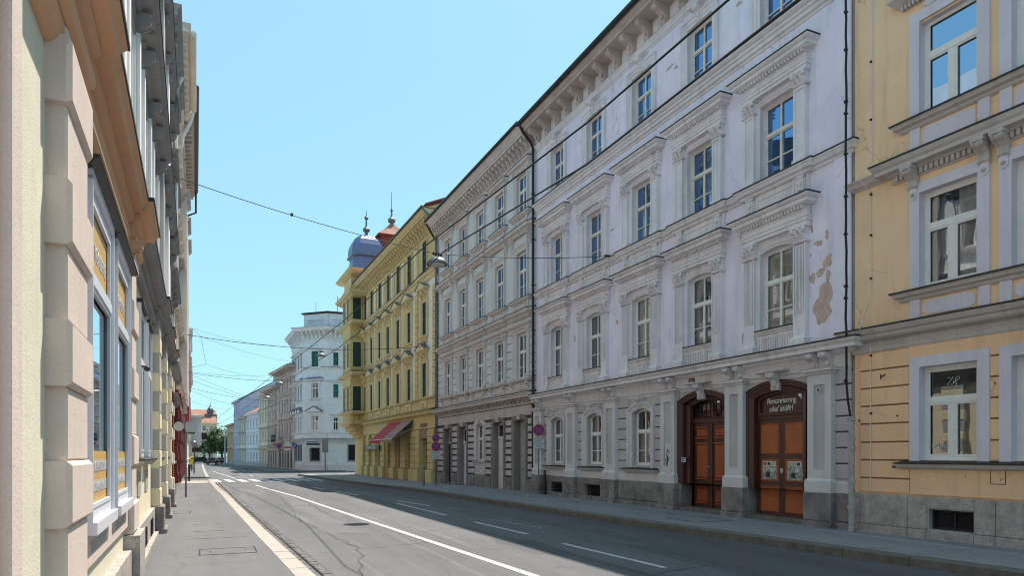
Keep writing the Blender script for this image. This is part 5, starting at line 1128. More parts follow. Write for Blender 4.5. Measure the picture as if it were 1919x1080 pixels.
# white corner house: street wing, chamfered corner, side wing
wht = thing('corner_house', 'cool white corner house with teal shutters and parapet beyond the side street', 'apartment building', (0, 0, -.32))
CH = 2.6; cxw, cyw = 10.7, 84.0
window_kit('wht', 1.0, 1.9, 'cross4', 'wframe', y=.12); shw = shutter_mesh(1.0, 1.9, 'green2', y=.05); window_kit('whts', .62, 1.6, 'cross4', 'wframe', y=.1); shws = shutter_mesh(.62, 1.6, 'green2', y=.05)
def white_wing(o, W, cols, small=(), D=8, end=0):
    mb = MB(); FL = [(1.2, 0), (4.75, 1), (8.75, 2), (12.6, 3)]; lev = [-.4, 4.0, 7.9, 12.0, 17.0]
    for i, (f, _) in enumerate(FL):
        holes = [(c, 1.0 if i else 1.3, f, f + 1.9, 0) for c in cols] + ([(c, .62, f + .1, f + 1.7, 0) for c in small] if i else [])
        wall_with_holes(mb, 0, W, lev[i], lev[i + 1], holes, 'white', .2)
    mb.add([(0, 0, -.4), (0, D, -.4), (0, D, 17.0), (0, 0, 17.0)], [(0, 1, 2, 3)], 'white'); mb.add([(W, 0, -.4), (W, D, -.4), (W, D, 17.0), (W, 0, 17.0)], [(0, 1, 2, 3)], 'white')
    mb.add([(0, .7, 0), (W, .7, 0), (W, .7, 16.9), (0, .7, 16.9)], [(0, 1, 2, 3)], 'room')
    part('wall', mb, o)
    s = MB(); s.mold(0, W, [(.05, 3.3), (.12, 3.4), (.12, 3.5), (.4, 3.6), (.5, 3.75)], 'whitetrim', end, end); s.mold(0, W, [(.51, 3.751), (.51, 3.77), (.1, 3.84)], 'flash', end, end); part('ledge', s, o); s = MB(); s.box(0, W, -.1, 0, 3.85, 4.5, 'whitetrim'); s.mold(0, W, [(.1, 4.5), (.18, 4.55), (.18, 4.62)], 'whitetrim', end, end); part('parapet_band', s, o); s = MB()
    for z in (12.3,): s.mold(0, W, [(.03, z), (.12, z + .06), (.15, z + .16)], 'whitetrim', end, end); s.mold(0, W, [(.16, z + .161), (.16, z + .17), (.02, z + .2)], 'flash', end, end)
    part('string_course', s, o); course_parts(o, [(0, cols[0] - .8)] + [(cols[-1] + .8, W)], [.7 + .42 * i for i in range(7)], .05, .03, 'whitetrim', .01); s = MB(); s.box(0, W, -.1, 0, -.5, .65, 'lavgreytrim')
    part('plinth', s, o)
    s = MB(); s.mold(0, W, [(.04, 15.7), (.1, 15.85)], 'whitetrim', end, end); n = max(3, int(W / .55))
    for i in range(n): bracket(s, W * (i + .5) / n, .24, .6, .9, 16.9, 'whitetrim', 0, False, True)
    s.mold(0, W, [(.1, 16.85), (.8, 16.9), (.85, 17.1), (1.0, 17.3)], 'whitetrim', end, end); s.mold(0, W, [(1.02, 17.301), (1.02, 17.33), (.2, 17.45)], 'bluezinc', end, end)
    part('eaves_cornice', s, o)
    for i, (f, _) in enumerate(FL):
        for c in cols:
            if i >= 2 and not (i == 2 and end): put('shutters', shw, o, (c, 0, f))
            elif i: put_window(o, 'wht', c, f, 0)
            else:
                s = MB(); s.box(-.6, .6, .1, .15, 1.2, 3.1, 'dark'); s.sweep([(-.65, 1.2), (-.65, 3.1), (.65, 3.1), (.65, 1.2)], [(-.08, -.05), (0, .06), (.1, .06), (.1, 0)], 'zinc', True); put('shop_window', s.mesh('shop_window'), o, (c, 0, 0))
            if i:
                s = MB(); s.sweep([(-.5, 0), (-.5, 1.9), (.5, 1.9), (.5, 0)], [(0, 0), (0, .06), (.2, .08), (.2, 0)], 'whitetrim'); s.mold(-.75, .75, [(.05, -.2), (.16, -.12), (.2, -.02)], 'whitetrim')
                for s2 in (-1, 1): s.box(s2 * .7 - .07, s2 * .7 + .07, -.1, 0, 1.8, 2.3, 'whitetrim')
                if i == 1: s.box(-.7, .7, -.1, 0, 2.1, 2.35, 'whitetrim'); s.mold(-.8, .8, [(.1, 2.3), (.4, 2.4)], 'whitetrim'); s.prism([(-1.15, 2.4), (1.15, 2.4), (0, 2.95)], -.4, 0, 'whitetrim', 'y'); s.prism([(-1.2, 2.42), (0, 3.0), (1.2, 2.42), (1.2, 2.47), (0, 3.07), (-1.2, 2.47)], -.45, 0, 'zinc', 'y')
                elif i == 2: s.mold(-.8, .8, [(.1, 2.1), (.35, 2.2), (.42, 2.32)], 'whitetrim'); s.mold(-.8, .8, [(.45, 2.33), (.45, 2.36), (.1, 2.6)], 'bluezinc')
                else: s.mold(-.8, .8, [(.08, 2.1), (.25, 2.18), (.3, 2.26)], 'whitetrim')
                put('window_surround', s.mesh('window_surround'), o, (c, 0, f))
        for c in small:
            if i:
                put('shutters' if i > 1 else 'window', shws if i > 1 else WK['whts'][0], o, (c, 0, f + .1)); s = MB(); s.sweep([(-.31, 0), (-.31, 1.6), (.31, 1.6), (.31, 0)], [(0, 0), (0, .05), (.1, .05), (.1, 0)], 'whitetrim'); s.mold(-.4, .4, [(.05, 1.8), (.2, 1.9), (.24, 2.0)], 'whitetrim'); s.mold(-.4, .4, [(.05, -.16), (.12, -.04)], 'whitetrim'); put('window_surround', s.mesh('ws'), o, (c, 0, f + .1))
def sub_empty(name, parent, loc, rz):
    o = bpy.data.objects.new(name, None); COL.objects.link(o); o.parent = parent; o.location = loc; o.rotation_euler = (0, 0, rz); return o
wing1 = sub_empty('street_wing', wht, (cxw - .25, cyw + CH + 9, 0), -pi / 2 + .03); white_wing(wing1, 9.0, [1.4, 3.6, 5.8, 7.9])
wing2 = sub_empty('corner_wing', wht, (cxw, cyw + CH, 0), -pi / 4); white_wing(wing2, CH * 1.4142, [CH * .707], end=1)
wing3 = sub_empty('side_wing', wht, (cxw + CH, cyw, 0), 0); white_wing(wing3, 14, [3.1, 5.6, 8.1, 10.6], [.95])
s = MB(); q = CH * 1.4142
s.box(.1, q - .1, .1, 3.2, 17.3, 19.1, 'whitetrim'); s.mold(.0, q, [(.0, 19.0), (.12, 19.1), (.12, 19.2)], 'flash'); s.box(.5, q - .5, .06, .1, 17.9, 18.7, 'white')
for i in range(9): s.ball((.75 + i * (q - 1.5) / 8, .04, 18.3), .16, 'whitetrim', 6)
part('parapet', s, wing2)
s = MB(); s.box(.1, 2.3, .1, 2.5, 17.3, 19.1, 'whitetrim'); s.mold(0, 2.3, [(0, 19.0), (.12, 19.1), (.12, 19.2)], 'flash'); s.box(.5, 1.9, .06, .1, 17.9, 18.7, 'white'); s.box(2.3, 14, .1, .5, 17.3, 18.2, 'whitetrim'); s.tube([(1.2, .3, 19.2), (1.2, .3, 21.2)], .03, 'darkmetal', 6); s.tube([(-1.2, 1.3, 19), (-1.2, 1.3, 20.4)], .03, 'darkmetal', 6)
for i in range(7): s.ball((.65 + i * .19, .04, 18.3), .1, 'whitetrim', 6)
part('parapet', s, wing3)
s = MB(); s.add([(cxw + 1, cyw + 2, 17.35), (cxw + 16, cyw + 1, 17.35), (cxw + 16, cyw + 11, 17.35), (cxw, cyw + 11, 17.35)], [(0, 1, 2, 3)], 'greytile'); part('roof', s, wht)
s = MB(); s.box(cxw + .62, cxw + 2.45, cyw - .1 + 1.0, cyw + 1.05, 2.75, 3.7, 'whitesign'); o = part('sign_board', s, wht, loc=(-.55, -.15, 0)); s = MB(); s.box(cxw + .75, cxw + 2.3, cyw + .86, cyw + .9, 3.1, 3.3, 'ink'); s.box(cxw + .75, cxw + 2.0, cyw + .86, cyw + .9, 3.4, 3.5, 'bluesign'); part('lettering', s, o)
def flatten(wing, top):
    m = wing.matrix_basis.copy()
    for ch in list(wing.children): ch.parent = top; ch.matrix_basis = m @ ch.matrix_basis
    bpy.data.objects.remove(wing)
for w_ in (wing1, wing2, wing3): flatten(w_, wht)
# brown houses, cream house, houses farther along
HS = atan2(.1, 1)
hb = house('dark brown house with heavy eaves and iron balcony next to the white corner house', (9.4, 103.2, -.34), -pi / 2 + .1, 10.4, 12, [.9, 4.5, 7.8, 10.8], 13.6, 16, 'brown', 'browntrim', [1.2, 3.0, 4.8, 6.6, 8.4], gopen=[1.2, 3.0, 4.8, 6.6, 8.4], over=1.1, ww=.9, hoods=True, pil=True, seed=3)
s = MB(); s.box(.4, 3.4, -1.1, 0, 3.55, 3.7, 'browntrim'); [bracket(s, x_, .3, .9, .8, 3.55, 'browntrim') for x_ in (.7, 1.9, 3.1)]
for i in range(26): s.box(.42 + i * .115, .445 + i * .115, -1.08, -1.05, 3.7, 4.7, 'darkmetal')
s.box(.4, 3.4, -1.1, -1.04, 4.68, 4.74, 'darkmetal'); [s.ball((.6 + i * .3, -1.1, 4.2), .19, 'darkmetal', 6, (1, .4, 1.6)) for i in range(10)]
part('balcony', s, hb)
house('lower weathered brown house with projecting eaves second from the white corner house', (8.6, 111.7, -.35), -pi / 2 + .094, 8.5, 12, [.9, 4.2, 7.2, 9.6][:3] + [9.5], 11.8, 13.6, 'brown', 'browntrim', [1.1, 2.9, 4.7, 6.5], gopen=[1.1, 2.9, 4.7, 6.5], over=1.0, ww=.8, wh=1.6, pil=True, seed=4)
house('tall pale cream house between the brown houses and the small white house', (7.8, 118.3, -.35), -pi / 2 + .12, 6.6, 12, [.9, 4.2, 7.2, 9.5][:4], 11.7, 13.5, 'cream', 'cream', [1.2, 3.2, 5.2], over=.4, modil=False, ww=.8, wh=1.5, seed=5)
house('small white house with red tiled roof and pale gable beside the cream house', (6.35, 127.4, -.36), -pi / 2 + .157, 9.2, 8.5, [.9, 3.9, 6.6], 8.9, 11.4, 'white', 'whitetrim', [1.2, 3.3, 5.4, 7.6], roofk='redtile', over=.4, modil=False, ww=.8, wh=1.4, hoods=False, seed=6)
house('two storey cream house with grey ledge beside the small white house', (5.4, 134.3, -.36), -pi / 2 + .135, 6.9, 9, [.9, 3.9, 6.5], 8.6, 10, 'cream', 'browntrim', [1.2, 3.3, 5.4], over=.4, modil=False, ww=.8, wh=1.4, seed=7)
hl = house('tall pale lavender house with blank gable wall and chimney', (4.8, 142.0, -.36), -pi / 2 + .08, 7.6, 14, [.9, 3.9, 6.9, 9.4], 11.9, 16.2, 'palelav', 'palelav', [1.4, 3.8, 6.2], over=.4, modil=False, ww=.8, wh=1.5, hoods=False, seed=8, roofk='greytile')
s = MB(); s.add([(7.61, 0, 11.8), (7.61, 14, 11.8), (7.61, 7, 16.1)], [(0, 1, 2)], 'palelav'); part('gable', s, hl); s = MB(); s.box(5.0, 7.4, 6.4, 7.6, 15.0, 17.2, 'brown'); s.box(4.9, 7.5, 6.3, 7.7, 17.2, 17.4, 'zinc'); part('chimney', s, hl)
house('low faded orange house next to the street tree and pale post', (3.95, 153.0, -.36), -pi / 2 + .077, 11, 10, [1.0, 4.2], 7.9, 9.6, 'farorange', 'farorange', [1.6, 4.2, 6.8, 9.4], over=.5, modil=False, ww=.9, seed=9, roofk='redtile')
hf = house('large pale yellow house with red hipped roof closing the street', (-9.0, 190, -.38), .04, 11.4, 14, [1.0, 3.6, 5.9, 8.0], 10.0, 13.8, 'faryellow', 'faryellow', [1.2, 3.0, 4.8, 6.6, 8.4, 10.2], over=.5, ww=.9, wh=1.3, seed=10, roofk='redtile')
s = MB(); s.box(9.3, 10.7, 3, 4.6, 9.5, 13.2, 'greytile'); s.box(9.1, 10.9, 2.8, 4.8, 13.2, 13.5, 'zinc'); s.lathe([(.6, 13.5), (.7, 13.9), (.35, 14.3), (.12, 14.7), (.05, 15.4)], 'zinc', 8, (10.0, 3.8)); s.box(10.7, 11.6, 3.2, 4.6, 9.5, 12.4, 'zinc'); part('roof_tower', s, hf)
# ================================================================== left side, seen very obliquely (local x = distance along the street)
KL = .0135
def Lloc(y): return (-.84 - KL * y, y, 0)
RZL = pi / 2 + KL
ln = thing('apartment_house', 'pale lemon house with dusty pink quoins, tan cornice and film-covered shop windows', 'apartment building', Lloc(-6), RZL)
WL = 17.0
def lp(y): return y + 6
window_kit('shopL', 1.55, 2.75, 'shop', 'graypaint', y=-.07, t=.10, gk='glass5')
LW = [lp(7.12), lp(9.05)]
mb = MB(); wall_with_holes(mb, 0, WL, -.2, 4.4, [(c, 1.55, 1.1, 3.85, 0) for c in LW] + [(c - 6.4, 1.55, 1.1, 3.85, 0) for c in LW], 'lyel', .3, 'graypaint')
LU = [lp(v) for v in (-3.6, -1.3, 1.0, 3.3, 5.6, 7.9, 10.2)]
for z0, z1, a, b in ((4.4, 8.6, 5.5, 7.5), (8.6, 12.4, 9.4, 11.4), (12.4, 16, 13, 14.8)): wall_with_holes(mb, 0, WL, z0, z1, [(v, 1.1, a, b, 0) for v in LU], 'lpale', .3)
body(mb, WL, 12, -.2, 16, 'lpale'); part('wall', mb, ln); interior(ln, WL, 0, 15.9, [4.4, 8.6, 12.4])
window_kit('lup', 1.1, 2.0, 'cross4', 'wframe', y=.1)
def quoin_pier(parent, a, b, k1, k2, z0, z1, pw, pn, hstep=.44, c=.03, cut=.05, name='quoin_pier', label=None):
    s = MB(); z = z0; i = 0
    while z < z1 - .05:
        h = min(hstep, z1 - z)
        if i % 2 == 0: s.cham(a, b, -pw, .02, z + .012, z + h - .012, c, k1)
        else: s.cham(a + cut, b - cut, -pn, .02, z - .012, z + h + .012, c * .5, k2)
        z += h; i += 1
    return part(name, s, parent, label=label)
quoin_pier(ln, lp(4.97), lp(5.95), 'pink', 'pink', .30, 4.32, .145, .115)
quoin_pier(ln, lp(10.05), lp(10.9), 'pink', 'pink', .60, 4.32, .12, .09)
quoin_pier(ln, lp(-1.0), lp(-.1), 'pink', 'pink', .30, 4.32, .145, .115)
s = MB(); s.cham(lp(3.84), lp(4.07), -.065, .02, -.1, 4.32, .012, 'pink'); s.box(lp(3.0), lp(3.84), -.012, .02, -.1, 4.32, 'pink'); part('pilaster', s, ln)
s = MB(); s.box(lp(5.95), lp(10.05), -.10, .02, -.3, .42, 'plinth2'); s.box(lp(10.0), WL, -.19, .02, -.3, .6, 'plinth2'); s.box(0, lp(4.97), -.10, .02, -.3, .42, 'plinth2'); s.cham(lp(4.9), lp(6.0), -.17, .02, -.3, .33, .03, 'pink'); part('plinth', s, ln)
for i, c in enumerate(LW + [v - 6.4 for v in LW]):
    o = put_window(ln, 'shopL', c, 1.1)
    s = MB(); s.box(-.80, -.775, -.10, .04, 0, 2.78, 'graypaint'); s.box(.775, .80, -.10, .04, 0, 2.78, 'graypaint'); s.box(-.80, .80, -.13, .04, -.10, .0, 'graypaint'); s.box(-.80, .80, -.10, .04, 2.75, 2.83, 'graypaint'); s.mold(-.82, .82, [(.10, 2.83), (.16, 2.86), (.17, 2.88)], 'darkmetal')
    put('window_box', s.mesh('window_box'), o)
    s = MB(); s.box(-.66, .66, -.044, -.038, .12, .58, 'orangefilm'); put('window_film', s.mesh('window_film'), o); s = MB(); s.box(-.66, .66, -.044, -.038, 2.08, 2.60, 'orangefilm'); put('window_film', s.mesh('window_film'), o)
    s = MB(); s.box(-.62, .62, -.047, -.044, .40, .50, 'lgrey'); s.box(-.62, .62, -.047, -.044, .22, .32, 'lgrey'); q = put('film_print', s.mesh('film_print'), o)
    put('lettering', text_mesh('KUNSTHAFT ZEIT', .11, 'whitesign', .001), q, (0, -.048, .41), (pi / 2, 0, 0)); put('lettering', text_mesh('MIETEN KAUFEN', .11, 'whitesign', .001), q, (0, -.048, .23), (pi / 2, 0, 0))
    put('lettering', text_mesh('ARTGALERIE', .20, 'whitesign', .004, space=.95), o, (0, -.045, 2.24), (pi / 2, 0, 0))
s = MB(); a, b = lp(5.98), lp(10.02)
s.box(a, b, -.05, .02, .72, 1.0, 'pink'); s.box(a, LW[0] - .80, -.04, .02, 1.0, 4.0, 'pink'); s.box(LW[0] + .82, LW[1] - .82, -.05, .02, 1.0, 3.9, 'pink')
for c in LW: s.box(c - .5, c + .5, -.052, -.04, .82, .92, 'lgrey')
part('apron', s, ln)
def lcornice(parent, a, b, z, k, ext=(), kk='flash', p0=0.0, name='ground_cornice'):
    s = MB(); P = [(.05, z - .48), (.09, z - .46), (.11, z - .40), (.06, z - .38), (.06, z - .24), (.10, z - .22), (.14, z - .16), (.14, z - .12), (.24, z - .11), (.26, z - .05), (.30, z)]
    P = [(p + p0, q) for p, q in P]
    s.mold(a, b, P, k, 0, 0); s.mold(a, b, [(P[-1][0] + .012, z + .001), (P[-1][0] + .012, z + .02), (0, z + .08)], kk, 0, 0)
    for e0, e1 in ext: s.mold(e0, e1, [(p + .06, q) for p, q in P], k); s.mold(e0, e1, [(P[-1][0] + .075, z + .003), (P[-1][0] + .075, z + .024), (0, z + .085)], kk)
    return part(name, s, parent)
lcornice(ln, 0, WL, 4.82, 'tan', [(lp(4.9), lp(5.75)), (lp(10.0), lp(10.85))])
s = MB(); s.mold(0, WL, [(.03, 4.18), (.07, 4.22), (.10, 4.28), (.10, 4.33)], 'tan', 0, 0)
bracket(s, lp(9.85), .2, .22, .32, 4.34, 'tan'); part('bed_moulding', s, ln)
def upper_bays(parent, cols, kt, kd, zs=((5.5, 7.5), (9.4, 11.4), (13.0, 14.8)), w=1.1, sc=1.0, lev=None):
    s = MB(); s.sweep([(-w / 2, 0), (-w / 2, 2), (w / 2, 2), (w / 2, 0)], [(0, -.1), (0, .05), (.08, .05), (.10, .08), (.16, .08), (.16, 0)], 'wframe')
    for s2 in (-1, 1): s.box(s2 * (w / 2 + .3) - .12, s2 * (w / 2 + .3) + .12, -.13, 0, -.4, 2.1, kt)
    s.mold(-w / 2 - .4, w / 2 + .4, [(.06, -.2), (.16, -.12), (.18, -.03)], kt); me = s.mesh('window_surround')
    s = MB(); s.box(-w / 2 - .4, w / 2 + .4, -.08, 0, 2.02, 2.4, kd)
    for s2 in (-1, 1): bracket(s, s2 * (w / 2 + .3), .2, .26, .5, 2.42, kd)
    s.mold(-w / 2 - .42, w / 2 + .42, [(.10, 2.4), (.16, 2.43), (.16, 2.47), (.30, 2.5), (.30, 2.58), (.36, 2.64), (.36, 2.67)], kd); s.mold(-w / 2 - .42, w / 2 + .42, [(.375, 2.671), (.375, 2.685), (0, 2.74)], 'darkmetal'); hm = s.mesh('hood')
    for i, (a, b) in enumerate(zs):
        for c in cols:
            put_window(parent, 'lup', c, a, R.choice([0, 2])); put('window_surround', me, parent, (c, 0, a))
            if i < 2: put('hood', hm, parent, (c, 0, a))
upper_bays(ln, LU, 'lpale', 'lgreydk')
for z in (8.5, 12.3): s = MB(); s.mold(0, WL, [(.03, z), (.10, z + .08), (.14, z + .16)], 'lpale', 0, 0); part('string_course', s, ln)
s = MB(); s.mold(0, WL, [(.03, 15.2), (.1, 15.5), (.35, 15.7), (.45, 16)], 'lpale', 0, 0); part('eaves_cornice', s, ln); part('roof', shed_roof(WL, 12, 16, 18, 'greytile', .4), ln)
# cream house with grey shutters
l1 = thing('apartment_house', 'cream house with grey framed windows and cream and grey quoins beyond the pink quoins', 'apartment building', Lloc(11.0), RZL); WL1 = 13.6
def lq(y): return y - 11.0
l1w = [lq(12.55), lq(14.35)]; l1c = [lq(v) for v in (12.9, 15.6, 18.6, 21.3, 23.3)]
mb = MB(); wall_with_holes(mb, 0, WL1, -.2, 4.4, [(c, 1.15, 1.6, 4.0, 0) for c in l1w + [lq(18.3), lq(22.2)]], 'lcream', .25, 'graypaint')
for z0, z1, a, b in ((4.4, 8.6, 5.5, 7.5), (8.6, 12.4, 9.4, 11.4), (12.4, 16, 13, 14.8)): wall_with_holes(mb, 0, WL1, z0, z1, [(v, 1.1, a, b, 0) for v in l1c], 'lpale', .3)
body(mb, WL1, 12, -.2, 16, 'lpale'); part('wall', mb, l1); interior(l1, WL1, 0, 15.9, [4.4, 8.6, 12.4])
window_kit('l1g', 1.15, 2.4, 'tee', 'graypaint', y=-.05, t=.09)
for c in l1w + [lq(18.3), lq(22.2)]:
    o = put_window(l1, 'l1g', c, 1.6, 2); s = MB(); s.box(-.60, -.575, -.08, .04, 0, 2.43, 'graypaint'); s.box(.575, .60, -.08, .04, 0, 2.43, 'graypaint'); s.box(-.62, .62, -.11, .04, 2.4, 2.46, 'darkmetal')
    s.mold(-.66, .66, [(.06, -.14), (.12, -.1), (.15, -.05)], 'lgrey'); s.mold(-.66, .66, [(.16, -.049), (.16, -.03), (0, .01)], 'darkmetal'); put('window_box', s.mesh('window_box'), o)
    s = MB(); s.box(-.35, .35, -.02, .0, -.62, -.25, 'lgrey'); put('apron', s.mesh('apron'), l1, (c, 0, 1.6))
quoin_pier(l1, lq(15.95), lq(16.8), 'lcream', 'lgrey', .55, 4.35, .17, .16, .40, .03, .0); quoin_pier(l1, lq(19.6), lq(20.4), 'lcream', 'lgrey', .55, 4.35, .17, .16, .40, .03, .0); quoin_pier(l1, lq(23.7), lq(24.5), 'lbeige', 'lcream', .55, 4.35, .17, .14, .40, .03, .0)
s = MB(); s.box(0, WL1, -.08, .02, -.3, .55, 'plinth2'); s.box(lq(11.4), lq(15.6), -.16, .02, -.3, .08, 'plinth2')
for a in (15.9, 19.55, 23.65): s.cham(lq(a), lq(a + .9), -.24, .02, -.3, .56, .02, 'plinth'); s.cham(lq(a) - .03, lq(a + .93), -.30, .02, -.3, .09, .02, 'plinth')
for a in (12.5, 14.3): s.box(lq(a), lq(a + .7), -.085, -.07, .12, .42, 'dark'); [s.box(lq(a) + j * .1, lq(a) + j * .1 + .02, -.10, -.085, .12, .42, 'darkmetal') for j in range(1, 7)]
part('plinth', s, l1)
lcornice(l1, 0, WL1, 4.82, 'lgreydk', [(lq(15.9), lq(16.85)), (lq(19.55), lq(20.45)), (lq(23.65), lq(24.5))])
upper_bays(l1, l1c, 'lpale', 'lgreydk')
for a in (16.9, 20.0): s = MB(); s.box(lq(a), lq(a + .9), -.2, .02, 4.9, 15.2, 'lgrey' if a < 18 else 'lpale'); part('pilaster_strip', s, l1)
s = MB()
for z in (8.5, 12.3): s.mold(0, WL1, [(.03, z), (.10, z + .08), (.14, z + .16)], 'lpale', 0, 0)
s.mold(0, WL1, [(.03, 15.2), (.06, 15.5), (.10, 15.9), (.12, 16.1)], 'lpale', 0, 1); part('string_course', s, l1); part('roof', shed_roof(WL1, 12, 16.1, 18, 'greytile', .1), l1)
q = thing('security_camera', 'small dark dome camera on the grey window frame of the cream house', 'camera', (-.90, 12.05, 3.02), 0); s = MB(); s.tube([(-.08, 0, 0), (.03, 0, 0)], .015, 'darkmetal', 6); s.ball((.05, 0, -.03), .045, 'darkmetal', 10); part('housing', s, q)
# houses farther along the left side
def lhouse(label, y0, y1, floors, ze, zr, k, kt, over, gk=None, cols=None, **kw):
    W = y1 - y0; cols = cols or [1.3 + i * (W - 2.6) / max(1, round((W - 2.6) / 2.5)) for i in range(round((W - 2.6) / 2.5) + 1)]
    return house(label, (Lloc(y0)[0], y0, gz(y0)), RZL, W, 12, floors, ze, zr, k, kt, cols, over=over, gk=gk, cyl=.2, **kw)
h2 = lhouse('grey house with dark soffit between the cream house and the wide pale gutter', 24.6, 31.0, [1.4, 5.5, 9.4, 13.0], 16.0, 18, 'lbeige', 'lgreydk', .32, gk='lcream', pil=False, seed=21)
quoin_pier(h2, .2, 1.0, 'lcream', 'lred', .5, 4.2, .20, .18, .40, .03, 0); quoin_pier(h2, 5.2, 6.1, 'lred', 'lred', .5, 4.2, .24, .2, .42, .03, 0)
s = MB(); s.tube([(3.2, -.2, 8.0), (3.2, -.2, 15.0), (3.2, -.4, 15.5)], .06, 'wframe', 8); part('downpipe', s, h2)
h3 = lhouse('tall beige house with wide pale gutter above dark red ground floor piers', 31.0, 38.0, [1.4, 5.5, 9.4, 13.0, 16.0], 19.0, 21, 'lbeige', 'lbeige', .55, gk='lred', pil=True, seed=22)
for a in (.2, 2.6, 5.6): quoin_pier(h3, a, a + .8, 'lred', 'lred', .5, 4.2, .30, .26, .42, .03, 0)
s = MB(); s.tube([(0, -.75, 19.0), (6.9, -.75, 19.0)], .13, 'lbeige', 10); part('gutter', s, h3)
s = MB(); s.tube([(7.0, -.15, 16.8), (7.0, -.25, 17.6), (7.0, -.55, 18.3), (7.0, -.72, 18.9)], .09, 'wframe', 8); part('downpipe', s, h3)
h4 = lhouse('tallest beige house with brown metal gutter at the corner before the zebra crossing', 38.0, 53.0, [1.4, 5.5, 9.4, 13.0, 16.4], 20.2, 22, 'lbeige', 'browntrim', .7, gk='lred', pil=True, seed=23)
s = MB(); s.tube([(0, -.86, 20.3), (15.1, -.86, 20.3)], .15, 'rustpipe', 10); s.tube([(15.1, -.86, 20.3), (15.1, -.86, 18.8), (15.1, -.1, 18.4)], .07, 'rustpipe', 8); part('gutter', s, h4)
for a in (.2, 4.4, 8.6, 13.8): quoin_pier(h4, a, a + .9, 'lred', 'lred', .5, 4.2, .26, .22, .42, .03, 0)
for b_ in (2.3, 7.0, 11.6): s = MB(); s.box(b_, b_ + 2.2, -.42, 0, 5.0, 15.5, 'lbeige'); s.mold(b_, b_ + 2.2, [(.42, 15.5), (.6, 15.7)], 'browntrim'); part('bay_front', s, h4)
h5 = lhouse('red and pale lavender house with projecting loggia past the side street', 62.0, 74.0, [1.4, 5.2, 8.6], 12.0, 14, 'palelav', 'whitetrim', .45, gk='lred', seed=24)
s = MB(); s.box(.3, 4.0, -.42, 0, 3.6, 12.2, 'palelav'); s.box(.29, .31, -.42, -.1, 10.2, 12.2, 'palelav'); s.mold(.3, 4.0, [(.42, 12.0), (.62, 12.2)], 'whitetrim'); part('loggia', s, h5)
s = MB()
for z0, z1 in ((4.2, 6.6), (7.2, 9.4), (9.6, 10.4)): s.box(.27, .30, -.36, -.04, z0, z1, 'lredbr'); s.box(.6, 3.7, -.45, -.42, z0, z1, 'lredbr')
part('red_panels', s, h5)
h6 = lhouse('long pale grey house with stucco ornament beyond the red house', 74.0, 103.0, [1.4, 5.0, 8.4], 11.4, 13, 'lpale', 'lbeige', .4, seed=25)
h7 = house('small grey white house with bay window and iron balcony over a dark shopfront', (-1.9, 103.0, -.34), RZL - .012, 12, 10, [1.4, 4.6], 7.4, 8.2, 'white', 'whitetrim', [1.5, 4.0, 6.5, 9.0], over=.5, seed=26, ww=.9)
s = MB(); s.box(.4, 4.4, -1.25, 0, 3.2, 7.2, 'white'); s.mold(.4, 4.4, [(1.25, 7.0), (1.5, 7.2), (1.5, 7.3)], 'whitetrim'); part('bay_window', s, h7)
s = MB(); s.box(.5, 4.3, -1.9, -1.2, 3.9, 4.0, 'whitetrim'); s.box(.48, .52, -1.9, -1.2, 4.0, 4.95, 'darkmetal'); [s.box(.5 + i * .12, .52 + i * .12, -1.92, -1.88, 4.0, 4.95, 'darkmetal') for i in range(32)]; [s.box(.46, .5, -1.88 + i * .1, -1.85 + i * .1, 4.0, 4.95, 'darkmetal') for i in range(7)]; part('balcony', s, h7)
s = MB(); s.box(.3, 5, -1.3, -.1, 2.3, 2.9, 'blacksign'); part('shop_awning', s, h7)

# ================================================================== ground, road, pavements, kerbs
mb = MB(); mb.add([(-1500, -1500, -.75), (1500, -1500, -.75), (1500, 1500, -.75), (-1500, 1500, -.75)], [(0, 1, 2, 3)], 'asphalt2'); struct('ground', mb)
def strip(fl, fr, ys, k, dz, mb=None, sides=True):
    mb = mb or MB(); vs = []; fs = []
    for y in ys: vs += [(fl(y), y, gz(y) + dz), (fr(y), y, gz(y) + dz)]
    for i in range(len(ys) - 1): fs.append((2 * i, 2 * i + 1, 2 * i + 3, 2 * i + 2))
    mb.add(vs, fs, k)
    if sides:
        lo = [(x, y, z - .3) for x, y, z in vs]; o = len(vs); a, b = 0, 1
        mb.add(vs + lo, [(o, o + 1, 1, 0), (len(vs) - 2, len(vs) - 1, 2 * len(vs) - 1, 2 * len(vs) - 2)] + [(2 * i + e, 2 * i + 2 + e, o + 2 * i + 2 + e, o + 2 * i + e) for i in range(len(ys) - 1) for e in (0, 1)], k)
    return mb
def rng(a, b, st):
    r_ = [a]
    while r_[-1] + st < b: r_.append(r_[-1] + st)
    return r_ + [b]
def interp(P):
    def f(y):
        for (a, va), (b, vb) in zip(P, P[1:]):
            if y <= b: return va + (vb - va) * (y - a) / (b - a)
        (a, va), (b, vb) = P[-2:]; return va + (vb - va) * (y - a) / (b - a)
    return f
KR = interp([(-20, 11.0), (5, 10.55), (9, 10.25), (12, 10.05), (17, 9.75), (24, 9.5), (33, 9.35), (50, 8.5), (66, 7.9), (84, 6.9), (100, 5.7), (120, 4.3), (150, 2.4), (190, 2.2)])
KLf = interp([(-20, 1.75), (5, 1.19), (9.66, 1.07), (16.4, .87), (24.7, .65), (53, .03), (62, -.1), (110, -.6), (190, -1.2)])
struct('road', strip(lambda y: -60, lambda y: 90, rng(-30, 400, 5), 'asphalt', -.12, sides=False))
ob = struct('pavement', strip(lambda y: -3, lambda y: KLf(y) + .02, rng(-20, 52.5, 3), 'pave', 0)); 
struct('pavement', strip(lambda y: -3, lambda y: KLf(y) + .02, rng(60.5, 185, 6), 'pave', 0))
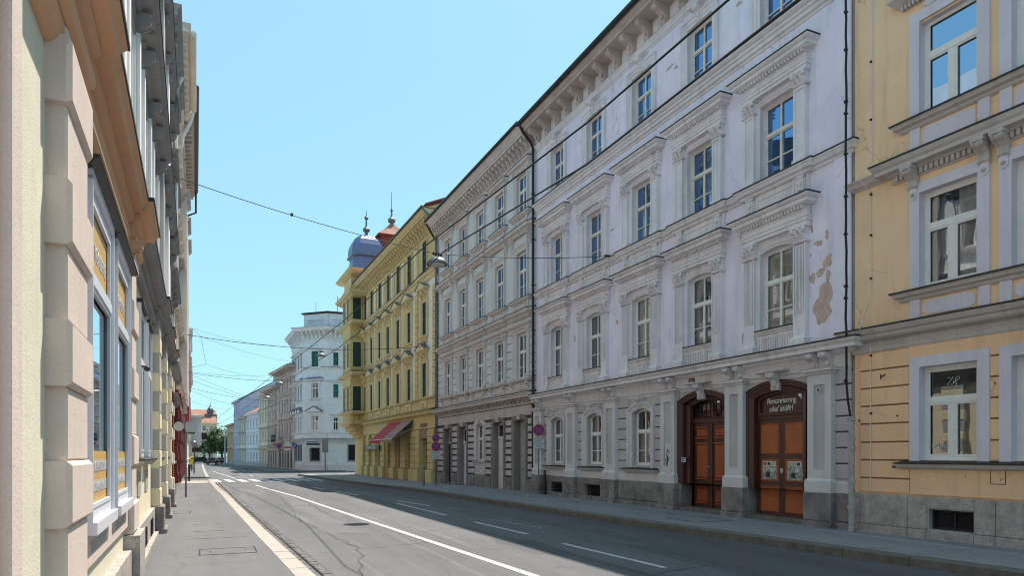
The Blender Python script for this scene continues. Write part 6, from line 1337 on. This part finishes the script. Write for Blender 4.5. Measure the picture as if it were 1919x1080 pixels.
struct('pavement', strip(lambda y: KR(y) - .02, lambda y: 13.6, rng(-20, 64.5, 3), 'pave2', .03))
struct('pavement', strip(lambda y: KR(y) - .02, lambda y: KR(y) + 8, rng(81.5, 185, 6), 'pave', .0))
struct('pavement', strip(lambda y: -3, lambda y: KLf(y) - .05, [46.2, 48, 50.6], 'kerb', .006, sides=False))
# kerb stones
def kerb(name, f, y0, y1, wd, k, dz, side, st=1.0, jit=.12, gap=.008):
    mb = MB(); rr = random.Random(5); y = y0
    while y < y1:
        L_ = st + rr.uniform(-jit, jit) if y < 60 else st * 2.5; e = min(y1, y + L_)
        a0, a1 = f(y), f(e); b0, b1 = a0 + side * wd, a1 + side * wd; z0, z1 = gz(y) + dz + rr.uniform(-.003, .003), gz(e) + dz
        c = .015
        top = [(a0, y + gap, z0), (b0 - side * c, y + gap, z0), (b1 - side * c, e - gap, z1), (a1, e - gap, z1)]
        mid = [(a0, y + gap, z0 - c), (b0, y + gap, z0 - c), (b1, e - gap, z1 - c), (a1, e - gap, z1 - c)]
        bot = [(x_, y_, z_ - .25) for x_, y_, z_ in mid]
        mb.add(top + mid + bot, [(0, 1, 2, 3)] + [(i, (i + 1) % 4, 4 + (i + 1) % 4, 4 + i) for i in range(4)] + [(4 + i, 4 + (i + 1) % 4, 8 + (i + 1) % 4, 8 + i) for i in range(4)], k)
        y = e
    return struct(name, mb)
kerb('kerb', lambda y: KLf(y) + .02, -6, 53, .27, 'kerb', .004, 1, .95)
kerb('kerb', lambda y: KLf(y) + .02, 60.5, 180, .25, 'kerb', .004, 1, 1.2)
kerb('kerb', lambda y: KR(y) - .02, -6, 65, .30, 'kerb2', .034, -1, 1.55, .4)
kerb('kerb', lambda y: KR(y) - .02, 81, 180, .28, 'kerb2', .004, -1, 1.5)
mb = MB(); rr = random.Random(8); y = -2.0
while y < 46:
    L_ = rr.uniform(.15, .20) if y < 25 else .3
    for r_ in range(2):
        x0 = KLf(y) + .30 + r_ * .165; h_ = -.10 + rr.uniform(-.006, .006)
        mb.cham(0, 0, 0, 0, 0, 0, 0, 'cobble') if False else mb.add([(x0, y, h_ - .05), (x0 + .15, y, h_ - .05), (x0 + .15, y + L_ - .015, h_ - .05), (x0, y + L_ - .015, h_ - .05), (x0 + .015, y + .012, h_), (x0 + .135, y + .012, h_ - .004), (x0 + .135, y + L_ - .03, h_), (x0 + .015, y + L_ - .03, h_ + .002)],
            [(4, 5, 6, 7), (0, 1, 5, 4), (1, 2, 6, 5), (2, 3, 7, 6), (3, 0, 4, 7)], 'cobble')
    y += L_
struct('cobbled_gutter_ground', mb)
struct('gutter_ground', strip(lambda y: KLf(y) + .28, lambda y: KLf(y) + .64, rng(-4, 46, 4), 'seam', -.115, sides=False))
# markings
CL = interp([(-5, 4.95), (9, 4.33), (20.6, 3.80), (56, 2.22), (90, .75), (150, -.6)])
def mark(f, ys, wd, k='mark', dz=-.114): return strip(lambda y: f(y) - wd / 2, lambda y: f(y) + wd / 2, ys, k, dz, sides=False)
struct('road_marking', mark(CL, rng(-5, 44.5, 2.5), .14)); struct('road_marking', mark(CL, rng(58.5, 92, 4), .14)); 
for a, b, xa, xb in ((8.7, 11.9, 6.50, 6.42), (13.6, 16.6, 6.46, 6.36), (18.8, 24.0, 6.32, 6.22), (29.5, 34.5, 5.95, 5.75), (36.0, 39.5, 5.6, 5.45), (44, 48, 5.15, 5.0), (66, 70, 3.9, 3.7), (76, 80, 3.4, 3.2), (3.5, 6.6, 6.6, 6.55)):
    struct('road_marking', mark(interp([(a, xa), (b, xb)]), [a, (a + b) / 2, b], .11))
struct('road_marking', mark(interp([(22.4, 6.95), (25.4, 6.6)]), [22.4, 25.4], .10)); struct('road_marking', mark(interp([(14.6, 7.3), (16.4, 7.1)]), [14.6, 16.4], .03))
for i in range(11):
    x0 = .65 + i * .86; struct('crossing_road_marking', mark(interp([(50.6, x0 + .1), (56.6, x0 - .15)]), [50.6, 53.6, 56.6], .46))
for X0 in ([(-5, 6.3), (20, 5.6), (33, 5.4), (60, 4.1)], [(-5, 8.9), (20, 8.1), (33, 7.4), (60, 5.6)]): struct('road_line', mark(interp(X0), rng(-5, 60, 3), .022, 'seam', -.1155))
def patch(pts, k, dz): m_ = MB(); m_.add([(x, y, dz) for x, y in pts], [tuple(range(len(pts)))], k); return m_
struct('road_surface', strip(lambda y: KR(y) - 2.1, lambda y: KR(y) - .28, rng(-6, 46, 4), 'asphalt2', -.1172, sides=False)); struct('road_surface', patch([(6.9, 5.5), (9.9, 5.8), (9.75, 10.6), (7.4, 11.2)], 'asphalt2', -.1165)); struct('road_surface', patch([(6.9, 17.6), (8.2, 17.4), (7.9, 20.3), (7.0, 20.4)], 'asphalt2', -.1168)); struct('road_surface', patch([(5.3, 10.8), (6.0, 10.7), (6.15, 12.7), (5.4, 13.1)], 'asphalt2', -.1166))
struct('road_surface', patch([(2.4, 15.5), (3.3, 15.2), (3.1, 24.0), (2.2, 24.2)], 'pave', -.1167))
def cover(x0, x1, y0, y1, z, label):
    o = thing('manhole_cover', label, 'manhole cover', ((x0 + x1) / 2, (y0 + y1) / 2, z)); w_, d_ = (x1 - x0) / 2, (y1 - y0) / 2; s = MB()
    for a in ((-w_, -w_ + .02, -d_, d_), (w_ - .02, w_, -d_, d_), (-w_, w_, -d_, -d_ + .02), (-w_, w_, d_ - .02, d_)): s.box(a[0], a[1], a[2], a[3], -.02, .006, 'darkmetal')
    part('frame', s, o); s = MB(); s.box(-w_ + .03, w_ - .03, -d_ + .03, d_ - .03, -.02, .004, 'pave2' if x0 > 5 else 'pave'); [s.box(-.02 + t, .02 + t, -.02, .02, .004, .007, 'darkmetal') for t in (-w_ * .6, w_ * .6)]; part('lid', s, o)
cover(-.12, .78, 12.2, 12.95, 0.0, 'rectangular cover set in the left pavement near the camera'); cover(-.86, -.42, 21.1, 21.9, 0.0, 'small square cover in the left pavement near the wall')
cover(10.6, 11.7, 13.0, 14.2, .03, 'square cover in the right pavement outside the brown doors'); cover(10.6, 11.3, 19.8, 20.8, .03, 'cover in the right pavement outside the arched windows')
M['smear'] = asphalt('worn_pale_asphalt', (.14, .139, .142), (.17, .169, .17), 0, .2)
for i, (y, x0, x1) in enumerate(((14.6, -.3, .75), (16.0, -.25, .4), (17.6, -.3, .35))): struct('pavement_surface', patch([(x0, y), (x1, y - .02), (x1 - .03, y + .12), (x0 + .02, y + .16)], 'smear', .0045))
def sealed(pts, wd, dz, seed):
    rr = random.Random(seed); P_ = []
    for (xa, ya), (xb, yb) in zip(pts, pts[1:]):
        n_ = max(2, int(hypot(xb - xa, yb - ya) / .35)); P_ += [(xa + (xb - xa) * i / n_ + rr.gauss(0, .035), ya + (yb - ya) * i / n_ + rr.gauss(0, .035)) for i in range(n_)]
    P_.append(pts[-1]); vs = []
    for i, (x, y) in enumerate(P_):
        a = P_[max(0, i - 1)]; b = P_[min(len(P_) - 1, i + 1)]; L_ = hypot(b[0] - a[0], b[1] - a[1]) or 1; nx, ny = -(b[1] - a[1]) / L_, (b[0] - a[0]) / L_; w_ = wd * rr.uniform(.18, .5)
        vs += [(x - nx * w_, y - ny * w_, dz), (x + nx * w_, y + ny * w_, dz)]
    m_ = MB(); m_.add(vs, [(2 * i, 2 * i + 1, 2 * i + 3, 2 * i + 2) for i in range(len(P_) - 1)], 'seam'); struct('road_line', m_)
for i, (q, w_) in enumerate((([(1.9, 9), (2.6, 13), (2.3, 19), (2.8, 30)], .03), ([(1.8, 12.5), (4.1, 13.2)], .025), ([(4.4, 15), (6.2, 15.6), (7.9, 15.3), (9.4, 15.9)], .03), ([(3.2, 19), (3.4, 26), (3.0, 34)], .03), ([(7.2, 6.4), (7.6, 9.8), (7.3, 12.0)], .03), ([(5.2, 8.2), (8.6, 8.9), (9.9, 8.6)], .028), ([(2.2, 24), (5.8, 24.8)], .03), ([(5.0, 33), (8.8, 34)], .03))): sealed(q, w_, -.1145, i)
for y in (11.2, 15.1, 18.9, 24.5, 31): sealed([(-.8, y), (KLf(y) - .02, y + .03)], .012, .0042, int(y))
for y in (4.2, 7.4, 11.0, 15.2, 18.8, 23.0, 28.0): sealed([(KR(y) + .05, y), (12.5, y + .05)], .014, .0342, int(y * 3))

# ================================================================== street furniture
def tubes(name, pts, r, k, label, cat, group=None, n=6, clips=()):
    s = MB(); s.tube(pts, r, k, n); 
    for c in clips: s.ball(c, r * 4.5, k, 6, (1, 2.5, 1))
    o = thing(name, label, cat, (0, 0, 0), 0, group, s.mesh(name)); return o
def sag(a, b, d=.15, n=10): return [tuple(a[j] + (b[j] - a[j]) * i / n - (d * 4 * (i / n) * (1 - i / n) if j == 2 else 0) for j in range(3)) for i in range(n + 1)]
G = 'overhead wires'
tubes('overhead_wire', [(4.05, -6, 5.5), (4.09, 4.6, 5.56), (4.13, 7.05, 5.6), (3.78, 12.4, 5.6), (3.6, 20, 5.5), (3.2, 30, 5.5), (1.2, 70, 5.3), (.2, 140, 5.2)], .012, 'darkmetal', 'left one of the two thick black trolley wires running along the street', 'cable')
tubes('overhead_wire', [(4.3, -6, 5.4), (4.47, 4.2, 5.42), (4.72, 8.06, 5.6), (4.29, 13, 5.68), (4.6, 20, 5.68), (4.43, 25, 5.56), (3.0, 55, 5.4), (1.0, 100, 5.3)], .013, 'darkmetal', 'right one of the two thick black trolley wires running along the street', 'cable')
tubes('span_wire', sag((-.63, 20.3, 9.04), (6.47, 20.1, 7.82), .12) , .010, 'darkmetal', 'thin wire from the left eaves down to the hanging lamp nearest the camera', 'cable', clips=[(2.2, 20.2, 8.45)])
tubes('span_wire', sag((6.47, 20.1, 7.82), (12.59, 19.9, 8.43), .10), .010, 'darkmetal', 'thin wire from the nearest hanging lamp to the lavender wall', 'cable')
tubes('wall_anchor', [(12.6, 19.9, 8.43), (12.35, 19.9, 8.42)], .03, 'darkmetal', 'small dark wire anchor on the lavender wall between two hoods', 'anchor')
for lab, a, b, d in (('thin wire from the left house to the white corner house cornice', (-1.12, 62, 12.05), (9.2, 84, 14.53), .5), ('thin wire from the left house to the brown house roof', (-.45, 63, 11.56), (9.6, 92, 13.68), .3), ('short slanting wire at the top left of the crossing', (-1.12, 62, 12.05), (-.45, 63, 11.56), 0), ('short dropping wire joining two span wires at the left', (-.45, 63, 11.56), (-.04, 64, 9.37), 0),
    ('wire from the left wall up to the dropping wire', (-1.49, 66, 9.25), (-.04, 64, 9.37), .05), ('wire from the dropping wire to the junction above the chimney', (-.04, 64, 9.37), (4.7, 70, 9.16), .2), ('wire from the junction above the chimney up to the brown house', (4.7, 70, 9.16), (9.21, 92, 13.24), .3), ('nearly level wire from the left wall to the junction above the chimney', (-1.62, 70, 9.31), (4.7, 70, 9.16), .1),
    ('thick slanting wire crossing in front of the lavender gable', (-1.24, 60, 7.59), (9.4, 92, 8.0), .35), ('sagging wire across the far street above the crossing', (-1.36, 70, 7.59), (8.6, 100, 8.66), .9), ('lowest far wire towards the lavender house', (-1.45, 80, 7.26), (5.3, 132, 9.6), .3), ('faint wire below the junction above the chimney', (-1.4, 66, 8.7), (9.4, 95, 8.4), .5)):
    tubes('span_wire', sag(a, b, d), .012, 'zinc', lab, 'cable')
def hanging_lamp(x, y, z, label, sc=1.0):
    o = thing('hanging_lamp', label, 'street lamp', (x, y, z), .3, 'hanging street lamps'); s = MB()
    s.lathe([(.03, .18), (.05, .17), (.06, .12), (.14, .09), (.24, .045), (.32, -.03), (.355, -.10), (.36, -.14), (.34, -.145), (.30, -.13)], 'zinc', 20); part('shade', s, o, smooth=True)
    s = MB(); s.lathe([(.27, -.13), (.25, -.16), (.14, -.19), (.03, -.2)], 'whitesign', 16); part('lens', s, o, smooth=True)
    s = MB()
    for i in range(4): s.box(-.16 + i * .1, -.13 + i * .1, -.03, .03, .16, .26, 'darkmetal')
    s.box(-.18, .2, -.02, .02, .17, .2, 'darkmetal'); s.ball((-.1, 0, .24), .035, 'whitesign', 6); s.ball((.12, 0, .24), .035, 'whitesign', 6); part('suspension', s, o); o.scale = (sc, sc, sc)
hanging_lamp(6.47, 20.1, 7.62, 'nearest hanging lamp, on a wire before the seam of yellow and grey houses', .92)
hanging_lamp(6.1, 41, 7.5, 'lamp hanging in front of the white corner house', .8); hanging_lamp(5.6, 60.5, 7.7, 'lamp hanging in front of the brown house eaves', 1.0); hanging_lamp(5.4, 71, 7.3, 'lamp hanging in front of the cream house, lowest of the hanging lamps', 1.0)
for y, a, b in ((41, 8.2, 'wire carrying the lamp in front of the white corner house'), (60.5, 8.2, 'wire carrying the lamp in front of the brown eaves'), (71, 7.9, 'wire carrying the lamp in front of the cream house')): tubes('span_wire', sag((-1.4, y, a), (12.5 if y < 66 else 10.6, y + (0 if y < 66 else 14), a + .2), .5), .016, 'darkmetal', b, 'cable')
def disc(mb, r, y0, y1, k, c=(0, 0), n=24): mb.prism([(c[0] + r * cos(2 * pi * i / n), c[1] + r * sin(2 * pi * i / n)) for i in range(n)], y0, y1, k, 'y')
def no_stopping(parent, z, r, cross=True):
    s = MB(); disc(s, r, -.012, .0, 'redsign'); disc(s, r * .80, -.016, -.012, 'bluesign')
    for a in ((pi / 4, -pi / 4) if cross else (-pi / 4,)):
        L_ = r * .84; w_ = r * .11; P = [(-L_, -w_), (L_, -w_), (L_, w_), (-L_, w_)]
        s.prism([(x * cos(a) - y * sin(a), x * sin(a) + y * cos(a)) for x, y in P], -.019 - (.001 if a > 0 else 0), -.016, 'redsign', 'y')
    return part('sign_disc', s, parent, (0, -.05, z))
def plate(parent, z, w_, h_, lines, k='whitesign'):
    s = MB(); s.box(-w_ / 2, w_ / 2, -.01, 0, -h_ / 2, h_ / 2, k); s.sweep([(-w_ / 2 + .015, -h_ / 2 + .015), (-w_ / 2 + .015, h_ / 2 - .015), (w_ / 2 - .015, h_ / 2 - .015), (w_ / 2 - .015, -h_ / 2 + .015)], [(0, .0105), (0, .012), (.005, .012), (.005, .0105)], 'ink', True)
    o = part('sign_plate', s, parent, (0, -.05, z)); n = len(lines)
    for i, t in enumerate(lines): put('lettering', text_mesh(t, h_ / (n + .9) * .95, 'ink', .001), o, (0, -.0125, h_ / 2 - (i + 1) * h_ / (n + .6)), (pi / 2, 0, 0))
    return o
sg = thing('no_stopping_sign', 'no stopping sign with text plate on a pole between the grey and lavender houses', 'road sign', (12.25, 24.75, .03), -.32, 'no stopping signs')
s = MB(); s.tube([(0, 0, 0), (0, 0, 2.9)], .03, 'zinc', 8); part('pole', s, sg, smooth=True); no_stopping(sg, 2.6, .24); plate(sg, 2.08, .47, .46, ['LASTKRW', '1.BIS 24', 'LADEZONE', 'AUSG'])
sg = thing('no_stopping_sign', 'two stacked blue and red parking signs over a text plate by the yellow house', 'road sign', (10.75, 33.6, -.03), -.2, 'no stopping signs')
s = MB(); s.tube([(0, 0, 0), (0, 0, 2.75)], .032, 'zinc', 8); part('pole', s, sg, smooth=True); no_stopping(sg, 2.52, .20, False); no_stopping(sg, 2.07, .24); plate(sg, 1.62, .46, .42, ['GILT VON', 'MO-FR', '8-18 UHR', 'LADEN'])
o = thing('bollard', 'plain grey post on the pavement beside the stacked parking signs', 'bollard', (10.2, 33.95, -.03)); s = MB(); s.lathe([(.055, 0), (.055, .95), (.045, 1.0), (.01, 1.02)], 'zinc', 12); part('post', s, o, smooth=True); s = MB(); s.tube([(0, 0, .8), (0, 0, .84)], .062, 'whitesign', 12); part('band', s, o)
o = thing('bollard', 'short dark post against the wall below the no stopping sign', 'bollard', (12.38, 24.45, .03)); s = MB(); s.lathe([(.06, 0), (.06, .92), (.05, .98), (.01, 1.0)], 'darkmetal', 10); part('post', s, o, smooth=True); s = MB(); s.tube([(0, 0, .86), (0, 0, .90)], .068, 'zinc', 10); part('collar', s, o)
# left pavement: sign pole seen from behind
sg = thing('street_sign', 'pale round sign and box sign on a grey pole beside the dark red piers', 'road sign', (-.73, 29.0, 0), .1)
s = MB(); s.tube([(0, 0, 0), (0, 0, 2.95)], .035, 'zinc', 8); part('pole', s, sg, smooth=True); s = MB(); disc(s, .18, .0, .012, 'whitesign', (-.24, 2.72)); part('sign_disc', s, sg); s = MB(); s.prism([(.02, 2.5), (.36, 2.5), (.42, 2.72), (.36, 2.9), (.02, 2.9), (-.04, 2.72)], -.05, .05, 'whitesign', 'y'); s.box(.06, .32, -.06, .06, 2.44, 2.5, 'rustpipe'); part('lantern_box', s, sg)
o = thing('bollard', 'dark short post with ring at the end of the left pavement', 'bollard', (-1.05, 49.5, -.14)); s = MB(); s.lathe([(.06, 0), (.06, 1.0), (.09, 1.02), (.09, 1.1), (.03, 1.16)], 'darkmetal', 10); part('post', s, o, smooth=True); s = MB(); s.tube([(0, 0, .7), (0, 0, .76)], .08, 'darkmetal', 10); part('ring', s, o)
o = thing('lamp_post', 'dark slender post with a small lantern on the far left pavement', 'lamp post', (-1.15, 75, -.25)); s = MB(); s.tube([(0, 0, 0), (0, 0, 2.6)], .06, 'darkmetal', 8); part('pole', s, o); s = MB(); s.lathe([(.1, 2.6), (.22, 2.8), (.24, 3.1), (.08, 3.25)], 'zinc', 8); part('lantern', s, o)
o = thing('post_box', 'yellow box at the wall of the far left pavement', 'post box', (-1.55, 86, -.3)); s = MB(); s.cham(-.2, .2, -.16, .16, .8, 1.65, .03, 'yelpaint'); part('box', s, o); s = MB(); s.box(-.05, .05, -.05, .05, 0, .8, 'darkmetal'); s.box(-.13, .13, -.18, -.16, 1.4, 1.47, 'ink'); part('stand', s, o)
o = thing('lamp_post', 'tall pale green post at the kerb before the tree', 'lamp post', (3.2, 142, -.36)); s = MB(); s.tube([(0, 0, 0), (0, 0, 1.2), (0, 0, 5.2)], [.2, .16, .12], 'iron', 10); s.lathe([(.3, 0), (.3, .3), (.2, .45)], 'iron', 10); part('pole', s, o); s = MB(); s.lathe([(.12, 5.2), (.28, 5.3), (.28, 5.6), (.1, 5.75)], 'iron', 10); part('lantern', s, o)
for x, y, z, lab, c in ((8.1, 88.0, 2.75, 'round blue no parking sign in front of the dark brown house', 1), (9.55, 84.5, 2.6, 'round blue sign on a pole at the white corner house', 0)):
    sg = thing('road_sign', lab, 'road sign', (x, y, gz(y)), -.1); s = MB(); s.tube([(0, 0, 0), (0, 0, 3.3)], .04, 'zinc', 6); part('pole', s, sg); s = MB(); disc(s, .30, -.03, 0, 'redsign' if c else 'bluesign'); disc(s, .24, -.035, -.03, 'bluesign'); s.prism([(-.17, -.2), (-.13, -.23), (.17, .2), (.13, .23)], -.04, -.035, 'redsign' if c else 'whitesign', 'y'); part('sign_disc', s, sg, (0, -.05, 3.0))
sg = thing('hanging_sign', 'white and red sign board hanging before the brown house beside the white corner house', 'sign', (8.9, 86.5, -.3)); s = MB(); s.prism([(-.4, 2.4), (.4, 2.4), (.46, 3.0), (.22, 3.45), (-.22, 3.45), (-.46, 3.0)], -.04, .04, 'whitesign', 'y'); s.box(-.52, .52, -.06, .06, 2.7, 2.86, 'redsign'); part('board', s, sg); s = MB(); s.tube([(0, 0, 0), (0, 0, 2.3)], .05, 'zinc', 6); part('pole', s, sg)
sg = thing('road_sign', 'grey sign seen edge-on at the side street mouth beside the yellow house', 'road sign', (12.6, 81.5, -.25)); s = MB(); s.tube([(0, 0, 0), (0, 0, 3.4)], .06, 'darkmetal', 6); part('pole', s, sg); s = MB(); s.cham(-.35, .35, -.08, .05, 2.1, 3.6, .03, 'zinc'); part('box', s, sg)

# ================================================================== tree, far vehicles
def foliage(cx, cy, cz, rx, ry, rz_, n, seed, lk=('leaf', 'leaf2'), lf=.22):
    rr = random.Random(seed); mb = MB(); cl = []
    for i in range(46):
        while True:
            a, b, c = rr.uniform(-1, 1), rr.uniform(-1, 1), rr.uniform(-1, 1)
            if .25 < a * a + b * b + c * c < 1: break
        cl.append((a * rx * .85, b * ry * .85, c * rz_ * .85, rr.uniform(.18, .34) * rx, rr.random()))
    for i in range(n):
        a, b, c, r_, tone = cl[rr.randrange(len(cl))]
        u, v, w_ = [rr.gauss(0, .55) for _ in range(3)]
        x, y, z = cx + a + u * r_, cy + b + v * r_, cz + c + w_ * r_
        if z < cz - rz_ * 1.02: continue
        s_ = lf * rr.uniform(.5, 1.2); t1, t2 = rr.uniform(0, 6.28), rr.uniform(-1, 1)
        e1 = (cos(t1) * s_, sin(t1) * s_, t2 * s_ * .6); e2 = (-sin(t1) * s_ * .5, cos(t1) * s_ * .5, rr.uniform(-.5, .5) * s_)
        mb.add([(x - e1[0], y - e1[1], z - e1[2]), (x + e2[0], y + e2[1], z + e2[2]), (x + e1[0], y + e1[1], z + e1[2]), (x - e2[0], y - e2[1], z - e2[2])], [(0, 1, 2, 3)], lk[1] if (tone > .72 and rr.random() < .6) else lk[0])
    return mb
def tree(label, x, y, h, rx, rz_, n, seed, lf=.22):
    o = thing('broadleaf_tree', label, 'tree', (x, y, gz(y))); rr = random.Random(seed); s = MB()
    s.tube([(0, 0, -.1), (.05, 0, h * .18), (-.05, .05, h * .35), (0, 0, h * .6)], [.28, .22, .17, .08], 'bark', 8)
    for i in range(6): a = i * 1.05; s.tube([(0, 0, h * .3), (rx * .4 * cos(a), rx * .4 * sin(a), h * .5), (rx * .7 * cos(a), rx * .7 * sin(a), h * .72)], [.11, .07, .03], 'bark', 6)
    part('trunk', s, o); part('crown', foliage(0, 0, h - rz_, rx, rx, rz_, n, seed, lf=lf), o)
tree('round green street tree with pale blossom at the end of the street', 3.0, 162, 8.2, 3.7, 3.1, 11000, 3, .2); tree('darker tree behind the blossoming street tree', .6, 176, 6.5, 2.6, 2.4, 4000, 5, .2)
def car(label, x, y, rz, k, group):
    o = thing('parked_car', label, 'car', (x, y, gz(y) - .12), rz, group); s = MB()
    P = [(-2.1, .35), (-2.1, .75), (-1.95, .92), (-1.2, 1.0), (-.6, 1.42), (.9, 1.45), (1.6, 1.0), (2.05, .9), (2.1, .4)]
    s.prism(P, -.82, .82, k, 'y'); part('body', s, o)
    s = MB(); s.prism([(-1.1, 1.0), (-.58, 1.36), (.85, 1.39), (1.45, 1.0)], -.83, .83, 'dark', 'y'); s.box(-1.0, 1.3, -.6, .6, 1.0, 1.3, 'dark'); part('windows', s, o)
    for xx in (-1.3, 1.3):
        for yy in (-.8, .8):
            w_ = MB(); w_.prism([(.33 * cos(t * pi / 8), .33 * sin(t * pi / 8)) for t in range(16)], -.1, .1, 'rubber', 'y'); q = part('wheel', w_, o, (xx, yy, .33)); w_ = MB(); w_.prism([(.18 * cos(t * pi / 6), .18 * sin(t * pi / 6)) for t in range(12)], -.11, .11, 'metal', 'y'); part('rim', w_, q)
    for yy in (-.6, .6): s = MB(); s.box(-2.12, -2.08, yy - .16, yy + .16, .62, .76, 'redsign'); part('tail_light', s, o); s = MB(); s.box(2.08, 2.12, yy - .16, yy + .16, .6, .74, 'whitesign'); part('headlight', s, o)
car('dark parked car below the blossoming tree, left of the pale post', 1.0, 152, pi / 2 - .1, 'carpaint', 'cars parked below the tree'); car('dark parked car nearest the pale post below the tree', 2.7, 154, pi / 2, 'carpaint', 'cars parked below the tree')
car('small dark car in front of the large yellow house', -1.6, 178, .2, 'carpaint', 'cars parked below the tree')
